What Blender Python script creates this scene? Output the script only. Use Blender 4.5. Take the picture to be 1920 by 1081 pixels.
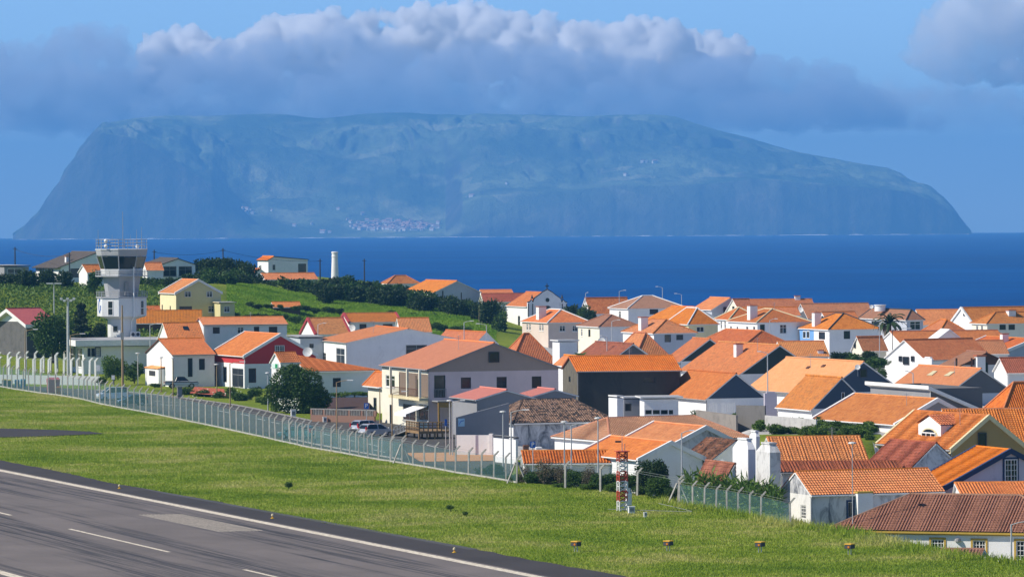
import bpy, bmesh, math, random
import numpy as np
from mathutils import Vector, Matrix, noise as mnoise

for o in list(bpy.data.objects):
    bpy.data.objects.remove(o)
SC = bpy.context.scene
COL = SC.collection
random.seed(7)
R_ = math.radians

# ------------------------------------------------------------------ camera
F = 9134.0                  # focal length in photograph pixels (1920 wide)
HC = 25.5                   # camera height above the runway
PITCH = math.atan((540.5 - 404.5) / F)
ROLL = 0.0058
SEA = -34.5                 # sea level below the runway
ERAD = 7.4e6                # earth radius with refraction
_h = Vector((1, 0, 0)); _u = Vector((0, math.sin(PITCH), math.cos(PITCH))); _f = Vector((0, math.cos(PITCH), -math.sin(PITCH)))
CX = _h * math.cos(ROLL) - _u * math.sin(ROLL)
CY = _h * math.sin(ROLL) + _u * math.cos(ROLL)
cam = bpy.data.cameras.new('camera'); cam.sensor_width = 36.0; cam.lens = F / 1920 * 36.0
cam.clip_start = 1.0; cam.clip_end = 150000.0
camo = bpy.data.objects.new('camera', cam); COL.objects.link(camo)
m = Matrix.Identity(4)
for i in range(3):
    m[i][0] = CX[i]; m[i][1] = CY[i]; m[i][2] = -_f[i]
m.translation = Vector((0, 0, HC))
camo.matrix_world = m
SC.camera = camo

# ------------------------------------------------------------------ sky and sun
SUN_AZ = Vector((-0.98, -0.20, 0)).normalized(); SUN_EL = R_(41)
w = bpy.data.worlds.new('World'); SC.world = w; w.use_nodes = True
nt = w.node_tree; nt.nodes.clear()
sky = nt.nodes.new('ShaderNodeTexSky'); sky.sky_type = 'NISHITA'; sky.sun_disc = False
sky.sun_elevation = SUN_EL; sky.sun_rotation = math.atan2(SUN_AZ.x, SUN_AZ.y)
sky.altitude = 0; sky.air_density = 0.5; sky.dust_density = 0.0; sky.ozone_density = 6.0
bg = nt.nodes.new('ShaderNodeBackground'); bg.inputs[1].default_value = 0.125
wo = nt.nodes.new('ShaderNodeOutputWorld')
nt.links.new(sky.outputs[0], bg.inputs[0]); nt.links.new(bg.outputs[0], wo.inputs[0])
sun = bpy.data.lights.new('sun', 'SUN'); sun.energy = 4.5; sun.angle = R_(0.53); sun.color = (1.0, 0.93, 0.82)
suno = bpy.data.objects.new('sun', sun); COL.objects.link(suno)
_to = Vector((SUN_AZ.x * math.cos(SUN_EL), SUN_AZ.y * math.cos(SUN_EL), math.sin(SUN_EL)))
suno.rotation_euler = _to.to_track_quat('Z', 'Y').to_euler(); suno.location = (-200, 300, 300)

vs = SC.view_settings
vs.view_transform = 'Standard'; vs.look = 'None'; vs.exposure = 0.42; vs.gamma = 1.0; vs.use_curve_mapping = False
cy = SC.cycles
cy.use_denoising = True
cy.max_bounces = 24; cy.diffuse_bounces = 3; cy.glossy_bounces = 2; cy.transmission_bounces = 2; cy.volume_bounces = 24; cy.transparent_max_bounces = 16
cy.use_adaptive_sampling = True; cy.adaptive_threshold = 0.015
cy.caustics_reflective = False; cy.caustics_refractive = False

# ------------------------------------------------------------------ helpers
def ray(px, py):
    return _f + CX * ((px - 960) / F) - CY * ((py - 540.5) / F)
def P(px, py, d):
    """world point seen at photo pixel (px, py) at distance d along +Y"""
    r = ray(px, py); return Vector((0, 0, HC)) + r * (d / r.y)
def G(px, py, z=0.0):
    """world point seen at the pixel on the level z"""
    r = ray(px, py); return Vector((0, 0, HC)) + r * ((z - HC) / r.z)
def proj(v):
    q = Vector(v) - Vector((0, 0, HC)); dz = q.dot(_f)
    return 960 + F * q.dot(CX) / dz, 540.5 - F * q.dot(CY) / dz

class NT:
    """tiny node helper"""
    def __init__(s, name):
        s.m = bpy.data.materials.new(name); s.m.use_nodes = True; s.t = s.m.node_tree
        s.b = s.t.nodes['Principled BSDF']; s.o = s.t.nodes['Material Output']
    def n(s, kind, **kw):
        x = s.t.nodes.new('ShaderNode' + kind)
        for k, v in kw.items(): setattr(x, k, v)
        return x
    def l(s, a, b): s.t.links.new(a, b)
    def coords(s, scale=(1, 1, 1), kind='Object'):
        tc = s.n('TexCoord'); mp = s.n('Mapping'); mp.inputs['Scale'].default_value = scale
        s.l(tc.outputs[kind], mp.inputs[0]); return mp.outputs[0]
    def noise(s, vec, scale, detail=4, rough=0.55, dist=0.0):
        x = s.n('TexNoise'); x.inputs['Scale'].default_value = scale; x.inputs['Detail'].default_value = detail
        x.inputs['Roughness'].default_value = rough; x.inputs['Distortion'].default_value = dist
        if vec is not None: s.l(vec, x.inputs['Vector'])
        return x.outputs['Fac']
    def ramp(s, fac, stops):
        x = s.n('ValToRGB'); e = x.color_ramp.elements
        while len(e) > 1: e.remove(e[0])
        e[0].position = stops[0][0]; e[0].color = (*stops[0][1], 1)
        for p, c in stops[1:]:
            q = e.new(p); q.color = (*c, 1)
        s.l(fac, x.inputs[0]); return x.outputs[0]
    def mix(s, fac, a, b, mode='MIX'):
        x = s.n('Mix', data_type='RGBA', blend_type=mode)
        if hasattr(fac, 'links'): s.l(fac, x.inputs[0])
        else: x.inputs[0].default_value = fac
        for i, v in ((6, a), (7, b)):
            if hasattr(v, 'links'): s.l(v, x.inputs[i])
            else: x.inputs[i].default_value = (*v, 1)
        return x.outputs[2]
    def bump(s, h, strength=0.3, dist=0.05):
        x = s.n('Bump'); x.inputs['Strength'].default_value = strength; x.inputs['Distance'].default_value = dist
        s.l(h, x.inputs['Height']); s.l(x.outputs[0], s.b.inputs['Normal'])
    def math(s, op, a, b=None, c=None):
        x = s.n('Math', operation=op)
        for i, v in enumerate((a, b, c)):
            if v is None: continue
            if hasattr(v, 'links'): s.l(v, x.inputs[i])
            else: x.inputs[i].default_value = v
        return x.outputs[0]
    def base(s, c):
        if hasattr(c, 'links'): s.l(c, s.b.inputs['Base Color'])
        else: s.b.inputs['Base Color'].default_value = (*c, 1)
    def set(s, rough=0.8, spec=0.3, metal=0.0):
        s.b.inputs['Roughness'].default_value = rough; s.b.inputs['Specular IOR Level'].default_value = spec
        s.b.inputs['Metallic'].default_value = metal; return s

def tag(o, label=None, cat=None, group=None, kind=None):
    if label: o['label'] = label
    if cat: o['category'] = cat
    if group: o['group'] = group
    if kind: o['kind'] = kind
    return o
def link(o, parent=None):
    COL.objects.link(o)
    if parent is not None: o.parent = parent
    return o
def empty(name, loc=(0, 0, 0), rz=0.0):
    o = bpy.data.objects.new(name, None); o.location = loc; o.rotation_euler = (0, 0, rz); o.empty_display_size = 0.5
    return link(o)
def mesh_np(name, V, Fq, mat, parent=None, smooth=False):
    """V (n,3) array, Fq (m,3|4) int array"""
    V = np.asarray(V, dtype=np.float32); Fq = np.asarray(Fq, dtype=np.int32); k = Fq.shape[1]
    me = bpy.data.meshes.new(name)
    me.vertices.add(len(V)); me.vertices.foreach_set('co', V.ravel())
    me.loops.add(Fq.size); me.loops.foreach_set('vertex_index', Fq.ravel())
    me.polygons.add(len(Fq)); me.polygons.foreach_set('loop_start', np.arange(0, Fq.size, k, dtype=np.int32))
    me.polygons.foreach_set('loop_total', np.full(len(Fq), k, dtype=np.int32))
    if smooth: me.polygons.foreach_set('use_smooth', np.ones(len(Fq), dtype=bool))
    me.update(calc_edges=True); me.validate()
    if mat: me.materials.append(mat)
    return link(bpy.data.objects.new(name, me), parent)

class MB:
    """collects polygons into one mesh"""
    def __init__(s): s.v = []; s.f = []
    def poly(s, pts):
        n = len(s.v); s.v += [tuple(p) for p in pts]; s.f.append(tuple(range(n, n + len(pts)))); return s
    def prism(s, bot, top):
        """closed solid between two loops with the same count"""
        n = len(s.v); k = len(bot); s.v += [tuple(p) for p in bot] + [tuple(p) for p in top]
        s.f.append(tuple(range(n + k - 1, n - 1, -1))); s.f.append(tuple(range(n + k, n + 2 * k)))
        for i in range(k):
            j = (i + 1) % k; s.f.append((n + i, n + j, n + k + j, n + k + i))
        return s
    def box(s, x0, x1, y0, y1, z0, z1):
        return s.prism([(x0, y0, z0), (x1, y0, z0), (x1, y1, z0), (x0, y1, z0)], [(x0, y0, z1), (x1, y0, z1), (x1, y1, z1), (x0, y1, z1)])
    def tube(s, pts, radii, k=8):
        pts = [Vector(p) for p in pts]
        if not hasattr(radii, '__len__'): radii = [radii] * len(pts)
        n = len(s.v)
        for i, p in enumerate(pts):
            t = (pts[min(i + 1, len(pts) - 1)] - pts[max(i - 1, 0)]).normalized()
            a = t.orthogonal().normalized() if abs(t.z) < 0.99 else Vector((1, 0, 0)); b = t.cross(a)
            if abs(t.z) < 0.99:
                a = Vector((0, 0, 1)).cross(t).normalized(); b = t.cross(a)
            for j in range(k):
                q = p + (a * math.cos(2 * math.pi * j / k) + b * math.sin(2 * math.pi * j / k)) * radii[i]; s.v.append(tuple(q))
        for i in range(len(pts) - 1):
            for j in range(k):
                jj = (j + 1) % k; s.f.append((n + i * k + j, n + i * k + jj, n + (i + 1) * k + jj, n + (i + 1) * k + j))
        s.f.append(tuple(n + j for j in range(k - 1, -1, -1))); e = n + (len(pts) - 1) * k; s.f.append(tuple(e + j for j in range(k)))
        return s
    def lathe(s, prof, k=16, c=(0, 0)):
        n = len(s.v)
        for r, z in prof:
            for j in range(k):
                a = 2 * math.pi * j / k; s.v.append((c[0] + r * math.cos(a), c[1] + r * math.sin(a), z))
        for i in range(len(prof) - 1):
            for j in range(k):
                jj = (j + 1) % k; s.f.append((n + i * k + j, n + i * k + jj, n + (i + 1) * k + jj, n + (i + 1) * k + j))
        s.f.append(tuple(n + j for j in range(k - 1, -1, -1))); e = n + (len(prof) - 1) * k; s.f.append(tuple(e + j for j in range(k)))
        return s
    def build(s, name, mat, parent=None, smooth=False, bevel=0.0):
        me = bpy.data.meshes.new(name); me.from_pydata(s.v, [], s.f)
        if smooth: me.polygons.foreach_set('use_smooth', [True] * len(me.polygons))
        me.materials.append(mat); me.update()
        o = link(bpy.data.objects.new(name, me), parent)
        if bevel:
            b = o.modifiers.new('bevel', 'BEVEL'); b.width = bevel; b.segments = 2; b.limit_method = 'ANGLE'
        return o
def copy_tree(o, parent=None):
    c = o.copy(); COL.objects.link(c); c.parent = parent
    for ch in list(o.children): copy_tree(ch, c)
    return c
def fbm(x, y, oct=4, seed=0.0, ridged=False):
    """cheap numpy value noise, x and y arrays"""
    out = np.zeros_like(x, dtype=float); amp = 1.0; tot = 0
    for k in range(oct):
        xi = np.floor(x); yi = np.floor(y); fx = x - xi; fy = y - yi
        fx = fx * fx * (3 - 2 * fx); fy = fy * fy * (3 - 2 * fy)
        def hsh(a, b):
            q = np.sin(a * 127.1 + b * 311.7 + seed * 17.3 + k * 7.7) * 43758.5453; return q - np.floor(q)
        v = (hsh(xi, yi) * (1 - fx) + hsh(xi + 1, yi) * fx) * (1 - fy) + (hsh(xi, yi + 1) * (1 - fx) + hsh(xi + 1, yi + 1) * fx) * fy
        if ridged: v = 1 - np.abs(2 * v - 1)
        out += v * amp; tot += amp; amp *= 0.5; x = x * 2.03; y = y * 2.03
    return out / tot
# ------------------------------------------------------------------ sea: a cap of the round earth, to just past its horizon
def sea_material():
    n = NT('sea_water'); c = n.coords()
    a = n.noise(c, 0.0022, 6, 0.6); b = n.noise(n.coords((0.02, 0.06, 0.02)), 1.0, 5, 0.6)
    f = n.math('MULTIPLY_ADD', a, 0.6, n.math('MULTIPLY', b, 0.4))
    n.base(n.ramp(f, [(0.38, (0.000, 0.032, 0.155)), (0.62, (0.000, 0.062, 0.25))]))
    n.set(0.6, 0.01)
    n.bump(n.noise(n.coords((0.05, 0.12, 0.05)), 1.0, 4, 0.6), 0.6, 3.0)
    return n.m
rs = np.concatenate([np.linspace(900, 6000, 24), np.linspace(6500, 33000, 60)])
th = np.radians(np.linspace(-42, 42, 90))
RR, TT = np.meshgrid(rs, th, indexing='ij')
V = np.stack([RR * np.sin(TT), RR * np.cos(TT), SEA - RR ** 2 / (2 * ERAD)], -1).reshape(-1, 3)
nr, nth = RR.shape
ii, jj = np.meshgrid(np.arange(nr - 1), np.arange(nth - 1), indexing='ij'); q0 = (ii * nth + jj).ravel()
sea = mesh_np('sea', V, np.stack([q0, q0 + 1, q0 + nth + 1, q0 + nth], -1), sea_material(), smooth=True); tag(sea, kind='structure')

# ------------------------------------------------------------------ the far island
ID = 20500.0                              # its near shore
def sea_z(y): return SEA - y * y / (2 * ERAD)
sil = np.array([(25, 445), (48, 428), (62, 412), (76, 398), (88, 378), (108, 352), (122, 318), (140, 296), (158, 280), (174, 256), (192, 237), (215, 229), (300, 222), (450, 219), (600, 217), (760, 216),
    (900, 214), (1020, 215), (1120, 217), (1200, 219), (1265, 222), (1300, 231), (1345, 245), (1400, 258), (1450, 272), (1500, 286), (1560, 297), (1620, 307), (1665, 314), (1690, 324),
    (1706, 337), (1722, 344), (1745, 353), (1770, 368), (1788, 388), (1800, 405), (1812, 422), (1822, 437)], float)
clf = np.array([(25, 445), (70, 405), (110, 352), (140, 296), (192, 245), (260, 258), (330, 300), (400, 345), (430, 385), (470, 420), (520, 431), (600, 434), (700, 434), (800, 433), (835, 430), (850, 408), (868, 384), (900, 370), (960, 362), (1060, 358), (1120, 350), (1150, 345),
    (1300, 346), (1360, 340), (1410, 332), (1480, 338), (1560, 345), (1640, 350), (1700, 358), (1740, 372), (1790, 400), (1822, 437)], float)
nx, ny = 620, 120
def smooth_np(a, b, x):
    q = np.clip((x - a) / (b - a), 0, 1); return q * q * (3 - 2 * q)
px = np.linspace(25, 1822, nx); t = np.concatenate([np.linspace(0, 0.12, 36), np.linspace(0.13, 1.0, 64), np.linspace(1.03, 1.7, 20)])
yl = 441.5 + (960 - px) * ROLL
ridge_px = np.interp(px, sil[:, 0], sil[:, 1]) + np.interp(px, [25, 190, 260, 1240, 1300, 1822], [1.5, 2, 12, 12, 3, 2]) * (fbm(px / 150, px * 0 + 2, 4, 3) - 0.5) * 2; cl_px = np.maximum(np.interp(px, clf[:, 0], clf[:, 1]), ridge_px + 1)
DEP = 2600.0
PX, T = np.meshgrid(px, t, indexing='ij')
edge = np.clip(np.minimum(px - 25, 1822 - px) / 350, 0, 1) ** 0.5
dep = DEP * (0.25 + 0.75 * edge)
Yw = ID + 500 * (1 - edge)[:, None] + dep[:, None] * T + 60 * (fbm(PX / 45, T * 0 + 3, 3) - 0.5) * np.clip(1 - T, 0, 1)
zc = np.array([P(a, b, ID + 150).z for a, b in zip(px, cl_px)]) - sea_z(ID)
zr = np.array([P(a, b, y).z for a, b, y in zip(px, ridge_px, ID + 500 * (1 - edge) + dep)]) - sea_z(ID)
zc = np.clip(zc, 2, None); zr = np.maximum(zr, zc + 2)
s1 = np.clip(T / 0.09, 0, 1) ** 0.75; s2 = np.clip((T - 0.09) / 0.91, 0, 1)
s2 = 0.35 * s2 + 0.65 * (s2 * s2 * (3 - 2 * s2))
Zw = zc[:, None] * s1 + (zr - zc)[:, None] * s2
amp = smooth_np(0.05, 0.30, T) * np.clip((1.0 - T) * 5, 0, 1)
Xw = (PX - 960) / F * Yw
gul = fbm(Xw / 420 + 2.2 * T * 3 + 3 * fbm(PX / 90, T * 4, 3, 5), T * 5.5, 6, 2, True)
Zw = Zw * (1 - 0.27 * amp * (gul - 0.5)) + amp * 46 * (fbm(PX / 60, T * 10, 5, 9) - 0.5)
for cxp, ctt, crr, chh in ((860, 0.62, 130, 60), (560, 0.55, 120, 55), (1020, 0.55, 150, 45), (330, 0.5, 130, 40)):      # old cones and gullies below the cloud
    Zw += chh * np.exp(-((PX - cxp) / crr) ** 2 - ((T - ctt) / 0.13) ** 2)
Zw = np.where(T > 1.0, Zw * np.clip((1.7 - T) / 0.7, 0, 1), Zw)
Zw = np.clip(Zw, -6, None); Zw[:, 0] = -8; Zw[:, -1] = -8
V = np.stack([Xw, Yw, Zw + sea_z(ID)], -1).reshape(-1, 3)
nt_ = len(t); ii, jj = np.meshgrid(np.arange(nx - 1), np.arange(nt_ - 1), indexing='ij'); q0 = (ii * nt_ + jj).ravel()
def island_material():
    n = NT('island_ground'); c = n.coords()
    g = n.n('NewGeometry'); sx = n.n('SeparateXYZ'); n.l(g.outputs['Normal'], sx.inputs[0])
    fld = n.n('TexVoronoi'); fld.inputs['Scale'].default_value = 0.006; n.l(c, fld.inputs['Vector'])
    sepc = n.n('SeparateColor'); n.l(fld.outputs['Color'], sepc.inputs[0])
    grass = n.ramp(sepc.outputs[0], [(0.0, (0.13, 0.18, 0.09)), (0.5, (0.22, 0.29, 0.14)), (1.0, (0.36, 0.39, 0.22))])
    grass = n.mix(n.ramp(n.noise(c, 0.0014, 5, 0.6), [(0.42, (0, 0, 0)), (0.58, (1, 1, 1))]), (0.07, 0.11, 0.05), grass)
    rock = n.ramp(n.noise(n.coords((0.004, 0.004, 0.003)), 1.0, 7, 0.7, 0.8), [(0.35, (0.05, 0.06, 0.05)), (0.52, (0.085, 0.095, 0.075)), (0.75, (0.20, 0.18, 0.14))])
    st = n.ramp(sx.outputs['Z'], [(0.72, (0, 0, 0)), (0.90, (1, 1, 1))])
    n.base(n.mix(st, rock, grass)); n.set(0.95, 0.1)
    n.bump(n.noise(n.coords((1, 1, 0.8)), 0.007, 8, 0.66), 0.8, 60)
    return n.m
island = mesh_np('island', V, np.stack([q0, q0 + nt_, q0 + nt_ + 1, q0 + 1], -1), island_material(), smooth=True); tag(island, kind='structure')

# surf at the foot of the cliffs
sx_ = np.arange(2, nx - 2); fo_h = 2.6 * np.clip(fbm(px[sx_] / 22, px[sx_] * 0 + 1, 4, 8) * 2.2 - 0.75, 0.0, 1.2)
Vf = []; Ff = []
for k, i in enumerate(sx_):
    x_, y_ = Xw[i, 0], Yw[i, 0] - 14; z_ = sea_z(y_)
    Vf += [(x_, y_ - 10, z_ - 1.0), (x_, y_, z_ + fo_h[k]), (x_, y_ + 12, z_ - 1.0)]
    if k: b = 3 * k; Ff += [(b - 3, b, b + 1, b - 2), (b - 2, b + 1, b + 2, b - 1)]
n_ = NT('surf_foam'); n_.base((0.78, 0.80, 0.82)); n_.set(0.9, 0.1)
surf = mesh_np('surf', Vf, Ff, n_.m, smooth=True); tag(surf, 'thin white line of surf along the foot of the island', 'surf', kind='stuff')

# ------------------------------------------------------------------ haze and clouds
def volume_material(name, color, density, aniso=0.0):
    mt = bpy.data.materials.new(name); mt.use_nodes = True; t_ = mt.node_tree; t_.nodes.clear()
    pv = t_.nodes.new('ShaderNodeVolumePrincipled'); pv.inputs['Color'].default_value = (*color, 1); pv.inputs['Density'].default_value = density; pv.inputs['Anisotropy'].default_value = aniso
    oo = t_.nodes.new('ShaderNodeOutputMaterial'); t_.links.new(pv.outputs[0], oo.inputs['Volume']); return mt
HZ_TOP = 548.0
hz = MB().box(-24000, 24000, -60, 33600, SEA - 33500 ** 2 / (2 * ERAD) - 60, HZ_TOP).build('haze', volume_material('haze_air', (0.14, 0.43, 0.80), 7.2e-5, 0.0)); tag(hz, kind='stuff')

def ico(n):
    b = bmesh.new(); bmesh.ops.create_icosphere(b, subdivisions=n, radius=1.0); b.verts.ensure_lookup_table()
    r = (np.array([v.co[:] for v in b.verts]), np.array([[v.index for v in f.verts] for f in b.faces])); b.free(); return r
ICO1, ICO2, ICO3 = ico(1), ico(2), ico(3)
def cloud(name, label, puffs, density, vox, disp, color=(1, 1, 1), seed=1, aniso=0.2, cell=130):
    """closed cloud body: a union of puffs (px, py, dist, radius px, squash), voxel-joined and roughened"""
    rnd = random.Random(seed); VV = []; FF = []; cnt = 0
    def ball(p, sx, sy, sz, T_):
        nonlocal cnt
        VV.append(T_[0] * np.array([sx, sy, sz]) + np.array(p)); FF.append(T_[1] + cnt); cnt += len(T_[0])
    for (a, b, d, r, sq) in puffs:
        p = P(a, b, d); rad = r / F * d
        p.z = max(p.z, HZ_TOP + 15 + disp * 1.2 + rad * sq)
        ball(p, rad, rad * 0.8, rad * sq, ICO3)
        for _ in range(7):      # smaller turrets on its upper half
            th_ = rnd.uniform(0, 6.28); el = rnd.uniform(0.0, 1.3); r2 = rad * rnd.uniform(0.22, 0.42)
            q = p + Vector((math.cos(th_) * math.cos(el) * rad, math.sin(th_) * math.cos(el) * rad * 0.8, math.sin(el) * rad * sq))
            ball(q, r2, r2, r2, ICO2)
    o = mesh_np(name, np.concatenate(VV), np.concatenate(FF), volume_material(name + '_vapour', color, density, aniso))
    rm = o.modifiers.new('union', 'REMESH'); rm.mode = 'VOXEL'; rm.voxel_size = vox
    for sc_, am in ((cell * 1.6, disp), (cell * 0.6, disp * 0.6), (cell * 0.25, disp * 0.3)):
        tx = bpy.data.textures.new(name, 'CLOUDS'); tx.noise_scale = sc_; tx.noise_depth = 4; tx.cloud_type = 'GRAYSCALE'
        dm = o.modifiers.new('billow', 'DISPLACE'); dm.texture = tx; dm.texture_coords = 'GLOBAL'; dm.strength = am * 2; dm.mid_level = 0.5
    tag(o, label, 'cloud'); return o
def line_puffs(pts, n, d0, d1, r0, r1, sq=(0.65, 1.0), jy=8, seed=0):
    rnd = random.Random(seed); xs = [p[0] for p in pts]; ys = [p[1] for p in pts]; out = []
    for i in range(n):
        x = xs[0] + (xs[-1] - xs[0]) * (i + rnd.uniform(0, 1)) / n
        y = float(np.interp(x, xs, ys)) + rnd.uniform(-jy, jy); r = r0 + (r1 - r0) * rnd.random() ** 1.6
        out.append((x, y + r * 0.6, rnd.uniform(d0, d1), r, rnd.uniform(*sq)))
    return out
wp = line_puffs([(270, 88), (330, 70), (400, 80), (500, 50), (600, 36), (660, 22), (700, 25), (800, 16), (870, 16), (960, 34), (1040, 32), (1110, 56), (1160, 42), (1250, 62), (1330, 74), (1395, 92)], 46, 39000, 40500, 20, 46, jy=6, seed=3)
wp += line_puffs([(270, 112), (700, 80), (1000, 84), (1380, 120)], 26, 39000, 40500, 30, 55, jy=8, seed=5)
wp += line_puffs([(300, 105), (420, 92), (700, 55), (900, 60), (1100, 82), (1370, 112)], 40, 39000, 40500, 26, 48, jy=8, seed=6)
white = cloud('cumulus_cloud', 'bright white cumulus bank behind the grey cloud above the island', wp, 0.016, 20, 66, seed=3)
gp = line_puffs([(-40, 96), (60, 100), (120, 72), (170, 52), (215, 88), (250, 102), (340, 108), (420, 108), (470, 88), (545, 66), (600, 84), (650, 64), (720, 90), (780, 104), (850, 96), (940, 96), (1010, 92), (1090, 104), (1150, 100), (1200, 120), (1290, 128), (1380, 112), (1430, 118), (1490, 116), (1560, 126), (1610, 150)], 70, 36000, 37500, 22, 52, jy=7, seed=11)
gp += line_puffs([(-60, 140), (400, 135), (1000, 135), (1620, 175)], 56, 36000, 37500, 40, 66, jy=10, seed=12)
gp += line_puffs([(-60, 190), (300, 190), (1000, 190), (1650, 200)], 56, 36000, 37500, 36, 56, sq=(0.5, 0.7), jy=12, seed=13)
gp += line_puffs([(-60, 205), (400, 222), (1200, 225), (1500, 235), (1760, 240)], 54, 36200, 37500, 30, 50, sq=(0.35, 0.55), jy=8, seed=14)
grey = cloud('shade_grey_cloud', 'long cloud tinted blue grey for shade, lying on the top of the island', gp, 0.0034, 26, 70, color=(0.76, 0.83, 0.93), seed=4)  # the cloud's shade is set in its blue grey vapour colour
vp = line_puffs([(-120, 190), (300, 205), (900, 205), (1400, 205), (2050, 200)], 60, 37600, 38600, 50, 80, sq=(0.4, 0.6), jy=22, seed=41)
cloud('cloud_veil', 'thin blue grey veil of cloud spreading low behind the island summit', vp, 0.0007, 40, 80, color=(0.86, 0.91, 1.0), seed=9)
rp = [(1735, 110, 38000, 40, .8), (1770, 128, 38000, 42, .6), (1820, 140, 38000, 44, .5), (1880, 140, 38000, 50, .5), (1940, 130, 38000, 60, .6), (1720, 80, 38000, 26, .9), (1790, 70, 38000, 62, .9), (1830, 30, 38000, 70, .9), (1890, 50, 38000, 80, .9), (1760, 95, 38000, 45, .8), (1900, 90, 38000, 60, .7), (1840, 110, 38000, 45, .6), (1960, 40, 38000, 90, .9), (1745, 60, 38000, 34, .9)]
cloud('cumulus_cloud', 'round pale cumulus cloud cut off by the right edge of the sky', rp, 0.005, 24, 80, seed=5)
sp = line_puffs([(1640, 176), (1700, 170), (1800, 165), (1850, 175), (1980, 180)], 18, 37500, 38500, 18, 40, jy=10, seed=15)
cloud('cloud_wisp', 'low ragged wisps of cloud under the round cumulus on the right', sp, 0.0016, 26, 40, seed=6)
# ------------------------------------------------------------------ ground
def smooth(a, b, x):
    t_ = np.clip((x - a) / (b - a), 0, 1); return t_ * t_ * (3 - 2 * t_)
fence_px = [(-30, 721), (3, 725), (23, 729), (50, 733), (76, 737), (103, 740), (129, 744), (156, 749), (183, 756), (212, 762), (240, 767), (268, 772), (298, 778), (350, 789), (400, 799), (454, 811), (501, 821), (520, 826), (555, 833), (574, 838), (635, 848), (698, 860), (746, 867), (807, 877),
    (854, 886), (901, 893), (949, 901), (974, 906), (1060, 914), (1126, 920), (1195, 928), (1272, 943), (1299, 948), (1321, 951), (1343, 954), (1363, 957), (1384, 961), (1406, 965), (1427, 969), (1482, 983)]
berm_px = fence_px + [(1560, 993), (1640, 1010), (1700, 1025), (1800, 1045), (1950, 1056), (2100, 1065)]
FL = np.array([G(a, b)[:2] for a, b in berm_px])
def dist_beyond(x, y):
    """how far a point lies behind the fence line, negative on the airfield side"""
    best = np.full(np.shape(x), 1e9); sg = np.zeros(np.shape(x))
    for (x0, y0), (x1, y1) in zip(FL[:-1], FL[1:]):
        dx, dy = x1 - x0, y1 - y0; L2 = dx * dx + dy * dy
        t_ = np.clip(((x - x0) * dx + (y - y0) * dy) / L2, 0, 1); ex = x - (x0 + t_ * dx); ey = y - (y0 + t_ * dy); d_ = np.hypot(ex, ey)
        m_ = d_ < best; best = np.where(m_, d_, best); sg = np.where(m_, np.sign(dx * (y - y0) - dy * (x - x0)), sg)
    return best * sg
def ground_z(x, y):
    x = np.asarray(x, float); y = np.asarray(y, float)
    pxx = 960 + F * x / np.maximum(y, 50)
    Hh = np.interp(pxx, [0, 400, 600, 850, 1000, 1200, 1900], [12.4, 12.2, 11.0, 7.6, 4.0, -1.0, -3.0])
    y1 = np.interp(pxx, [0, 400, 600, 900, 1200], [965, 985, 1080, 1040, 1060])
    hill = Hh * smooth(0, 1, (y - 805) / (y1 - 805))
    drop = -3.2 * smooth(1.0, 12.0, dist_beyond(x, y)) * smooth(960, 1250, pxx) * (1 - smooth(760, 1000, y))
    y0 = np.interp(pxx, [1340, 1400, 1420, 1640, 1700], [512, 506, 492, 492, 515])
    terrace = 4.7 * smooth(0, 1, (y - y0) / 22.0) * smooth(1340, 1390, pxx) * (1 - smooth(600, 780, y))
    z = hill + drop + terrace
    fall = smooth(1180, 1750, y)
    z = z * (1 - fall) + (SEA - 14) * fall
    sides = smooth(2600, 3400, np.abs(x)); return z * (1 - sides) + (SEA - 14) * sides
def gz(x, y): return float(ground_z(np.array([x]), np.array([y]))[0])

def grass_material():
    n = NT('meadow_grass'); c = n.coords()
    big = n.noise(c, 0.035, 4, 0.6); mid = n.noise(c, 0.35, 5, 0.65); fine = n.noise(c, 3.5, 4, 0.7)
    f = n.math('MULTIPLY_ADD', big, 0.45, n.math('MULTIPLY_ADD', mid, 0.35, n.math('MULTIPLY', fine, 0.25)))
    n.base(n.ramp(f, [(0.36, (0.085, 0.130, 0.012)), (0.50, (0.15, 0.205, 0.018)), (0.60, (0.21, 0.25, 0.026)), (0.74, (0.32, 0.30, 0.08))]))
    n.set(0.95, 0.1); n.bump(n.math('ADD', mid, fine), 0.8, 0.25); return n.m
M_GRASS = grass_material()
def earth_material():
    n = NT('town_ground'); c = n.coords()
    n.base(n.ramp(n.noise(c, 0.12, 5, 0.6), [(0.3, (0.035, 0.06, 0.012)), (0.5, (0.075, 0.11, 0.018)), (0.7, (0.12, 0.11, 0.06))]))
    n.set(0.95, 0.1); n.bump(n.noise(c, 1.2, 5, 0.7), 0.8, 0.3); return n.m
# one sheet: dense near the airfield, coarse far out
ys = np.concatenate([np.linspace(-60, 300, 8), np.linspace(320, 520, 70), np.linspace(525, 1200, 90), np.linspace(1230, 1800, 20)])
us = np.concatenate([np.linspace(-3400, -180, 14), np.linspace(-160, 160, 140), np.linspace(180, 3400, 14)])
UU, YY = np.meshgrid(us, ys, indexing='ij')
XX = np.where(np.abs(UU) <= 160, UU * (0.45 + 0.55 * np.clip(YY / 1000, 0, 2)), UU)
XX = np.where(np.abs(UU) > 160, np.sign(UU) * np.maximum(np.abs(UU), np.abs(160 * (0.45 + 0.55 * np.clip(YY / 1000, 0, 2))) + (np.abs(UU) - 160)), XX)
ZZ = ground_z(XX, YY) + np.where(dist_beyond(XX, YY) > 0, 0.25, 0.10) * (fbm(XX / 6, YY / 9, 3, 4) - 0.5)
ny_ = len(ys); ii, jj = np.meshgrid(np.arange(len(us) - 1), np.arange(ny_ - 1), indexing='ij'); q0 = (ii * ny_ + jj).ravel()
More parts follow.
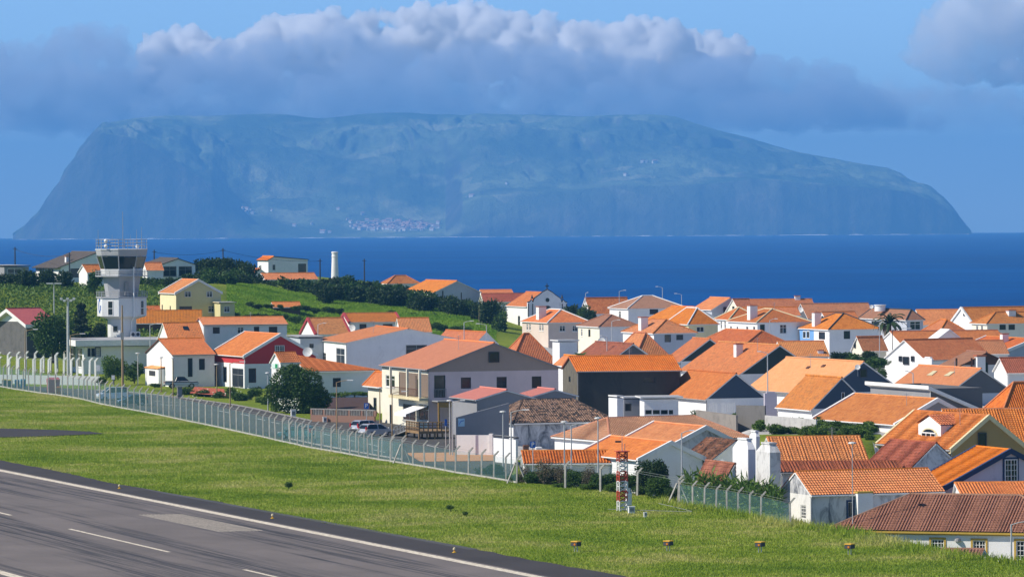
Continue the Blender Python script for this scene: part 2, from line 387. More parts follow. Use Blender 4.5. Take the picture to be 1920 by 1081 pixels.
# keep the airfield around the runway flat
ground = mesh_np('ground', np.stack([XX, YY, ZZ - 0.06], -1).reshape(-1, 3), np.stack([q0, q0 + ny_, q0 + ny_ + 1, q0 + 1], -1), M_GRASS, smooth=True); tag(ground, kind='structure')
# paved yards and lanes between the houses
n_ = NT('yard_paving'); c_ = n_.coords(); n_.base(n_.ramp(n_.noise(c_, 0.25, 5, 0.6), [(0.3, (0.34, 0.33, 0.31)), (0.7, (0.52, 0.50, 0.47))])); n_.set(0.9, 0.2); M_YARD = n_.m
ground.data.materials.append(M_YARD)
cxy = np.stack([XX, YY], -1); cen = (cxy[:-1, :-1] + cxy[1:, 1:]) / 2; cpx = 960 + F * cen[..., 0] / np.maximum(cen[..., 1], 50)
dbd = dist_beyond(cen[..., 0], cen[..., 1]); yard = (((dbd > 13) & (cpx > 930)) | ((dbd > 40) & (cpx > 600) & (cen[..., 1] < 840))) & (cen[..., 1] < 1120) & (cpx < 2030) & ~((cpx < 1000) & (cen[..., 1] > 880)) & ~((cpx > 1290) & (cpx < 1650) & (cen[..., 1] > 455) & (cen[..., 1] < 535))
ground.data.polygons.foreach_set('material_index', yard.astype(np.int32).ravel()); ground.data.update()

# runway frame: s along the runway (away to the left), t across it, positive towards the town
RA = G(0, 882); RB = G(640, 1009); ru = (RA - RB).normalized(); rn = Vector((ru.y, -ru.x, 0))
def rw(s_, t_, z=0.0): return RB + ru * s_ + rn * t_ + Vector((0, 0, z))
def to_rw(px_, py_):
    q = G(px_, py_) - RB; return q.dot(ru), q.dot(rn)
def sheet(name, pts, mat, parent=None): return MB().poly(pts).build(name, mat, parent)
def asphalt_material(name, base, skid=False):
    n = NT(name); c = n.coords()
    f = n.math('MULTIPLY_ADD', n.noise(c, 0.12, 5, 0.6), 0.6, n.math('MULTIPLY', n.noise(c, 6.0, 3, 0.7), 0.4))
    col = n.ramp(f, [(0.3, tuple(v * 0.72 for v in base)), (0.7, tuple(v * 1.25 for v in base))])
    if skid:
        rot = math.atan2(ru.y, ru.x)
        tc = n.n('TexCoord'); mp = n.n('Mapping'); mp.vector_type = 'TEXTURE'; mp.inputs['Rotation'].default_value = (0, 0, rot); n.l(tc.outputs['Object'], mp.inputs[0])
        mp2 = n.n('Mapping'); mp2.inputs['Scale'].default_value = (0.03, 2.6, 1); n.l(mp.outputs[0], mp2.inputs[0])
        st = n.noise(mp2.outputs[0], 1.0, 5, 0.75)
        mp3 = n.n('Mapping'); mp3.inputs['Scale'].default_value = (0.012, 0.22, 1); n.l(mp.outputs[0], mp3.inputs[0])
        bands = n.noise(mp3.outputs[0], 1.0, 3, 0.5)
        k = n.math('MULTIPLY', n.ramp(st, [(0.44, (0, 0, 0)), (0.56, (1, 1, 1))]), n.ramp(bands, [(0.46, (0, 0, 0)), (0.54, (1, 1, 1))]))
        col = n.mix(n.math('MULTIPLY', k, 0.85), col, (0.030, 0.030, 0.034))
        mp4 = n.n('Mapping'); mp4.inputs['Scale'].default_value = (0.02, 0.35, 1); n.l(mp.outputs[0], mp4.inputs[0])
        col = n.mix(n.ramp(n.noise(mp4.outputs[0], 1.0, 3, 0.6), [(0.5, (0, 0, 0)), (0.75, (0.35, 0.35, 0.35))]), col, (0.16, 0.14, 0.13))
    n.base(col); n.set(0.9, 0.25); n.bump(n.noise(c, 9.0, 3, 0.7), 0.4, 0.02); return n.m
M_RUNWAY = asphalt_material('runway_asphalt', (0.16, 0.137, 0.124), True)
M_SHOULDER = asphalt_material('shoulder_asphalt', (0.052, 0.045, 0.042))
M_ROAD = asphalt_material('road_asphalt', (0.075, 0.07, 0.065))
n_ = NT('runway_paint'); c_ = n_.coords(); n_.base(n_.ramp(n_.noise(c_, 2.5, 5, 0.7), [(0.35, (0.36, 0.31, 0.24)), (0.55, (0.72, 0.64, 0.50))])); n_.set(0.8, 0.2); M_RPAINT = n_.m
n_ = NT('road_paint'); n_.base((0.72, 0.72, 0.70)); n_.set(0.7, 0.2); M_PAINT = n_.m

sl = [to_rw(a, b) for a, b in ((0, 863), (92, 880), (204, 904), (317, 925), (416, 941), (511, 962), (640, 987), (850, 1022), (1010, 1052), (1150, 1076))]
sl = [(sl[0][0] + 260, sl[0][1])] + sl + [(sl[-1][0] - 120, sl[-1][1])]
runway = sheet('runway', [rw(s_, -48, 0.05) for s_, t_ in sl] + [rw(s_, 0.9, 0.05) for s_, t_ in reversed(sl)], M_RUNWAY); tag(runway, kind='structure')
sh = MB()
rr = random.Random(2); fine_t = []
for i in range(len(sl) - 1):
    (s0, t0), (s1, t1) = sl[i], sl[i + 1]; k = max(2, int(abs(s1 - s0) / 2.0))
    for j in range(k): fine_t.append((s0 + (s1 - s0) * j / k, t0 + (t1 - t0) * j / k + rr.uniform(-0.22, 0.22)))
shoulder = sheet('runway_shoulder', [rw(s_, 0.9, 0.046) for s_, t_ in (fine_t[0], fine_t[-1])][::-1] + [rw(s_, t_, 0.046) for s_, t_ in fine_t], M_SHOULDER, runway)
M_SHOULDER2 = asphalt_material('patched_asphalt', (0.085, 0.085, 0.08))
a0 = to_rw(250, 912); a1 = to_rw(900, 1030)
sheet('shoulder_patch', [rw(a0[0], a0[1], 0.05), rw(a0[0] - 12, a0[1] - 0.6, 0.05), rw(a1[0], a1[1] - 0.9, 0.05), rw(a1[0], a1[1], 0.05)], M_SHOULDER2, runway)
sheet('edge_line', [rw(300, -0.45, 0.058), rw(300, 0.45, 0.058), rw(-220, 0.45, 0.058), rw(-220, -0.45, 0.058)], M_RPAINT, runway)
s0, t0 = to_rw(120, 992); s1, t1 = to_rw(328, 1035); tc_ = (t0 + t1) / 2; DL = s0 - s1
for k in range(-3, 4):
    b0 = s1 + k * (DL + 20.0)
    sheet('centre_dash', [rw(b0, tc_ - 0.17, 0.058), rw(b0, tc_ + 0.17, 0.058), rw(b0 + DL, tc_ + 0.17, 0.058), rw(b0 + DL, tc_ - 0.17, 0.058)], M_RPAINT, runway)
sheet('edge_line', [rw(300, 2 * tc_ - 0.45, 0.058), rw(300, 2 * tc_ + 0.45, 0.058), rw(-220, 2 * tc_ + 0.45, 0.058), rw(-220, 2 * tc_ - 0.45, 0.058)], M_RPAINT, runway)
c0 = to_rw(261, 965); c1 = to_rw(338, 964); c2 = to_rw(488, 995.5); c3 = to_rw(405, 997)
NS = 12; WS = abs(c1[1] - c0[1]) / 11 * 0.15
for k in range(NS):
    f_ = k / (NS - 1); sA = c0[0] + (c1[0] - c0[0]) * f_; tA = c0[1] + (c1[1] - c0[1]) * f_; sB = c3[0] + (c2[0] - c3[0]) * f_
    sheet('marking_stripe', [rw(sA, tA - WS, 0.058), rw(sA, tA + WS, 0.058), rw(sB, tA + WS, 0.058), rw(sB, tA - WS, 0.058)], M_RPAINT, runway)
taxi = sheet('taxiway_strip', [G(a, b) + Vector((0, 0, 0.05)) for a, b in ((-60, 802), (40, 804), (110, 806), (170, 809), (196, 813), (120, 816), (40, 819), (-60, 821))], M_SHOULDER); tag(taxi, kind='structure')

# road and car park behind the fence
road_far = [(-40, 716), (60, 724), (110, 727), (180, 731), (240, 735), (300, 741), (360, 748), (440, 759), (482, 767), (527, 777), (560, 784), (590, 790), (640, 790), (690, 788), (745, 786), (800, 790), (860, 806), (905, 826), (935, 842), (965, 868)]
near_edge = [(a, b - 3) for a, b in fence_px if a < 955]
road = sheet('road', [G(a, b) + Vector((0, 0, 0.03)) for a, b in near_edge] + [G(a, b) + Vector((0, 0, 0.03)) for a, b in reversed(road_far)], M_ROAD); tag(road, kind='structure')
n_ = NT('kerb_concrete'); n_.base(n_.ramp(n_.noise(n_.coords(), 3, 4), [(0.3, (0.18, 0.17, 0.16)), (0.7, (0.32, 0.31, 0.29))])); n_.set(0.9, 0.2); M_KERB = n_.m
kb = MB(); kp = [G(a, b) for a, b in road_far[3:12]]
for p, q in zip(kp[:-1], kp[1:]):
    dn = (q - p).normalized(); nn = Vector((-dn.y, dn.x, 0)) * 0.15
    kb.prism([p - nn, q - nn, q + nn, p + nn], [v + Vector((0, 0, 0.13)) for v in (p - nn, q - nn, q + nn, p + nn)])
kb.build('kerb', M_KERB, road)
for (a, b, c, d_) in ((452, 776, 470, 780), (410, 770, 431, 774), (480, 784, 497, 788), (508, 791, 524, 794), (290, 752, 345, 755), (300, 758, 350, 761), (560, 803, 580, 807), (600, 812, 620, 816), (640, 822, 664, 827), (690, 832, 712, 837), (700, 843, 722, 848), (758, 800, 778, 804), (800, 834, 822, 839)):
    p, q = G(a, b), G(c, d_); dn = (q - p).normalized(); nn = Vector((-dn.y, dn.x, 0)) * 0.08; up = Vector((0, 0, 0.036))
    sheet('road_marking', [p - nn + up, q - nn + up, q + nn + up, p + nn + up], M_PAINT, road)
# ------------------------------------------------------------------ materials of the buildings
_mc = {}
def cached(fn):
    def g(*a):
        k = (fn.__name__,) + a
        if k not in _mc: _mc[k] = fn(*a)
        return _mc[k]
    return g
@cached
def wall_mat(col, stain=0.15, stain_col=(0.10, 0.10, 0.10), rough=0.9):
    n = NT('render_wall'); c = n.coords()
    v = n.math('MULTIPLY_ADD', n.noise(c, 0.5, 5, 0.65), 0.7, n.math('MULTIPLY', n.noise(c, 5.0, 4, 0.7), 0.3))
    base = n.ramp(v, [(0.25, tuple(x * 0.86 for x in col)), (0.6, col)])
    run = n.noise(n.coords((0.9, 0.9, 0.4)), 1.0, 7, 0.72, 1.2)
    base = n.mix(n.math('MULTIPLY', n.ramp(run, [(0.60 - 0.22 * stain, (0, 0, 0)), (0.82 - 0.22 * stain, (1, 1, 1))]), min(1.0, 0.25 + stain)), base, stain_col)
    n.base(base); n.set(rough, 0.2); n.bump(n.noise(c, 7, 4, 0.7), 0.25, 0.03); return n.m
@cached
def tile_mat(a, b, dark, mott=0.3, pitch=0.27, fine=1.0):
    """fired clay tiles: UV u runs along the eave, v up the slope, in metres"""
    n = NT('clay_tile'); tc = n.n('TexCoord'); sp = n.n('SeparateXYZ'); n.l(tc.outputs['UV'], sp.inputs[0])
    u = n.math('DIVIDE', sp.outputs['X'], pitch); v = n.math('DIVIDE', sp.outputs['Y'], 0.38)
    cb = n.n('CombineXYZ'); n.l(n.math('FLOOR', u), cb.inputs[0]); n.l(n.math('FLOOR', v), cb.inputs[1])
    wn = n.n('TexWhiteNoise'); wn.noise_dimensions = '2D'; n.l(cb.outputs[0], wn.inputs['Vector'])
    obj = n.coords()
    patch = n.noise(obj, 0.45, 5, 0.65); f = n.math('MULTIPLY_ADD', wn.outputs['Value'], 0.45, n.math('MULTIPLY', patch, 0.55))
    col = n.ramp(f, [(0.2, a), (0.75, b)])
    ml = n.math('MULTIPLY_ADD', n.noise(obj, 2.2, 6, 0.75), 0.7, n.math('MULTIPLY', wn.outputs['Value'], 0.3))
    col = n.mix(n.math('MULTIPLY', n.ramp(ml, [(0.62 - 0.25 * mott, (0, 0, 0)), (0.78 - 0.2 * mott, (1, 1, 1))]), min(1, 0.25 + mott)), col, dark)
    oi = n.n('ObjectInfo'); hs = n.n('HueSaturation'); n.l(col, hs.inputs['Color'])
    n.l(n.math('MULTIPLY_ADD', oi.outputs['Random'], 0.26, 0.84), hs.inputs['Value']); n.l(n.math('MULTIPLY_ADD', n.math('FRACT', n.math('MULTIPLY', oi.outputs['Random'], 7.3)), 0.14, 0.90), hs.inputs['Saturation'])
    n.l(n.math('MULTIPLY_ADD', n.math('FRACT', n.math('MULTIPLY', oi.outputs['Random'], 13.7)), 0.014, 0.493), hs.inputs['Hue']); col = hs.outputs[0]
    n.base(col); n.set(0.85, 0.25)
    bar = n.math('ABSOLUTE', n.math('SINE', n.math('MULTIPLY', u, math.pi))); row = n.math('FRACT', v)
    h = n.math('MULTIPLY_ADD', bar, 0.6, n.math('MULTIPLY', n.math('SUBTRACT', 1.0, row), 0.4))
    h = n.math('ADD', h, n.math('MULTIPLY', wn.outputs['Value'], 0.25))
    n.bump(h, 1.0, 0.11 * fine); return n.m
@cached
def plain(name, col, rough=0.7, spec=0.3, metal=0.0):
    n = NT(name); c = n.coords(); n.base(n.ramp(n.noise(c, 2.0, 4, 0.6), [(0.3, tuple(x * 0.85 for x in col)), (0.7, col)])); n.set(rough, spec, metal); return n.m
def glass_dark():
    n = NT('window_glass'); n.base((0.012, 0.016, 0.022)); n.set(0.08, 0.5); return n.m
M_GLASS = glass_dark()
ORANGE = tile_mat((0.48, 0.125, 0.020), (0.74, 0.235, 0.040), (0.24, 0.09, 0.035), 0.22)
BRIGHT = tile_mat((0.52, 0.14, 0.022), (0.78, 0.245, 0.038), (0.18, 0.08, 0.03), 0.30)
OLDORANGE = tile_mat((0.50, 0.15, 0.025), (0.70, 0.24, 0.042), (0.17, 0.075, 0.035), 0.42)
SALMON = tile_mat((0.60, 0.20, 0.065), (0.72, 0.26, 0.085), (0.38, 0.15, 0.08), 0.12)
PALE = tile_mat((0.64, 0.25, 0.075), (0.74, 0.31, 0.11), (0.42, 0.20, 0.09), 0.10)
REDTILE = tile_mat((0.43, 0.115, 0.032), (0.66, 0.21, 0.055), (0.21, 0.08, 0.04), 0.36)
DARKRED = tile_mat((0.25, 0.07, 0.038), (0.42, 0.12, 0.06), (0.06, 0.03, 0.02), 0.4)
BROWN = tile_mat((0.27, 0.12, 0.07), (0.36, 0.17, 0.095), (0.16, 0.08, 0.05), 0.3)
TAN = tile_mat((0.42, 0.20, 0.10), (0.52, 0.26, 0.14), (0.30, 0.15, 0.09), 0.2)
STAINED = tile_mat((0.20, 0.13, 0.10), (0.46, 0.24, 0.14), (0.035, 0.03, 0.03), 0.75)
MOSSY = tile_mat((0.15, 0.085, 0.06), (0.40, 0.17, 0.09), (0.035, 0.03, 0.028), 0.7)
CHOC = tile_mat((0.27, 0.125, 0.072), (0.39, 0.19, 0.115), (0.12, 0.05, 0.035), 0.25)
SLATE = tile_mat((0.10, 0.085, 0.075), (0.14, 0.115, 0.10), (0.05, 0.045, 0.04), 0.2)
FLATROOF = plain('roof_felt', (0.40, 0.40, 0.40), 0.9)
WHITE = wall_mat((0.81, 0.80, 0.78), 0.16, (0.50, 0.49, 0.46)); WHITE2 = wall_mat((0.74, 0.74, 0.74), 0.22, (0.36, 0.36, 0.37)); OLDWHITE = wall_mat((0.66, 0.66, 0.66), 0.75, (0.13, 0.14, 0.16))
CREAM = wall_mat((0.76, 0.72, 0.58), 0.08, (0.45, 0.42, 0.34)); PINK = wall_mat((0.74, 0.58, 0.55), 0.15, (0.45, 0.36, 0.34)); TAUPE = wall_mat((0.40, 0.30, 0.24), 0.1, (0.22, 0.17, 0.14))
ROSE = wall_mat((0.66, 0.55, 0.47), 0.08, (0.5, 0.42, 0.38)); YELLOW = wall_mat((0.62, 0.56, 0.30), 0.12, (0.36, 0.33, 0.20)); PALEYEL = wall_mat((0.78, 0.70, 0.42), 0.06, (0.5, 0.45, 0.3))
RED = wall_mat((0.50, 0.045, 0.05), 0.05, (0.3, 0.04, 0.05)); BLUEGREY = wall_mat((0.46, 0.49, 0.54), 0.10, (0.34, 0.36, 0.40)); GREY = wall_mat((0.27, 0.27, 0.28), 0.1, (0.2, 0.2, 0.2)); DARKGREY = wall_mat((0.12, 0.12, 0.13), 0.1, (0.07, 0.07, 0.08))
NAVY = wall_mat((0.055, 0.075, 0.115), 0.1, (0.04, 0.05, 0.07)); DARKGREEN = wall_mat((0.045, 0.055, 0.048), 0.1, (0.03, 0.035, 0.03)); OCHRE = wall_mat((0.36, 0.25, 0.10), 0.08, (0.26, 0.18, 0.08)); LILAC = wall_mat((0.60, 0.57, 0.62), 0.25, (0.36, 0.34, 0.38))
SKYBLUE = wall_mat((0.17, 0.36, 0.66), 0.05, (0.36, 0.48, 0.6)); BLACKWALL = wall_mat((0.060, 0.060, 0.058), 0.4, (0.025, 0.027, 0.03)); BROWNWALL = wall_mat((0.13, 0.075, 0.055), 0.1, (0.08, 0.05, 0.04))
T_WHITE = plain('white_trim', (0.80, 0.79, 0.76)); T_GREY = plain('grey_trim', (0.30, 0.30, 0.30)); T_DARK = plain('dark_trim', (0.05, 0.05, 0.055)); T_BLUE = plain('blue_trim', (0.03, 0.05, 0.12)); T_RED = plain('red_trim', (0.40, 0.05, 0.06))
T_YEL = plain('yellow_trim', (0.55, 0.36, 0.06)); T_BROWN = plain('brown_trim', (0.12, 0.05, 0.03)); T_TERRA = plain('terracotta_trim', (0.42, 0.13, 0.06)); T_CREAM = plain('cream_trim', (0.70, 0.60, 0.36)); T_STEEL = plain('galvanised_steel', (0.42, 0.43, 0.44), 0.45, 0.5, 0.6)
@cached
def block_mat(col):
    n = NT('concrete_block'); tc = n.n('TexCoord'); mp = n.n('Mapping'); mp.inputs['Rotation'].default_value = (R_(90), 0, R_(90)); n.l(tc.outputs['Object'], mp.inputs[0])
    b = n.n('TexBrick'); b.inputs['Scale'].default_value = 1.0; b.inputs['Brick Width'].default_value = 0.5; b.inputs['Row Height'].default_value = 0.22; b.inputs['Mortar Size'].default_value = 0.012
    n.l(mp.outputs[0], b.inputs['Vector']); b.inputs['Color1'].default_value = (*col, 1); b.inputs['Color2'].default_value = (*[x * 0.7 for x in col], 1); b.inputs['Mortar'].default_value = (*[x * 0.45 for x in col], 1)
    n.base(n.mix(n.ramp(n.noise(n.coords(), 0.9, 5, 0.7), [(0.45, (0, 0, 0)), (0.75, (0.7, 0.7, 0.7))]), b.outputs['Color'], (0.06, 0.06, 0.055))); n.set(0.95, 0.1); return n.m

# ------------------------------------------------------------------ roofs
class Roof:
    def __init__(s): s.v = []; s.f = []; s.uv = []
    def plane(s, E0, E1, R1, R0, corr=0.0, k=0):
        E0, E1, R1, R0 = (Vector(p) for p in (E0, E1, R1, R0))
        ud = (E1 - E0); w_ = ud.length; ud /= w_; nr_ = ud.cross(R0 - E0 if (R0 - E0).length > 1e-6 else R1 - E0)
        if nr_.length < 1e-6: nr_ = ud.cross(R1 - E1)
        nr_.normalize()
        if nr_.z < 0: nr_ = -nr_
        vd = nr_.cross(ud).normalized()
        if vd.z < 0: vd = -vd
        u0 = (R0 - E0).dot(ud); u1 = (R1 - E0).dot(ud); h_ = (R0 - E0).dot(vd)
        off = k * 37.0
        if not corr:
            n = len(s.v); pts = [(E0, (0, 0)), (E1, (w_, 0)), (R1, (u1, h_))] + ([(R0, (u0, h_))] if (R0 - R1).length > 1e-3 else [])
            s.v += [tuple(p) for p, _ in pts]; s.f.append(tuple(range(n, n + len(pts)))); s.uv.append([(a + off, b) for _, (a, b) in pts]); return
        nu = max(2, int(w_ / corr) * 6); rows = max(1, int(h_ / 0.38)); vs_ = []
        for r in range(rows):
            vs_ += [(h_ * r / rows, 0.05), (h_ * (r + 0.97) / rows, 0.0)]
        vs_.append((h_, 0.0)); n = len(s.v); m_ = len(vs_)
        for i in range(nu + 1):
            u = w_ * i / nu
            vm = h_ if u0 <= u <= u1 else (h_ * u / u0 if u < u0 else h_ * (w_ - u) / max(w_ - u1, 1e-6))
            b = corr * 0.30 * abs(math.sin(math.pi * u / corr)) ** 0.8
            for (v, o_) in vs_:
                vv = min(v, vm); s.v.append(tuple(E0 + ud * u + vd * vv + nr_ * (b + o_))); 
        for i in range(nu):
            for j in range(m_ - 1):
                q = (n + i * m_ + j, n + (i + 1) * m_ + j, n + (i + 1) * m_ + j + 1, n + i * m_ + j + 1); s.f.append(q)
                uu = (w_ * i / nu + off, w_ * (i + 1) / nu + off); s.uv.append([(uu[0], vs_[j][0]), (uu[1], vs_[j][0]), (uu[1], vs_[j + 1][0]), (uu[0], vs_[j + 1][0])])
    def build(s, name, mat, parent):
        me = bpy.data.meshes.new(name); me.from_pydata(s.v, [], s.f); ul = me.uv_layers.new(name='UVMap')
        ul.data.foreach_set('uv', [c for f_ in s.uv for p in f_ for c in p]); me.materials.append(mat); me.update()
        return link(bpy.data.objects.new(name, me), parent)

def solve_px(p0, dr, target):
    lo, hi = 0.0, 300.0; inc = proj(p0 + dr * 5)[0] > proj(p0)[0]
    for _ in range(50):
        md = (lo + hi) / 2
        if (proj(p0 + dr * md)[0] < target) == inc: lo = md
        else: hi = md
    return (lo + hi) / 2

class House: pass
def window_obj(h, face, u0, u1, z0, z1, style, depth, name='window'):
    """frame ring + mullions, glass as a sub-part"""
    def pt(u, z, out): return (u, -out, z) if face == 'R' else (-out, u, z)
    def bar(mb, a0, a1, b0, b1, o0, o1):
        q = [pt(a0, b0, o0), pt(a1, b0, o0), pt(a1, b0, o1), pt(a0, b0, o1)]; q2 = [pt(a0, b1, o0), pt(a1, b1, o0), pt(a1, b1, o1), pt(a0, b1, o1)]
        mb.prism(q, q2)
    fw = min(0.09, (u1 - u0) * 0.12); mb = MB(); fr = {'w': T_WHITE, 'd': T_DARK, 'b': T_BROWN, 'n': T_GREY, 'y': T_YEL, 'u': T_BLUE, 'o': T_DARK, 'g': T_WHITE}[style]
    o0, o1 = -depth + 0.02, -depth + 0.09
    if style in 'yu':      # painted surround proud of the wall
        sw = 0.16
        bar(mb, u0 - sw, u0, z0 - 0.02, z1 + sw, 0.003, 0.05); bar(mb, u1, u1 + sw, z0 - 0.02, z1 + sw, 0.003, 0.05); bar(mb, u0, u1, z1, z1 + sw, 0.003, 0.05); bar(mb, u0 - sw, u1 + sw, z0 - 0.14, z0 - 0.02, 0.003, 0.08)
        w_ = mb.build(name, fr, h.root); mb = MB(); fr = T_WHITE; par = w_
    else: par = None
    bar(mb, u0 + 0.004, u0 + fw, z0 + 0.004, z1 - 0.004, o0, o1); bar(mb, u1 - fw, u1 - 0.004, z0 + 0.004, z1 - 0.004, o0, o1)
    bar(mb, u0 + fw, u1 - fw, z0 + 0.004, z0 + fw, o0, o1); bar(mb, u0 + fw, u1 - fw, z1 - fw, z1 - 0.004, o0, o1)
    wd = u1 - u0; hg = z1 - z0
    if style in 'wyung' and wd > 0.5:
        um = (u0 + u1) / 2; bar(mb, um - 0.035, um + 0.035, z0 + fw, z1 - fw, o0 + 0.005, o1 - 0.005)
        if style in 'yug':
            for q in (0.25, 0.5, 0.75):
                zm = z0 + hg * q; bar(mb, u0 + fw, um - 0.036, zm - 0.022, zm + 0.022, o0 + 0.01, o1 - 0.01); bar(mb, um + 0.036, u1 - fw, zm - 0.022, zm + 0.022, o0 + 0.01, o1 - 0.01)
            for q in (0.25, 0.75):
                uq = u0 + wd * q; bar(mb, uq - 0.02, uq + 0.02, z0 + fw, z1 - fw, o0 + 0.015, o1 - 0.015)
        elif hg > 1.0:
            zm = z0 + hg * 0.66; bar(mb, u0 + fw, um - 0.036, zm - 0.03, zm + 0.03, o0 + 0.01, o1 - 0.01); bar(mb, um + 0.036, u1 - fw, zm - 0.03, zm + 0.03, o0 + 0.01, o1 - 0.01)
    if par is None: w_ = mb.build(name, fr, h.root); 
    else: mb.build('sash', fr, w_)
    g = MB(); g.poly([pt(u0 + 0.005, z0 + 0.005, -depth + 0.035), pt(u1 - 0.005, z0 + 0.005, -depth + 0.035), pt(u1 - 0.005, z1 - 0.005, -depth + 0.035), pt(u0 + 0.005, z1 - 0.005, -depth + 0.035)]).build('pane', M_GLASS, w_)
    if style in 'wn' and depth > 0.05:
        s_ = MB(); bar(s_, u0 - 0.08, u1 + 0.08, z0 - 0.10, z0 - 0.004, -0.02, 0.09); s_.build('sill', fr, w_)
    return w_

def wall_face(h, mb, face, L_, z0, z1, holes, depth):
    def pt(u, z, out=0.0): return (u, -out, z) if face == 'R' else (-out, u, z)
    us_ = sorted({0.0, L_} | {q for r in holes for q in r[:2]}); zs_ = sorted({z0, z1} | {q for r in holes for q in r[2:4]})
    for ua, ub in zip(us_[:-1], us_[1:]):
        for za, zb in zip(zs_[:-1], zs_[1:]):
            cu, cz = (ua + ub) / 2, (za + zb) / 2
            if any(r[0] < cu < r[1] and r[2] < cz < r[3] for r in holes): continue
            mb.poly([pt(ua, za), pt(ub, za), pt(ub, zb), pt(ua, zb)])
    for (ua, ub, za, zb) in holes:
        for (p, q) in (((ua, za), (ub, za)), ((ub, za), (ub, zb)), ((ub, zb), (ua, zb)), ((ua, zb), (ua, za))):
            mb.poly([pt(*p), pt(*q), pt(q[0], q[1], -depth), pt(p[0], p[1], -depth)])
        mb.poly([pt(ua, za, -depth), pt(ub, za, -depth), pt(ub, zb, -depth), pt(ua, zb, -depth)])

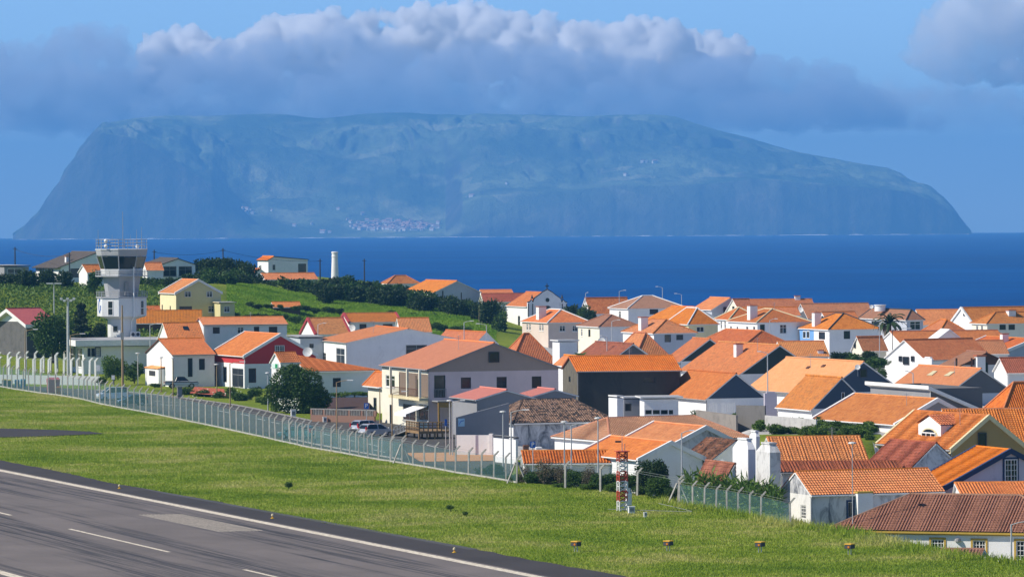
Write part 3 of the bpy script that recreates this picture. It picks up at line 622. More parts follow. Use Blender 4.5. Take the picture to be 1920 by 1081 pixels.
def house(name, label, C, d, L=None, R=None, apex=None, roof='R', wall=WHITE, tile=ORANGE, a=20, LL=None, LR=None, rf=0.5, ov=0.3, gov=0.22, trim=T_WHITE, ridge=None, verge=None,
          wins=(), band=None, gable=None, corr=0.0, lwall=None, chim=(), hipin=None, group=None, cat='house', deep=0.14, hipside=None, low=None, tile2=None, thick=0.14, base=None):
    h = House(); ar = R_(a); dR = Vector((math.cos(ar), math.sin(ar), 0)); dL = Vector((-math.sin(ar), math.cos(ar), 0))
    c = P(C[0], C[1], d); h.LR = LR if LR else solve_px(c, dR, R); h.LL = LL if LL else solve_px(c, dL, L)
    zg = gz(c.x, c.y); h.root = empty(name, (c.x, c.y, zg), ar); h.c = c; h.dR = dR; h.dL = dL; h.zg = zg
    tag(h.root, label, cat, group or 'houses of the town')
    W = lambda x, y, z: c + dR * x + dL * y + Vector((0, 0, z + zg - c.z))
    ze = c.z - zg; zb = min(gz(*(c + dR * i * h.LR + dL * j * h.LL)[:2]) for i in (0, 1) for j in (0, 1)) - zg - 0.6
    if ze < zb + 1.2: zb = ze - 2.6
    h.ze, h.zb = ze, zb
    def z_at(x, y, py):
        w_ = c + dR * x + dL * y; pxx = proj(w_)[0]; return P(pxx, py, w_.y).z - zg
    h.z_at = z_at
    def fu(face, pxx):      # local coordinate on a face from a photo column
        return solve_px(c, dR if face == 'R' else dL, pxx)
    h.fu = fu
    def rect(face, x0, y0, x1, y1):
        ua, ub = sorted((fu(face, x0), fu(face, x1))); um = (ua + ub) / 2
        X, Y = (um, 0) if face == 'R' else (0, um); return ua, ub, z_at(X, Y, y1), z_at(X, Y, y0)
    h.rect = rect
    # walls
    ops = {'L': [], 'R': []}; proud = []
    for wd in wins:
        face, st = wd[0], wd[5]; r = rect(face, *wd[1:5]); Lf = h.LR if face == 'R' else h.LL
        r = (max(r[0], 0.12), min(r[1], Lf - 0.12), r[2], r[3])
        if r[1] - r[0] < 0.15: continue
        zb = min(zb, r[2] - 0.25); (ops[face] if r[3] < ze - 0.05 else proud).append((r, st))
    h.zb = zb
    zs = [(zb, ze, 'wall', wall)]
    if band: zc = z_at(0, 0, band[0]); zs = [(zb, zc, 'wall', wall), (zc, ze, 'upper_wall', band[1])]
    for z0, z1, nm, mt in zs:
        for face, Lf in (('R', h.LR), ('L', h.LL)):
            mb = MB(); hl = [(r[0], r[1], max(r[2], z0 + 1e-3), min(r[3], z1 - 1e-3)) for r, st in ops[face] if r[2] < z1 and r[3] > z0]
            wall_face(h, mb, face, Lf, z0, z1, hl, deep)
            if face == 'R':     # the two far sides close the box
                mb.poly([(h.LR, 0, z0), (h.LR, h.LL, z0), (h.LR, h.LL, z1), (h.LR, 0, z1)]); mb.poly([(0, h.LL, z0), (0, h.LL, z1), (h.LR, h.LL, z1), (h.LR, h.LL, z0)])
            mb.build('wall' if nm == 'wall' else nm, (lwall if (lwall and face == 'L' and nm == 'wall') else mt), h.root)
    for face in 'LR':
        for r, st in ops[face]: window_obj(h, face, *r, st, deep, 'door' if (r[3] - r[2]) > 1.9 and st in 'od' else 'window')
    # roof
    if roof == 'hip': gx = None
    rz = None
    if roof == 'R': xr = h.LR * rf; rz = z_at(xr, 0, apex)
    elif roof == 'L': yr = h.LL * rf; rz = z_at(0, yr, apex)
    elif roof == 'hip':
        ins = hipin if hipin else min(h.LR, h.LL) / 2
        rz = z_at(h.LR / 2 if h.LR <= h.LL else ins, ins if h.LR <= h.LL else h.LL / 2, apex)
    if rz is not None: rz = max(rz, ze + 0.4)
    h.rz = rz; gm = gable or (band[1] if band else wall); ro = Roof(); planes = []; ridges = []; gab = MB()
    if roof == 'R':
        xr = h.LR * rf; sl_ = (rz - ze) / xr; sr_ = (rz - ze) / (h.LR - xr); g0, g1 = -gov, h.LL + gov
        planes = [((-ov, g1, ze - ov * sl_), (-ov, g0, ze - ov * sl_), (xr, g0, rz), (xr, g1, rz)), ((h.LR + ov, g0, ze - ov * sr_), (h.LR + ov, g1, ze - ov * sr_), (xr, g1, rz), (xr, g0, rz))]
        ridges = [((xr, g0, rz), (xr, g1, rz))]
        for y in (0, h.LL): gab.poly([(0, y, ze), (h.LR, y, ze), (xr, y, rz - 0.02)])
    elif roof == 'L':
        yr = h.LL * rf; sf = (rz - ze) / yr; sb = (rz - ze) / (h.LL - yr); g0, g1 = -gov, h.LR + gov
        x1r = g1
        if hipside == 'right': x1r = h.LR - yr * 1.0
        planes = [((g0, -ov, ze - ov * sf), (g1, -ov, ze - ov * sf), (x1r, yr, rz), (g0, yr, rz)), ((g1, h.LL + ov, ze - ov * sb), (g0, h.LL + ov, ze - ov * sb), (g0, yr, rz), (x1r, yr, rz))]
        if hipside == 'right': planes.append(((g1, -ov, ze - ov * sf), (g1, h.LL + ov, ze - ov * sb), (x1r, yr, rz), (x1r, yr, rz))); ridges.append(((g1, -ov, ze - ov * sf), (x1r, yr, rz)))
        ridges.append(((g0, yr, rz), (x1r, yr, rz)))
        for x in ((0,) if hipside == 'right' else (0, h.LR)): gab.poly([(x, 0, ze), (x, h.LL, ze), (x, yr, rz - 0.02)])
    elif roof == 'hip':
        if h.LR <= h.LL: p0, p1 = (h.LR / 2, ins), (h.LR / 2, h.LL - ins)
        else: p0, p1 = (ins, h.LL / 2), (h.LR - ins, h.LL / 2)
        s_ = (rz - ze) / (min(h.LR, h.LL) / 2); zo = ze - ov * s_
        A, B_, C_, D_ = (-ov, -ov, zo), (h.LR + ov, -ov, zo), (h.LR + ov, h.LL + ov, zo), (-ov, h.LL + ov, zo); q0_, q1_ = (*p0, rz), (*p1, rz)
        if h.LR <= h.LL: planes = [(A, B_, q0_, q0_), (B_, C_, q1_, q0_), (C_, D_, q1_, q1_), (D_, A, q0_, q1_)]; ridges = [(A, q0_), (B_, q0_), (C_, q1_), (D_, q1_), (q0_, q1_)]
        else: planes = [(A, B_, q1_, q0_), (B_, C_, q1_, q1_), (C_, D_, q0_, q1_), (D_, A, q0_, q0_)]; ridges = [(A, q0_), (B_, q1_), (C_, q1_), (D_, q0_), (q0_, q1_)]
    elif roof == 'shed':     # high on the left wall, low on the right side
        zl = z_at(h.LR, 0, low); g0, g1 = -gov, h.LL + gov; s_ = (ze - zl) / h.LR
        planes = [((h.LR + ov, g0, zl - ov * s_ + 0.05), (h.LR + ov, g1, zl - ov * s_ + 0.05), (-ov, g1, ze + ov * s_ + 0.05), (-ov, g0, ze + ov * s_ + 0.05))]
    elif roof == 'flat':
        planes = [((-ov, -ov, ze + thick + 0.06), (h.LR + ov, -ov, ze + thick + 0.06), (h.LR + ov, h.LL + ov, ze + thick + 0.06), (-ov, h.LL + ov, ze + thick + 0.06))]
    eb = MB(); up = Vector((0, 0, 1))
    for i, pl in enumerate(planes):
        E0, E1, R1, R0 = pl
        ro.plane(*[Vector(p) + up * 0.10 for p in pl], corr=corr, k=i)
        poly = [Vector(E0), Vector(E1), Vector(R1)] + ([Vector(R0)] if (Vector(R0) - Vector(R1)).length > 1e-3 else [])
        eb.prism([p + up * (0.085 - thick) for p in poly], [p + up * 0.085 for p in poly])
    if planes:
        ro_o = ro.build('roof', tile, h.root); h.roof = ro_o
        eb.build('eaves', trim, ro_o)
        if ridges:
            rg = MB()
            for p, q in ridges: rg.tube([Vector(p) + up * 0.12, Vector(q) + up * 0.12], 0.13, 6)
            rg.build('ridge_cap', ridge or tile, ro_o)
        if verge and roof in 'RL':
            vw = 0.34
            for E0, E1, R1, R0 in planes[:2]:
                for p, q in (((E1, R1) if roof == 'R' else (E0, R0)), ((E0, R0) if roof == 'R' else (E1, R1))):
                    p, q = Vector(p), Vector(q); sd = Vector((0, vw, 0)) if roof == 'R' else Vector((vw, 0, 0))
                    ctr = h.LL / 2 if roof == 'R' else h.LR / 2; pos = p.y if roof == 'R' else p.x
                    if pos > ctr: sd = -sd
                    o_ = -sd * 0.1; vb = MB(); vb.prism([p + o_ - up * 0.22, q + o_ - up * 0.22, q + sd - up * 0.22, p + sd - up * 0.22], [p + o_ + up * 0.26, q + o_ + up * 0.26, q + sd + up * 0.26, p + sd + up * 0.26]); vb.build('verge', verge, ro_o)
    for f_ in gab.f:
        MB().poly([gab.v[i] for i in f_]).build('gable', gm, h.root)
    if d < 820 and roof != 'flat' and a > 0 and h.LR > 3 and name not in ('sign_porch',):      # rainwater goods
        gzv = planes[-1 if roof == 'hip' else 0][0][2] if roof in ('R', 'hip') else ze
        pm = T_GREY if sum(map(ord, label)) % 2 else T_WHITE
        MB().tube([(-0.07, -0.07, zb), (-0.07, -0.07, ze - 0.25), (-ov * 0.8, -ov * 0.3, ze - 0.08)], 0.05, 5).build('downpipe', pm, h.root)
        if roof in ('R', 'hip'): MB().tube([(-ov - 0.06, -0.1, gzv + 0.03), (-ov - 0.06, h.LL + 0.1, gzv + 0.03)], 0.075, 5).build('gutter', pm, h.root)
        if roof in ('L', 'hip'): MB().tube([(-0.1, -ov - 0.06, planes[0][0][2] + 0.03), (h.LR + 0.1, -ov - 0.06, planes[0][0][2] + 0.03)], 0.075, 5).build('gutter', pm, h.root)
    for r, st in proud:
        w_ = window_obj(h, 'R' if roof == 'R' else 'L', *r, st, -0.05)
    for (fx, fy, wd, top, *m_) in chim:
        x, y = fx * h.LR, fy * h.LL; zt = z_at(x, y, top); mt = m_[0] if m_ else WHITE
        mb = MB(); mb.box(x - wd / 2, x + wd / 2, y - wd / 2, y + wd / 2, ze - 0.1, zt); o_ = mb.build('chimney', mt, h.roof if planes else h.root)
        MB().box(x - wd / 2 - 0.1, x + wd / 2 + 0.1, y - wd / 2 - 0.1, y + wd / 2 + 0.1, zt + 0.002, zt + 0.14).build('cap', m_[1] if len(m_) > 1 else T_TERRA, h.roof if planes else h.root)
    return h
# ------------------------------------------------------------------ the houses, back to front
H = house
# skyline on the hill
H('bungalow', 'flat grey building with white panel at the far left edge of the hill', (8, 500), 1010, L=-30, R=54, roof='flat', wall=GREY, tile=FLATROOF, trim=T_DARK, wins=[('R', 14, 503, 40, 530, 'w')])
H('dark_roofed_house', 'large white house with dark brown roof behind the control tower', (114, 500), 1010, L=67, R=252, apex=473, wall=WHITE, tile=SLATE, trim=T_DARK, a=24, ov=0.8, wins=[('R', 132, 503, 149, 520, 'd'), ('L', 74, 504, 82, 516, 'd'), ('L', 90, 504, 100, 516, 'd')], chim=[(0.16, 0.2, 0.9, 481)])
H('outbuilding', 'small white gabled outbuilding with orange roof left of the control tower', (164, 510), 960, L=148, R=196, apex=497, roof='L', tile=ORANGE, a=28)
H('garage', 'white double garage with dark gabled roof right of the control tower', (302, 496), 1020, L=268, R=366, apex=485, wall=WHITE, tile=SLATE, trim=T_DARK, a=14, wins=[('R', 306, 499, 331, 518, 'n'), ('R', 335, 499, 360, 517, 'n')], cat='garage')
H('outbuilding', 'small orange roofed shed in front of the white double garage', (276, 506), 980, L=267, R=305, apex=493, roof='L', tile=ORANGE, a=18)
H('two_storey_house', 'white two storey house with lopsided orange roof on the hilltop', (503, 487), 1105, L=483, R=577, apex=481, rf=0.14, wall=WHITE, tile=ORANGE, trim=T_DARK, wins=[('L', 486, 497, 490, 506, 'w'), ('R', 511, 496, 516, 506, 'd'), ('R', 559, 494, 574, 511, 'd')])  # wide dark pane at the right stands in for the shaded open porch
H('house_wing', 'low orange roofed wing with white chimney left of the hilltop house', (466, 520), 1090, L=449, R=508, apex=504, tile=ORANGE, a=24, chim=[(0.2, 0.7, 0.7, 502)])
H('cottage', 'long low cottage with orange roof below the hilltop house', (498, 524), 1075, L=484, R=595, apex=513, roof='L', wall=WHITE2, tile=ORANGE, a=16, wins=[('R', 511, 527, 519, 535, 'w'), ('R', 531, 527, 539, 535, 'w'), ('R', 577, 527, 587, 535, 'd')])
H('hip_roofed_house', 'small white house with red hip roof beside the sea horizon', (728, 531), 1085, L=715, R=786, apex=517, roof='hip', tile=REDTILE, ridge=REDTILE, wins=[('L', 717, 535, 721, 541, 'w'), ('R', 750, 535, 756, 541, 'w')])
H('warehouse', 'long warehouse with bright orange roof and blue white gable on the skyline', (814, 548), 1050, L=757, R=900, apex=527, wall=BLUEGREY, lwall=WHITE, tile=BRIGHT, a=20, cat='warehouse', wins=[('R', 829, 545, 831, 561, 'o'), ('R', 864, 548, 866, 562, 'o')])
H('low_house', 'low building with white roof edge behind the red roofed row', (905, 552), 1075, R=962, LL=9, apex=544, roof='L', tile=SALMON, a=6)
H('row_house', 'long low row with dark red roof left of the church', (908, 566), 1040, R=990, LL=10, apex=551, roof='L', wall=WHITE, tile=DARKRED, a=6)
H('row_house', 'row house with orange roof behind the trees right of the church', (1108, 586), 1010, L=1089, R=1184, apex=559, roof='L', tile=ORANGE, a=24)
# yellow house and the farm behind the tower
H('gabled_house', 'yellow two storey gabled house with white framed windows below the field', (330, 549), 900, L=300, R=414, apex=525, wall=YELLOW, lwall=PALEYEL, tile=BRIGHT, a=22, verge=T_WHITE, wins=[('R', 346, 546, 358, 557, 'w'), ('R', 387, 546, 398, 557, 'w'), ('R', 390, 573, 402, 585, 'w'), ('R', 336, 574, 360, 582, 'b'), ('L', 303, 571, 305, 583, 'o'), ('L', 318, 573, 320, 583, 'o')])
H('annex', 'flat roofed annex at the right side of the yellow house', (413, 569), 896, R=440, LL=7, roof='flat', wall=YELLOW, tile=FLATROOF, trim=T_CREAM, a=14, wins=[('R', 420, 574, 431, 585, 'w')], cat='annex')
H('garden_shed', 'small brown shed with orange tiles at the edge of the green field', (514, 576), 945, L=508, R=563, apex=567, roof='L', wall=BROWNWALL, tile=OLDORANGE, a=8, wins=[('R', 518, 579, 526, 592, 'o')], cat='shed')
H('stone_building', 'stone clad building with red roof and wide white eaves at the left edge', (50, 603), 840, L=-8, R=96, apex=579, roof='L', gable=WHITE, wall=block_mat((0.10, 0.10, 0.10)), lwall=block_mat((0.30, 0.29, 0.28)), tile=tile_mat((0.42, 0.06, 0.06), (0.5, 0.09, 0.08), (0.3, 0.06, 0.05), 0.05), a=38, ov=1.2, gov=1.0, thick=0.6)  # pale left and dark right stone: sun and shade set in the colours
H('dark_house', 'dark walled house with long orange roof behind the control tower shaft', (252, 606), 880, R=377, LL=13, apex=583, roof='L', wall=BROWNWALL, tile=OLDORANGE, a=4)
H('outbuilding', 'red roofed house peeping over the dark walled house beside the tower', (262, 590), 905, R=302, LL=9, apex=575, roof='L', wall=WHITE, tile=REDTILE, a=10)
H('skylight_house', 'white gabled house with skylight in its orange roof behind the terminal', (318, 638), 785, L=297, R=382, apex=606, roof='L', tile=OLDORANGE, a=14)
H('long_house', 'long white house with narrow orange roof above the red house', (383, 609), 800, L=367, R=538, apex=596, roof='L', wall=WHITE2, tile=BRIGHT, a=9, trim=T_TERRA, wins=[('R', 399, 613, 412, 625, 'd'), ('R', 445, 613, 457, 625, 'w'), ('R', 476, 612, 486, 625, 'b'), ('R', 504, 612, 520, 624, 'b')])
H('lean_to', 'grey flat roofed shed between the long house and the blue white hall', (563, 634), 775, L=540, R=606, roof='flat', wall=BLUEGREY, tile=FLATROOF, trim=T_GREY, a=12, cat='shed', wins=[('R', 580, 644, 588, 652, 'o')])
H('gabled_cottage', 'white cottage with red gable edge and orange roof behind the blue hall', (592, 626), 850, L=564, R=656, apex=597, roof='L', tile=OLDORANGE, a=18, verge=T_RED)
H('row_house', 'white row house with red door and red gable edge behind the blue hall', (655, 604), 865, L=637, R=751, apex=588, roof='L', tile=OLDORANGE, a=10, verge=T_RED, wins=[('R', 674, 607, 687, 619, 'b'), ('R', 718, 607, 736, 613, 'd')])
H('row_house', 'orange roofed end house right of the red edged row house', (752, 622), 850, R=808, LL=9, apex=597, roof='L', tile=OLDORANGE, a=8)
H('low_house', 'house with flat pitched red orange roof and white gable wall behind the pink building', (892, 643), 800, L=818, R=931, apex=623, tile=REDTILE, a=24)
# behind the church to the right: the far rows
H('hip_roofed_house', 'white house with tan hip roof among street lamps near the sea', (1178, 578), 965, L=1143, R=1286, apex=555, roof='hip', tile=TAN, ridge=T_WHITE, wins=[('L', 1160, 583, 1164, 596, 'w'), ('R', 1218, 579, 1234, 589, 'd')])
H('row_house', 'house with plain orange roof left of the yellow walled house', (1254, 600), 905, L=1212, R=1350, apex=576, tile=ORANGE)
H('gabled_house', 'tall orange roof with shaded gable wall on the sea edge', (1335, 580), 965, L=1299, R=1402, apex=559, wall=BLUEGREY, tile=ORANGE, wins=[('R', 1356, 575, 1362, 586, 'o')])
H('row_house', 'long orange roofed row on the sea edge with white chimney', (1386, 581), 1010, R=1528, LL=11, apex=562, roof='L', tile=REDTILE, a=5, chim=[(0.82, 0.5, 1.1, 555), (0.12, 0.4, 1.2, 570)])
H('gabled_house', 'narrow cream gable with slit window at the left of the long row', (1388, 584), 960, L=1362, R=1416, apex=561, roof='L', wall=CREAM, tile=REDTILE, a=30, wins=[('L', 1374, 574, 1377, 582, 'o')])
H('row_house', 'low orange roof between the long row and the hip roofed pair', (1400, 592), 935, R=1500, LL=9, apex=577, roof='L', tile=ORANGE, a=6)
H('hip_roofed_house', 'pale yellow walled house with orange hip roof and white ridges', (1291, 606), 870, L=1250, R=1346, apex=578, roof='hip', wall=PALEYEL, tile=BRIGHT, ridge=T_WHITE, wins=[('R', 1306, 612, 1320, 622, 'w')])
H('hip_roofed_house', 'white hip roofed house half hidden behind a larger twin', (1368, 598), 885, L=1342, R=1428, apex=577, roof='hip', tile=BRIGHT, ridge=T_CREAM, wins=[('L', 1351, 602, 1354, 616, 'w'), ('L', 1358, 602, 1361, 616, 'w')])
H('hip_roofed_house', 'large white house with orange hip roof and wide white chimney', (1420, 604), 850, L=1365, R=1518, apex=580, roof='hip', wall=WHITE, tile=OLDORANGE, ridge=T_CREAM, wins=[('L', 1369, 611, 1372, 624, 'n'), ('L', 1381, 612, 1384, 625, 'n'), ('L', 1399, 612, 1403, 624, 'n'), ('L', 1412, 612, 1416, 624, 'n'), ('R', 1425, 608, 1434, 625, 'd'), ('R', 1462, 608, 1475, 625, 'w')], chim=[(0.12, 0.38, 1.4, 573)])
H('old_house', 'house with mottled orange roof and dark gable on the sea edge', (1516, 597), 970, L=1490, R=1640, apex=570, roof='L', wall=WHITE2, lwall=DARKGREY, gable=DARKGREY, tile=tile_mat((0.44, 0.15, 0.06), (0.55, 0.24, 0.11), (0.24, 0.10, 0.06), 0.5), a=12)
H('gabled_cottage', 'small white gable with slit window below the mottled roof', (1551, 601), 935, L=1532, R=1610, apex=585, roof='L', tile=SALMON, a=24, wins=[('L', 1541, 592, 1544, 598, 'o')])
h_bp = H('hip_roofed_house', 'house with blue painted panel and white walls under an orange hip roof', (1555, 617), 840, L=1499, R=1652, apex=588, roof='hip', wall=WHITE, tile=ORANGE, ridge=T_DARK, wins=[('L', 1535, 622, 1547, 636, 'b'), ('R', 1582, 620, 1594, 635, 'd')], chim=[(0.1, 0.6, 1.2, 586)])
H('hip_roofed_house', 'brown hip roofed house with round water tank and wide dark window', (1700, 598), 930, L=1613, R=1731, apex=581, roof='hip', wall=BLUEGREY, tile=BROWN, ridge=T_DARK, wins=[('L', 1634, 602, 1650, 610, 'd'), ('R', 1706, 602, 1726, 618, 'w')])
H('row_house', 'long plain orange roof left of the white gable at the right', (1730, 609), 1000, R=1812, LL=14, apex=581, roof='L', tile=ORANGE, a=5)
H('low_house', 'low orange roof between the palm and the white gable', (1762, 622), 870, L=1728, R=1812, apex=600, roof='hip', tile=ORANGE)
H('gabled_house', 'white house with tall narrow gable and orange roof at the right', (1822, 604), 930, L=1784, R=1960, apex=577, roof='L', wall=WHITE, tile=ORANGE, a=26, verge=T_WHITE, wins=[('L', 1793, 609, 1798, 621, 'n'), ('L', 1807, 583, 1810, 592, 'd')])
H('hip_roofed_house', 'cream house with mottled hip roof at the right edge', (1851, 606), 890, L=1822, R=1975, apex=586, roof='hip', wall=CREAM, tile=OLDORANGE, wins=[('L', 1830, 610, 1834, 620, 'w'), ('L', 1839, 610, 1843, 620, 'w'), ('R', 1874, 608, 1886, 618, 'd'), ('R', 1891, 608, 1903, 618, 'd')], chim=[(0.45, 0.4, 1.4, 582)])
H('hip_roofed_house', 'rose coloured house with orange hip roof in front of the church', (1028, 604), 905, L=979, R=1105, apex=581, roof='hip', wall=ROSE, tile=BRIGHT, ridge=T_WHITE, wins=[('L', 987, 607, 990, 619, 'w'), ('L', 992, 607, 995, 619, 'w'), ('L', 1011, 608, 1014, 620, 'w'), ('L', 1016, 608, 1019, 620, 'w'), ('R', 1049, 610, 1060, 621, 'w'), ('R', 1073, 610, 1083, 621, 'w')], chim=[(0.15, 0.5, 1.5, 575)])
H('hip_roofed_house', 'cream house with brown hip roof right of the rose coloured house', (1124, 612), 865, L=1084, R=1198, apex=591, roof='hip', wall=WHITE2, lwall=CREAM, tile=BROWN, ridge=BROWN, wins=[('L', 1089, 616, 1092, 630, 'w'), ('L', 1103, 617, 1107, 631, 'b')])
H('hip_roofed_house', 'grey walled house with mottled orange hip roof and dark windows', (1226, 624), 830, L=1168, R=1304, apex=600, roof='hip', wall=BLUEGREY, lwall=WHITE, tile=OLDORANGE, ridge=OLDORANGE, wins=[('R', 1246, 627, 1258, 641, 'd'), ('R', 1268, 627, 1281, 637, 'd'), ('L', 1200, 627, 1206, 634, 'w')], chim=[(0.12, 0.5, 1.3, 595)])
# middle rows
H('hip_roofed_house', 'house with wide red orange hip roof behind the chimney roof', (1385, 656), 745, L=1292, R=1500, apex=621, roof='hip', tile=REDTILE, hipin=3.0)
H('low_house', 'low house with bright orange roof behind the shaded gable', (1470, 668), 715, R=1553, LL=11, apex=641, roof='L', tile=BRIGHT, a=5, chim=[(0.85, 0.1, 0.8, 657)])
H('gabled_house', 'white cottage with steep orange roof at the foot of the palm', (1672, 646), 790, L=1642, R=1735, apex=629, roof='R', tile=REDTILE, a=22, verge=T_WHITE)
H('gabled_cottage', 'small cream gable beside the hedge with slit window', (1618, 655), 770, L=1598, R=1662, apex=632, roof='L', wall=CREAM, tile=REDTILE, a=28, wins=[('L', 1602, 638, 1605, 652, 'o')])
H('row_house', 'long orange roofed house with white pediment dormer on the right', (1700, 655), 770, L=1642, R=1900, apex=622, roof='L', tile=REDTILE, a=12)
H('gabled_house', 'house with white bargeboards and red orange roof at the right edge', (1889, 657), 745, L=1800, R=1990, apex=636, wall=BLUEGREY, tile=REDTILE, a=18, verge=T_WHITE, chim=[(0.3, 0.4, 1.0, 626)])
H('low_house', 'second orange roof strip below the white pediment dormer', (1760, 664), 735, R=1890, LL=9, apex=640, roof='L', tile=REDTILE, a=6)
H('gabled_house', 'tall white gabled house with dark door above the grey modern house', (1735, 674), 700, L=1659, R=1860, apex=638, roof='L', wall=WHITE, tile=REDTILE, a=34, wins=[('L', 1686, 667, 1692, 677, 'd'), ('L', 1694, 668, 1705, 683, 'o'), ('L', 1709, 667, 1715, 677, 'd')])
H('terrace_house', 'shaded terrace with brown timber roof and white wall at the right', (1800, 684), 680, L=1772, R=1892, apex=661, roof='R', wall=WHITE2, tile=BROWN, trim=T_BROWN, a=14, ov=0.9, gov=1.0, gable=BROWNWALL, wins=[('R', 1812, 687, 1818, 695, 'o'), ('R', 1842, 679, 1852, 700, 'o'), ('R', 1880, 687, 1888, 703, 'o')])
H('low_house', 'mottled red roof at the right edge below the white bargeboards', (1890, 699), 640, R=1990, LL=9, apex=672, roof='L', tile=DARKRED, a=6)
H('hip_roofed_house', 'house with red orange hip roof behind the white cube', (958, 682), 715, L=930, R=1045, apex=626, roof='hip', tile=REDTILE, ridge=REDTILE)
H('white_cube', 'small flat roofed white cube building beside banana leaves', (1049, 641), 705, L=1036, R=1082, roof='flat', wall=WHITE, tile=FLATROOF, a=16, cat='building')
H('hip_roofed_house', 'red orange hip roof behind the sagging dark roof', (1192, 668), 715, L=1148, R=1254, apex=625, roof='hip', tile=REDTILE)
H('ruined_house', 'old house with sagging dark red brown roof behind the block building', (1155, 668), 685, L=1089, R=1216, apex=645, wall=DARKGREY, tile=DARKRED, a=22, gov=0.5)
H('low_house', 'low orange roof at the left behind the block building', (1062, 684), 660, L=1040, R=1100, apex=668, tile=ORANGE)
H('gabled_house', 'orange roofed house with dark green gable left of the broad chimney roof', (1276, 677), 690, L=1246, R=1385, apex=636, wall=WHITE, gable=DARKGREEN, tile=REDTILE, verge=None)
h_ch = H('gabled_house', 'broad orange roof with white chimney and dark green gable', (1388, 701), 640, L=1277, R=1535, apex=648, wall=WHITE, gable=DARKGREEN, tile=OLDORANGE, chim=[(0.30, 0.42, 0.95, 645)], wins=[])
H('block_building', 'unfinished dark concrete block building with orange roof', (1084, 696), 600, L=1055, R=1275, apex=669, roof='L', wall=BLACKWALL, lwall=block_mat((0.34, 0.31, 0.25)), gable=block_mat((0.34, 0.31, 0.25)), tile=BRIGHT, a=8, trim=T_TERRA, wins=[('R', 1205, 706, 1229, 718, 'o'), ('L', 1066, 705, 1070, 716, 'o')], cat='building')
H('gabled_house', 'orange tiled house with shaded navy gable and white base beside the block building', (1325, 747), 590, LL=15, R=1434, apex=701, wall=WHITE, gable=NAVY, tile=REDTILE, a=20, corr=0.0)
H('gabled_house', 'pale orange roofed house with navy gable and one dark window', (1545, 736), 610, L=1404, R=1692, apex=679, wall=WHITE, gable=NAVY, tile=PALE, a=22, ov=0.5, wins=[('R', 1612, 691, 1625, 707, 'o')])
H('gabled_house', 'smaller orange roof with slate blue gable in front of the pale roof', (1523, 766), 560, L=1459, R=1632, apex=709, wall=WHITE2, gable=NAVY, tile=OLDORANGE, a=20, wins=[('R', 1577, 735, 1583, 750, 'w')])
H('gabled_house', 'salmon roofed house with two pale skylights and dark gable', (1777, 738), 610, L=1664, R=1900, apex=692, wall=BLUEGREY, gable=DARKGREY, tile=SALMON, a=22, wins=[('R', 1810, 725, 1826, 733, 'o')])
h_mod = H('modern_house', 'dark grey modern house with white sloping roof edge', (1745, 728), 560, L=1632, R=1842, roof='shed', low=770, wall=DARKGREY, lwall=GREY, tile=FLATROOF, a=20, thick=0.42, ov=0.5, gov=0.5, wins=[('L', 1646, 738, 1656, 751, 'b'), ('R', 1770, 757, 1785, 770, 'b')])  # right wall darker than left: its shade is put into the wall colour
H('gabled_house', 'orange roofed house with white gutter in front of the modern house', (1680, 795), 535, L=1527, R=1835, apex=749, wall=WHITE, gable=GREY, tile=ORANGE, a=25, verge=T_WHITE, trim=T_WHITE)
H('hip_roofed_house', 'large orange hip roof cut by the right edge', (1878, 778), 530, L=1836, R=2020, apex=718, roof='hip', tile=ORANGE, ridge=ORANGE, wall=WHITE)
# the pink building group
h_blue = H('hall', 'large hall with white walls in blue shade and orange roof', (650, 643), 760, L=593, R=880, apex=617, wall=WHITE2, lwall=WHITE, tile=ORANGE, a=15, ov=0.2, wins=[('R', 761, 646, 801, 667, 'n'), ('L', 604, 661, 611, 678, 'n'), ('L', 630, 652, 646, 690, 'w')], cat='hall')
H('tiled_house', 'low white house with bright S tiled hip roof behind the round tree', (577, 697), 690, L=511, R=708, apex=664, roof='L', hipside='right', wall=WHITE2, lwall=WHITE, tile=ORANGE, a=16, corr=0.36, wins=[('R', 624, 708, 639, 725, 'd')])
h_w = H('white_house', 'white gabled house with orange roof and small cabinet beside the pickup', (325, 665), 735, L=275, R=402, apex=636, roof='L', wall=WHITE, tile=BRIGHT, a=20, wins=[('R', 373, 672, 384, 693, 'd'), ('R', 352, 671, 361, 706, 'o')], ov=0.25, trim=T_BROWN)
h_r = H('red_house', 'red and white house with white gable edges and orange roof', (459, 667), 728, L=394, R=592, apex=627, wall=WHITE, band=(682, RED), tile=ORANGE, a=22, verge=T_WHITE, wins=[('R', 515, 647, 533, 664, 'g'), ('L', 418, 687, 425, 716, 'b'), ('L', 402, 684, 406, 714, 'b'), ('L', 435, 690, 456, 726, 'n'), ('R', 466, 690, 480, 717, 'b')])
H('gatehouse', 'small cream gatehouse with orange hip roof left of the pink building', (722, 716), 632, L=690, R=745, apex=700, roof='hip', wall=CREAM, tile=ORANGE, a=18, ov=0.6, wins=[('L', 700, 745, 706, 770, 'o')])
h_pink = H('pink_building', 'two storey pink and cream building with salmon roof and brown gable', (804, 692), 585, L=716, R=1047, apex=644, wall=PINK, lwall=CREAM, gable=TAUPE, band=(697, TAUPE), tile=SALMON, a=18, trim=T_GREY, ov=0.35,
    wins=[('L', 723, 703, 740, 725, 'w'), ('R', 864, 707, 883, 728, 'o'), ('R', 931, 706, 950, 727, 'o'), ('R', 997, 705, 1015, 727, 'o'), ('R', 814, 703, 835, 745, 'd'), ('R', 916, 659, 936, 679, 'o'), ('L', 730, 758, 735, 795, 'o'), ('L', 755, 757, 779, 788, 'n'), ('L', 784, 757, 803, 788, 'w')], cat='building')
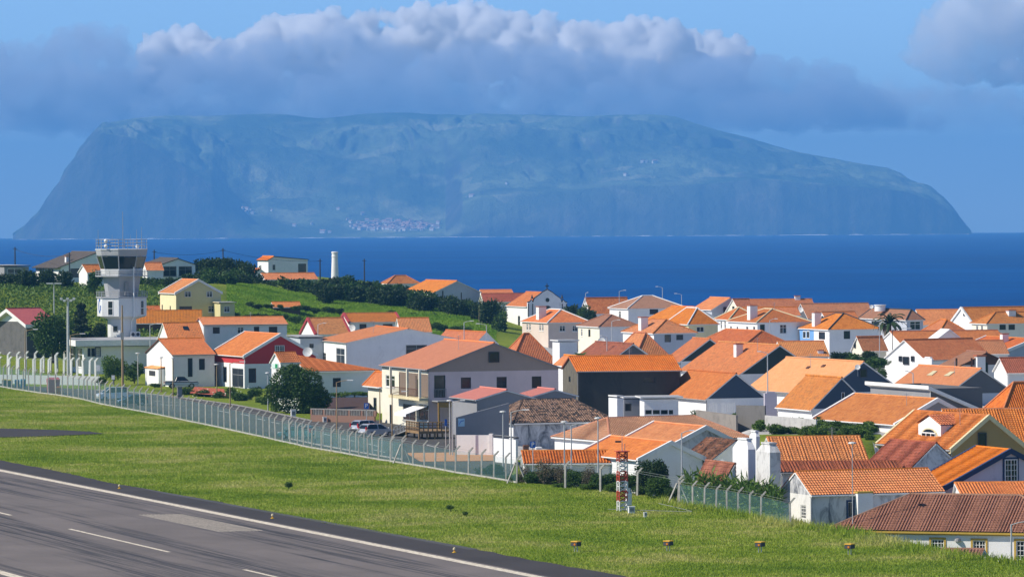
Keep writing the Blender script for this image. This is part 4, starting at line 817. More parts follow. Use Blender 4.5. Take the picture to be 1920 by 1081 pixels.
H('annex', 'grey garage annex with pink roof beside the pink building', (895, 749), 560, L=848, R=1004, apex=732, wall=GREY, tile=tile_mat((0.52, 0.17, 0.13), (0.58, 0.20, 0.15), (0.4, 0.15, 0.12), 0.05), a=18, cat='annex')
H('annex', 'second grey annex with narrow pink roof right of the first', (1000, 743), 572, L=970, R=1080, apex=731, wall=GREY, tile=tile_mat((0.52, 0.17, 0.13), (0.58, 0.20, 0.15), (0.4, 0.15, 0.12), 0.05), a=18, cat='annex')
# near rows on the right
H('old_house', 'old white house with weathered brown tile hip roof and white shutters', (964, 793), 542, L=903, R=1152, apex=751, roof='hip', wall=OLDWHITE, lwall=WHITE2, tile=STAINED, ridge=STAINED, corr=0.30, hipin=3.0, a=20, trim=T_GREY, wins=[('L', 917, 801, 924, 824, 'g'), ('L', 931, 802, 937, 818, 'g'), ('L', 946, 803, 952, 818, 'g'), ('R', 1060, 804, 1070, 811, 'o')])
H('tiled_house', 'long house with faded tan tile hip roof behind the bright orange roofs', (1146, 828), 514, L=1040, R=1402, apex=785, roof='hip', wall=WHITE, tile=tile_mat((0.40, 0.17, 0.09), (0.52, 0.25, 0.14), (0.25, 0.12, 0.08), 0.35), corr=0.28, a=26, hipin=3.0)
H('gabled_house', 'plain orange roofed house with stained white gable', (1255, 838), 494, L=1160, R=1392, apex=801, wall=OLDWHITE, tile=ORANGE, a=22, verge=T_WHITE)
H('gabled_house', 'old house with dark mossy tiles behind the fat chimneys', (1334, 863), 472, L=1282, R=1425, apex=827, wall=WHITE, tile=MOSSY, corr=0.3, a=24, wins=[('L', 1320, 877, 1331, 889, 'w')])
H('gabled_house', 'orange roofed house with plain blue grey gable behind the bushes', (1199, 861), 470, L=1088, R=1317, apex=830, wall=WHITE2, tile=ORANGE, a=22, verge=T_WHITE, trim=T_DARK)
H('tiled_row', 'low orange tiled roof strip along the bushes behind the fence', (985, 869), 476, R=1187, LL=3.4, apex=847, roof='L', rf=0.9, wall=WHITE2, tile=ORANGE, corr=0.3, a=4, cat='outbuilding')
H('white_cube', 'plain white block house with dark railing beside the parking sign', (967, 824), 500, L=925, R=971, roof='flat', wall=WHITE, tile=FLATROOF, trim=T_DARK, a=24, ov=0.08, cat='building')
H('tiled_house', 'large orange S tiled roof behind the white shed', (1458, 873), 465, R=1628, LL=11, apex=821, roof='L', wall=WHITE2, tile=OLDORANGE, corr=0.33, a=6)
H('old_house', 'strip of dark weathered tiles below the large S tiled roof', (1466, 886), 445, R=1690, LL=4, apex=868, roof='L', rf=0.85, wall=OLDWHITE, tile=DARKRED, corr=0.33, a=4)
H('tiled_house', 'plain tile roofed house behind the yellow dormer house', (1790, 838), 505, R=1990, LL=12, apex=769, roof='L', wall=WHITE, tile=REDTILE, corr=0.3, a=6)
h_dor = H('dormer_house', 'ochre gabled house with arched white dormer window', (1785, 841), 472, L=1648, R=1922, apex=781, wall=OCHRE, tile=REDTILE, corr=0.3, a=24, verge=T_CREAM, wins=[('R', 1833, 810, 1849, 838, 'o')])
H('tiled_house', 'dark brown tiled roof between the dormer house and the orange roof', (1700, 886), 448, L=1618, R=1808, apex=832, wall=OLDWHITE, tile=DARKRED, corr=0.3, a=26)
H('gabled_house', 'bright orange roofed house with lilac white gable and blue framed window', (1763, 919), 432, L=1701, R=2025, apex=845, wall=LILAC, tile=BRIGHT, a=20, verge=T_BLUE, corr=0.3, wins=[('R', 1883, 860, 1907, 902, 'u')])
H('tiled_house', 'low bright orange tile roof above the yellow trimmed house', (1806, 930), 425, R=2000, LL=5, apex=907, roof='L', rf=0.8, wall=WHITE, tile=BRIGHT, corr=0.28, a=3)
h_shed = H('white_shed', 'white house with peeling side wall and bright orange tile roof by the fence', (1521, 928), 424, L=1464, R=1768, apex=886, roof='L', wall=OLDWHITE, lwall=wall_mat((0.74, 0.73, 0.70), 0.35, (0.42, 0.42, 0.40)), tile=BRIGHT, corr=0.27, a=20, ov=0.2, gov=0.1, wins=[('L', 1475, 943, 1483, 972, 'g'), ('L', 1501, 946, 1511, 972, 'g'), ('R', 1590, 940, 1599, 969, 'u')])
h_yel = H('yellow_trimmed_house', 'white house with yellow window frames and brown tile hip roof', (1556, 991), 402, LL=11, R=2010, apex=928, roof='hip', wall=WHITE, tile=CHOC, ridge=CHOC, corr=0.24, a=-19, ov=0.35, trim=T_YEL, wins=[('R', 1586, 1003, 1608, 1012, 'y'), ('R', 1641, 1007, 1667, 1030, 'y'), ('R', 1746, 1010, 1770, 1040, 'y'), ('R', 1824, 1012, 1848, 1048, 'y'), ('R', 1905, 1013, 1935, 1050, 'y')])
# ------------------------------------------------------------------ special buildings
def thing(name, label, cat, px_, py_, d=None, group=None, rz=0.0, z=None):
    """an empty standing on the ground at the photo pixel (or at distance d)"""
    p = G(px_, py_) if d is None else P(px_, py_, d)
    if z is None: z = gz(p.x, p.y) if d is not None else 0.0
    o = empty(name, (p.x, p.y, z), rz); tag(o, label, cat, group); return o, F / p.y

# terminal
M_TERM = wall_mat((0.72, 0.73, 0.75), 0.05, (0.5, 0.5, 0.5))
h_t = H('terminal', 'low flat roofed airport building with white roof slab at the foot of the tower', (157, 650), 800, L=128, R=335, roof='flat', wall=M_TERM, tile=FLATROOF, a=14, ov=1.6, thick=0.95, wins=[('R', 164, 652, 170, 668, 'o'), ('R', 171, 652, 178, 668, 'o'), ('R', 180, 652, 187, 667, 'u'), ('R', 261, 648, 269, 664, 'u'), ('L', 132, 652, 140, 688, 'w'), ('L', 144, 652, 154, 688, 'w')], cat='building', group='airport buildings')
# control tower -------------------------------------------------------------
TD = 822.0
tb = P(229, 640, TD); TW = F / TD
tower = empty('control_tower', (tb.x, tb.y, gz(tb.x, tb.y)), R_(20)); tag(tower, 'tall white airport control tower with dark glass cab and antennas', 'control tower')
tz = lambda py: P(229, py, TD).z - tower.location.z
def octa(r, z, k=8, ph=22.5): return [(r * math.cos(R_(ph + 360 / k * i)), r * math.sin(R_(ph + 360 / k * i)), z) for i in range(k)]
M_TOW = wall_mat((0.66, 0.67, 0.66), 0.18, (0.42, 0.42, 0.41)); M_TOWG = wall_mat((0.36, 0.37, 0.39), 0.1, (0.26, 0.26, 0.28))
def ring(r0, z0, r1, z1, name, mat, par=tower): return MB().prism(octa(r0, z0), octa(r1, z1)).build(name, mat, par)
pxr = lambda p: p / TW / math.cos(R_(22.5))
ring(pxr(25), -0.5, pxr(25), tz(598), 'shaft', M_TOW)
ring(pxr(25), tz(598), pxr(43), tz(592), 'drum_underside', M_TOW)
drum = ring(pxr(43), tz(592), pxr(43), tz(558), 'drum', M_TOW)
ring(pxr(45), tz(558), pxr(45), tz(555.5), 'gallery_floor', M_TOWG)
ring(pxr(28), tz(555.5), pxr(33), tz(518), 'neck', M_TOWG)
ring(pxr(46), tz(518), pxr(46), tz(516), 'gallery_floor', M_TOWG)
ring(pxr(36), tz(516), pxr(37), tz(504), 'cab_base', M_TOW)
g0 = octa(pxr(36), tz(504)); g1 = octa(pxr(43), tz(480))
cabg = NT('cab_glass'); cabg.base((0.010, 0.016, 0.020)); cabg.set(0.06, 0.2); M_CABG = cabg.m
for i in range(8):
    j = (i + 1) % 8
    q = [Vector(g0[i]), Vector(g0[j]), Vector(g1[j]), Vector(g1[i])]; cN = sum(q, Vector()) / 4
    qq = [cN + (v - cN) * 0.93 for v in q]
    pane = MB().poly(qq).build('cab_window', M_CABG, tower)
    MB().tube([q[0], q[3]], 0.10, 5).build('mullion', M_TOWG, tower)
ring(pxr(42), tz(480), pxr(43.5), tz(478), 'cab_head', M_TOWG)
ring(pxr(43.5), tz(478), pxr(45), tz(468), 'cab_roof', M_TOWG)
ring(pxr(46), tz(468), pxr(46), tz(466.5), 'roof_slab', M_TOW)
def rail(r, zlo, zhi, name, n=3, mat=T_STEEL):
    mb = MB()
    pts = [Vector(p) for p in octa(r, 0)]
    for i in range(8):
        a_, b_ = pts[i], pts[(i + 1) % 8]
        for k in range(n):
            z = zlo + (zhi - zlo) * (k + 1) / n; mb.tube([a_ + Vector((0, 0, z)), b_ + Vector((0, 0, z))], 0.045, 4)
        for f_ in (0, 0.5): mb.tube([a_.lerp(b_, f_) + Vector((0, 0, zlo)), a_.lerp(b_, f_) + Vector((0, 0, zhi))], 0.05, 4)
    return mb.build(name, mat, tower)
rail(pxr(44), tz(466.5), tz(449), 'roof_railing', 3); rail(pxr(45), tz(516), tz(507), 'gallery_railing', 3); rail(pxr(44), tz(555.5), tz(546), 'gallery_railing', 3)
for (dx, lo, hi, r) in ((4, 467, 396, 0.07), (-47 + 2, 460, 430, 0.05), (32, 462, 430, 0.05), (39, 462, 426, 0.05), (-18, 462, 440, 0.04), (18, 462, 440, 0.04)):
    MB().tube([(dx / TW, 0.4 * (dx % 3), tz(lo)), (dx / TW, 0.4 * (dx % 3), tz(hi))], [r, r * 0.5], 5).build('antenna', T_STEEL, tower)
for (dx, py) in ((-38, 451), (-38, 461), (23, 462)):
    MB().lathe([(0.0, tz(py) - 0.3), (0.26, tz(py) - 0.25), (0.34, tz(py)), (0.26, tz(py) + 0.25), (0.0, tz(py) + 0.3)], 10, (dx / TW, -2.6)).build('radome', T_WHITE, tower, smooth=True)
ap = math.cos(R_(22.5))
def on_drum(ang, w_, z0, z1, name, mat, r_in, out=0.06, par=None):
    """flat plate on the facet whose outward direction is ang"""
    d_ = Vector((math.cos(R_(ang)), math.sin(R_(ang)), 0)); s_ = Vector((-d_.y, d_.x, 0)); c0 = d_ * (r_in * ap + 0.004)
    b = [c0 - s_ * w_ / 2, c0 + s_ * w_ / 2, c0 + s_ * w_ / 2 + d_ * out, c0 - s_ * w_ / 2 + d_ * out]
    return MB().prism([v + Vector((0, 0, z0)) for v in b], [v + Vector((0, 0, z1)) for v in b]).build(name, mat, par or tower)
for ang in (225, 315):
    w_ = on_drum(ang, 1.0, tz(590), tz(563), 'window', T_WHITE, pxr(43)); on_drum(ang, 0.82, tz(589), tz(577.5), 'pane', M_GLASS, pxr(43), 0.075, w_); on_drum(ang, 0.82, tz(576.5), tz(564), 'pane', M_GLASS, pxr(43), 0.075, w_)
w_ = on_drum(225, 0.9, tz(621), tz(610), 'window', T_GREY, pxr(25)); on_drum(225, 0.74, tz(620), tz(611), 'pane', M_GLASS, pxr(25), 0.075, w_)
w_ = on_drum(290 - 20, 0.6, tz(552), tz(528), 'door', T_GREY, pxr(29.5), 0.55)
# blue emblem on the left facet of the drum
M_EMB = plain('blue_emblem', (0.03, 0.10, 0.38), 0.6)
d_ = Vector((math.cos(R_(180)), math.sin(R_(180)), 0)); d_ = Vector((math.cos(R_(202.5 - 22.5)), math.sin(R_(180)), 0))
em = MB(); cE = tz(573); rE = pxr(43) * ap + 0.012
pts_o = []; pts_i = []
for k in range(15):
    t_ = R_(60 + 240 * k / 14); pts_o.append((-rE, -math.cos(t_) * 0.75, cE + math.sin(t_) * 1.25)); pts_i.append((-rE, -math.cos(t_) * 0.42 - 0.1, cE + math.sin(t_) * 0.85))
for k in range(14): em.poly([pts_o[k], pts_o[k + 1], pts_i[k + 1], pts_i[k]])
em.poly([(-rE, -0.25, cE - 0.9), (-rE, -0.8, cE - 0.75), (-rE, -0.8, cE + 0.1), (-rE, -0.25, cE + 0.1)]); em.build('emblem', M_EMB, tower)
for dx in (0.1, 0.95):
    au = MB().box(dx - 0.42 + 1.0, dx + 0.38 + 1.0, -pxr(25) * ap - 0.75, -pxr(25) * ap - 0.35, tz(631), tz(621)).build('air_conditioner', T_WHITE, tower, bevel=0.03)
    MB().tube([(dx + 0.98, -pxr(25) * ap - 0.78, tz(626)), (dx + 0.98, -pxr(25) * ap - 0.74, tz(626))], 0.30, 12).build('fan_grille', T_DARK, au)
MB().tube([(pxr(25) * 0.4, -pxr(25) * ap - 0.16, 0), (pxr(25) * 0.4, -pxr(25) * ap - 0.16, tz(602)), (pxr(25) * 0.4, -pxr(43) * ap - 0.2, tz(594)), (pxr(25) * 0.4, -pxr(43) * ap - 0.2, tz(500))], 0.11, 6).build('drain_pipe', T_WHITE, tower)

# old white chimney stack on the hill ---------------------------------------
st = P(628, 524, 1100); k_ = F / 1100
stack = empty('white_stack', (st.x, st.y, gz(st.x, st.y))); tag(stack, 'tall white round stack standing alone on the hill beside the sea', 'stack')
zz = lambda py: P(628, py, 1100).z - stack.location.z
MB().lathe([(7.4 / k_, -0.5), (7.0 / k_, zz(520)), (5.6 / k_, zz(482)), (6.0 / k_, zz(481.5)), (6.0 / k_, zz(479.5)), (5.5 / k_, zz(479)), (5.6 / k_, zz(474.5))], 18).build('shaft', WHITE, stack, smooth=False)
MB().lathe([(6.3 / k_, zz(474.4)), (6.6 / k_, zz(473)), (5.9 / k_, zz(471.8)), (4.6 / k_, zz(471.6))], 18).build('cap', WHITE, stack)

# church --------------------------------------------------------------------
h_c = H('church', 'white village church with dark edged curved gable and cross', (988, 574), 970, L=950, R=1062, apex=549, wall=WHITE, tile=REDTILE, a=20, ov=0.25, gov=0.05, wins=[('L', 971, 592, 975, 618, 'd')], cat='church', group='town churches')
cz = lambda u, py: h_c.z_at(u, 0, py)
W_ = h_c.LR
prof = [(0, 620), (0, 567), (0.06, 566), (0.10, 562), (0.12, 566), (0.14, 567), (0.17, 560), (0.22, 557), (0.30, 553), (0.38, 548), (0.5, 543)]
prof = [(f, y) for f, y in prof] + [(1 - f, y) for f, y in prof[::-1][1:]]
pp = [(f * W_, cz(f * W_, y)) for f, y in prof]
fc = MB(); fc.prism([(x, -0.45, z) for x, z in pp], [(x, -0.004, z) for x, z in pp]).build('facade', WHITE2, h_c.root)
tr = MB()
for (x0, z0), (x1, z1) in zip(pp[1:-1], pp[2:-1]): tr.tube([(x0, -0.3, z0 + 0.05), (x1, -0.3, z1 + 0.05)], 0.17, 5)
tr.build('gable_coping', T_DARK, h_c.root)
for f in (0.015, 0.125, 0.875, 0.985):
    MB().tube([(f * W_, -0.52, cz(f * W_, 618)), (f * W_, -0.52, cz(f * W_, 569))], 0.10, 5).build('pilaster', T_DARK, h_c.root)
for f, y0, y1 in ((0.12, 560, 552), (0.88, 560, 552)): MB().lathe([(0.3, cz(f * W_, y0)), (0.22, cz(f * W_, y0 - 3)), (0.05, cz(f * W_, y1))], 8, (f * W_, -0.22)).build('pinnacle', T_DARK, h_c.root)
zc_ = cz(W_ / 2, 543)
cr = MB(); cr.box(W_ / 2 - 0.08, W_ / 2 + 0.08, -0.3, -0.14, zc_, zc_ + 1.25); cr.box(W_ / 2 - 0.42, W_ / 2 + 0.42, -0.31, -0.13, zc_ + 0.68, zc_ + 0.86); cr.build('cross', T_DARK, h_c.root)
ro_ = MB(); zr_ = cz(W_ / 2, 562); ro_.tube([(W_ / 2, -0.5, zr_), (W_ / 2, -0.46, zr_)], 0.42, 14); ro_.build('round_window', M_GLASS, h_c.root)
aw = [(W_ / 2 - 0.8, cz(W_ / 2, 590)), (W_ / 2 + 0.8, cz(W_ / 2, 590))] + [(W_ / 2 + 0.8 * math.cos(R_(t_)), cz(W_ / 2, 580) + 0.8 * math.sin(R_(t_))) for t_ in range(0, 181, 20)]
MB().prism([(x, -0.49, z) for x, z in aw], [(x, -0.46, z) for x, z in aw]).build('arched_window', M_GLASS, h_c.root)

# dormer on the ochre house ---------------------------------------------------
def dormer(h, px0, px1, py_top, py_sh, py_bot, wy0, wy1, y_depth, arch=True):
    """white dormer standing on the left slope of an 'R' roof; facing -X (local)"""
    ux0, ux1 = sorted((solve_px(h.c, h.dL, px0), solve_px(h.c, h.dL, px1)))
    return ux0, ux1
h = h_dor
uA, uB = sorted((h.fu('L', 1745), h.fu('L', 1703))); xD = h.LR * 0.14; um = (uA + uB) / 2
za = lambda py: h.z_at(xD, um, py)
dm = MB(); poly = [(uA, za(838)), (uB, za(838)), (uB, za(796)), (um, za(780)), (uA, za(796))]
dmo = dm.prism([(xD, y, z) for y, z in poly], [(xD + 2.6, y, z) for y, z in poly]).build('dormer', WHITE, h.root)
dr = Roof(); up_ = Vector((0, 0, 0.12))
dr.plane(Vector((xD - 0.15, uA - 0.2, za(797.5))) + up_, Vector((xD + 2.8, uA - 0.2, za(797.5))) + up_, Vector((xD + 2.8, um, za(780))) + up_, Vector((xD - 0.15, um, za(780))) + up_, corr=0.3)
dr.plane(Vector((xD + 2.8, uB + 0.2, za(797.5))) + up_, Vector((xD - 0.15, uB + 0.2, za(797.5))) + up_, Vector((xD - 0.15, um, za(780))) + up_, Vector((xD + 2.8, um, za(780))) + up_, corr=0.3)
dr.build('dormer_roof', REDTILE, dmo)
hw = (uB - uA) * 0.31
def arch_loop(s_, x): return [(x, um - hw * s_, za(831)), (x, um + hw * s_, za(831))] + [(x, um + hw * s_ * math.cos(R_(t_)), za(816) + (za(804) - za(816)) * s_ * math.sin(R_(t_))) for t_ in range(0, 181, 15)]
MB().prism(arch_loop(1.18, xD - 0.07), arch_loop(1.18, xD - 0.004)).build('arch_surround', T_CREAM, dmo)
aw = MB().prism(arch_loop(1.0, xD - 0.10), arch_loop(1.0, xD - 0.075)).build('arched_pane', M_GLASS, dmo)
fb = MB()
for f in (-0.98, -0.34, 0.34, 0.98): fb.box(xD - 0.15, xD - 0.105, um + hw * f - 0.05, um + hw * f + 0.05, za(831), za(812))
fb.box(xD - 0.152, xD - 0.103, um - hw, um + hw, za(812), za(812) + 0.12); fb.build('glazing_bars', T_WHITE, dmo)

# white pediment on the long orange roof at the right
def pediment(px0, px1, pya, pyb, d, parent_label, mat=WHITE):
    pass
# tank and air conditioners
for hh in bpy.data.objects:
    if hh.get('label') == 'brown hip roofed house with round water tank and wide dark window':
        q = P(1650, 582, 942) - hh.location; q.rotate(Matrix.Rotation(-hh.rotation_euler.z, 3, 'Z'))
        zt = P(1650, 571, 942).z - hh.location.z
        MB().lathe([(1.05, q.z - 0.1), (1.05, zt - 0.15), (1.2, zt - 0.12), (1.2, zt)], 18, (q.x, q.y)).build('water_tank', WHITE, hh)
h = h_mod
for (x0, x1, y0, y1) in ((1653, 1662, 740, 752), (1706, 1717, 744, 756)):
    ua, ub, za_, zb_ = h.rect('L', x0, y0, x1, y1); um = (ua + ub) / 2
    ac = MB().box(-0.55, -0.06, um - 0.42, um + 0.42, za_, za_ + 0.7).build('air_conditioner', T_WHITE, h.root, bevel=0.03)
    MB().tube([(-0.575, um, za_ + 0.35), (-0.553, um, za_ + 0.35)], 0.26, 12).build('fan_grille', T_GREY, ac)
ua = h.fu('L', 1664); ub = h.fu('L', 1704); MB().tube([(-0.05, ua, h.z_at(0, ua, 742)), (-0.05, (ua + ub) / 2, h.z_at(0, ua, 743.5)), (-0.05, ub, h.z_at(0, ub, 745))], 0.035, 5).build('cable', T_DARK, h.root)

# pink building: balcony with a flat dark recess sheet, deck, awning --------------------------------
h = h_pink
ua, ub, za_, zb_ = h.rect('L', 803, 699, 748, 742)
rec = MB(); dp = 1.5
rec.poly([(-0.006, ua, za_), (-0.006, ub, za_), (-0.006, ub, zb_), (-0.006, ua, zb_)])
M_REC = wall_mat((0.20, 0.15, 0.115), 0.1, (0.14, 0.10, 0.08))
rec.build('recess_sheet', M_REC, h.root)  # flat dark brown sheet on the facade, no real recess behind it
MB().box(-1.25, -0.008, ua - 0.3, ub + 0.35, za_ - 0.35, za_ - 0.02).build('balcony_slab', T_CREAM, h.root)
for f in (0.0, 0.42, 1.0):
    y = ua + (ub - ua) * f; MB().box(-1.2, -0.95, y - 0.16, y + 0.16, za_ - 0.018, h.ze - 0.06).build('balcony_post', CREAM, h.root)
rl = MB(); rl.tube([(-1.12, ua, za_ + 1.0), (-1.12, ub, za_ + 1.0)], 0.04, 5); 
k = int((ub - ua) / 0.35)
for i in range(k + 1):
    y = ua + (ub - ua) * i / k; rl.tube([(-1.12, y, za_), (-1.12, y, za_ + 1.0)], 0.018, 4)
rl.build('balcony_railing', T_BROWN, h.root)
wl = (ua + (ub - ua) * 0.25, ua + (ub - ua) * 0.36)
MB().box(-0.05, -0.01, wl[0], wl[1], za_ + 0.1, za_ + 2.1).build('balcony_door', M_GLASS, h.root)
MB().box(-1.35, -0.008, -0.2, h.LL + 0.2, h.ze - 0.5, h.ze - 0.06 + 0.0).build('loggia_beam', T_CREAM, h.root) if False else None
# small Juliet balcony on the shaded side
ua, ub, za_, zb_ = h.rect('R', 813, 702, 836, 745); jb = MB()
for i in range(9):
    x = ua + (ub - ua) * i / 8; jb.tube([(x, -0.12, za_), (x, -0.12, za_ + 1.0)], 0.02, 4)
jb.tube([(ua, -0.12, za_ + 1.0), (ub, -0.12, za_ + 1.0)], 0.035, 4); jb.build('juliet_railing', T_GREY, h.root)
MB().box(h.LR * 0.0 + 0.3, h.LR * 0.36, -2.6, -0.01, h.z_at(0, 0, 752), h.z_at(0, 0, 750)).build('porch_roof', T_GREY, h.root)
M_WOOD = plain('ochre_timber', (0.42, 0.24, 0.06), 0.7)
for x in (0.5, h.LR * 0.34): MB().box(x - 0.1, x + 0.1, -2.5, -2.3, -0.3, h.z_at(0, 0, 752) - 0.004).build('porch_post', M_WOOD, h.root)
MB().box(0.62, h.LR * 0.34 - 0.12, -2.47, -2.40, h.z_at(0, 0, 762), h.z_at(0, 0, 752.5)).build('porch_lattice', M_WOOD, h.root)
# terrace deck
dk, k_ = thing('timber_deck', 'raised brown timber terrace with railing in front of the pink building', 'deck', 815, 823, group=None, rz=R_(18))
M_DECK = plain('deck_timber', (0.30, 0.19, 0.09), 0.8)
DLx, DLy, DH = 3.9, 5.2, 0.95
MB().box(-1.9, DLx - 1.9, 0, DLy, DH - 0.28, DH).build('platform', M_DECK, dk)
for i in range(5):
    for y in (0.1, DLy - 0.1):
        x = -1.8 + (DLx - 0.2) * i / 4; MB().box(x - 0.09, x + 0.09, y - 0.09, y + 0.09, -0.2, DH - 0.284).build('post', M_DECK, dk)
def deck_rail(p, q, n):
    p, q = Vector(p), Vector(q)
    for i in range(n + 1):
        c_ = p.lerp(q, i / n); MB().box(c_.x - 0.06, c_.x + 0.06, c_.y - 0.06, c_.y + 0.06, DH + 0.002, DH + 1.05).build('baluster', M_DECK, dk)
    mb = MB()
    for z in (0.35, 0.7, 1.0): mb.tube([p + Vector((0, 0, DH + z)), q + Vector((0, 0, DH + z))], 0.05, 4)
    mb.build('handrail', M_DECK, dk)
deck_rail((-1.82, 0.08, 0), (DLx - 1.98, 0.08, 0), 7); deck_rail((-1.82, 0.08, 0), (-1.82, DLy - 0.1, 0), 8)
rp_ = MB(); rp_.prism([(-1.85, DLy, DH - 0.15), (-0.6, DLy, DH - 0.15), (-0.6, DLy + 5, 0.0), (-1.85, DLy + 5, 0.0)], [(-1.85, DLy, DH - 0.02), (-0.6, DLy, DH - 0.02), (-0.6, DLy + 5, 0.1), (-1.85, DLy + 5, 0.1)]); rp_.build('ramp', T_GREY, dk)
rr_ = MB()
for z in (0.45, 0.9): rr_.tube([(-1.8, DLy, DH + z), (-1.8, DLy + 5, 0.1 + z)], 0.04, 4)
for i in range(5): rr_.tube([(-1.8, DLy + 5 * i / 4, DH * (1 - i / 4)), (-1.8, DLy + 5 * i / 4, DH * (1 - i / 4) + 0.95)], 0.035, 4)
rr_.build('ramp_railing', T_STEEL, dk)
# awning
M_AWN = plain('white_canvas', (0.82, 0.82, 0.82), 0.8)
aw = empty('awning', h_pink.root.location[:], h_pink.root.rotation_euler.z); tag(aw, 'white canvas awning over the terrace of the pink building', 'awning')
hz0 = h_pink.z_at(0, 0, 762); hz1 = h_pink.z_at(0, 0, 776)
MB().prism([(-0.02, 0.6, hz0), (-0.02, 5.4, hz0), (-2.7, 5.4, hz1), (-2.7, 0.6, hz1)], [(-0.02, 0.6, hz0 + 0.05), (-0.02, 5.4, hz0 + 0.05), (-2.7, 5.4, hz1 + 0.05), (-2.7, 0.6, hz1 + 0.05)]).build('canvas', M_AWN, aw)
MB().box(-2.74, -2.70, 0.6, 5.4, hz1 - 0.28, hz1 + 0.05).build('valance', M_AWN, aw)
for y in (0.7, 5.3): MB().tube([(-2.65, y, hz1), (-0.05, y, hz1 - 0.6)], 0.03, 4).build('arm', T_STEEL, aw)
# sloped grey side wall with a blue notice, white low wall
gw = empty('ramp_wall', P(862, 815, 545)[:2] + (0,) if False else (P(855, 815, 540).x, P(855, 815, 540).y, 0), R_(18)); tag(gw, 'grey sloping garage side wall with light blue notice', 'wall')
zW = lambda py: P(860, py, 540).z
MB().prism([(0, 0, -0.3), (6.2, 0, -0.3), (6.2, 0.25, -0.3), (0, 0.25, -0.3)], [(0, 0, zW(782)), (6.2, 0, zW(757)), (6.2, 0.25, zW(757)), (0, 0.25, zW(782))]).build('wall', GREY, gw)
nb = MB().box(0.25, 1.0, -0.03, -0.004, zW(799), zW(784)).build('notice', plain('notice_blue', (0.45, 0.68, 0.80), 0.5), gw)
MB().tube([(0.35, -0.034, zW(795)), (0.6, -0.034, zW(789)), (0.9, -0.034, zW(788))], 0.05, 4).build('emblem', M_EMB, nb)
lw = empty('low_wall', (P(856, 828, 520).x, P(856, 828, 520).y, 0), R_(-12)); tag(lw, 'low white wall beside the old shuttered house', 'wall')
MB().box(0, 3.7, 0, 0.3, -0.4, P(860, 815, 520).z).build('wall', WHITE, lw); MB().box(3.55, 3.95, -0.1, 0.4, -0.4, P(900, 812, 520).z).build('pier', WHITE, lw)

# fat chimneys ------------------------------------------------------------------
def fat_chimney(label, C, d, pxL, pxR, py_sh, py_top, py_bot, mat, a=20):
    c = P(C, py_bot, d); ar = R_(a); dRv = Vector((math.cos(ar), math.sin(ar), 0)); dLv = Vector((-math.sin(ar), math.cos(ar), 0))
    lr = solve_px(c, dRv, pxR); ll = solve_px(c, dLv, pxL); zg = min(c.z, gz(c.x, c.y) - 0.5)
    o = empty('fat_chimney', (c.x, c.y, zg), ar); tag(o, label, 'chimney', 'fat kitchen chimneys by the fence')
    zs_ = P(C, py_sh, d).z - zg; zt = P(C, py_top, d).z - zg; i1, i2 = lr * 0.22, ll * 0.28
    mb = MB(); q = [(0, 0), (lr, 0), (lr, ll), (0, ll)]; q2 = [(i1, i2 * 0.6), (lr - i1, i2 * 0.6), (lr - i1, ll - i2), (i1, ll - i2)]
    mb.prism([(x, y, 0) for x, y in q], [(x, y, zs_) for x, y in q]).build('stack', mat, o)
    MB().prism([(x, y, zs_ + 0.002) for x, y in q], [(x, y, zt - 0.15) for x, y in q2]).build('shoulder', mat, o)
    MB().box(i1 - 0.08, lr - i1 + 0.08, i2 * 0.6 - 0.08, ll - i2 + 0.08, zt - 0.148, zt).build('cap', mat, o); return o
fat_chimney('bright white fat chimney, left of the two by the fence', 1403, 436, 1374, 1417, 842, 822, 925, WHITE2)
fat_chimney('weathered white fat chimney with dark stains, right of the two', 1444, 428, 1418, 1464, 848, 830, 940, wall_mat((0.66, 0.65, 0.63), 0.55, (0.16, 0.15, 0.15)))
fat_chimney('slim white chimney standing behind the two fat chimneys', 1418, 448, 1405, 1425, 818, 807, 860, WHITE2)
H('lean_to', 'white lean-to with dark red tiles at the foot of the fat chimney', (1357, 908), 430, L=1306, R=1378, apex=871, roof='R', rf=0.95, wall=WHITE, tile=DARKRED, corr=0.3, a=20, cat='outbuilding')
h = h_shed
ua, ub, za_, zb_ = h.rect('R', 1602, 923, 1630, 968)
pl_ = MB().box(ua, ub, -0.75, -0.005, h.zb, zb_).build('chimney', WHITE, h.root); MB().box(ua - 0.06, ub + 0.06, -0.8, -0.006, zb_ + 0.002, zb_ + 0.14).build('cap', T_YEL, h.root)
h = h_yel
MB().box(-0.02, h.LR + 0.02, -0.07, -0.004, h.ze - 0.34, h.ze - 0.06).build('cornice', T_YEL, h.root)
MB().lathe([(0.0, 0), (0.28, 0.02), (0.22, 0.22), (0.0, 0.3)], 10, (h.fu('R', 1796), -0.1)).build('lamp', T_GREY, h.root).location = (0, 0, h.z_at(h.fu('R', 1796), 0, 1014))
H('porch', 'small brown tiled porch roof half hidden by the grass bank', (1765, 1044), 372, R=1835, LL=3.0, apex=1031, roof='L', wall=WHITE2, tile=CHOC, corr=0.24, a=-14, cat='porch')
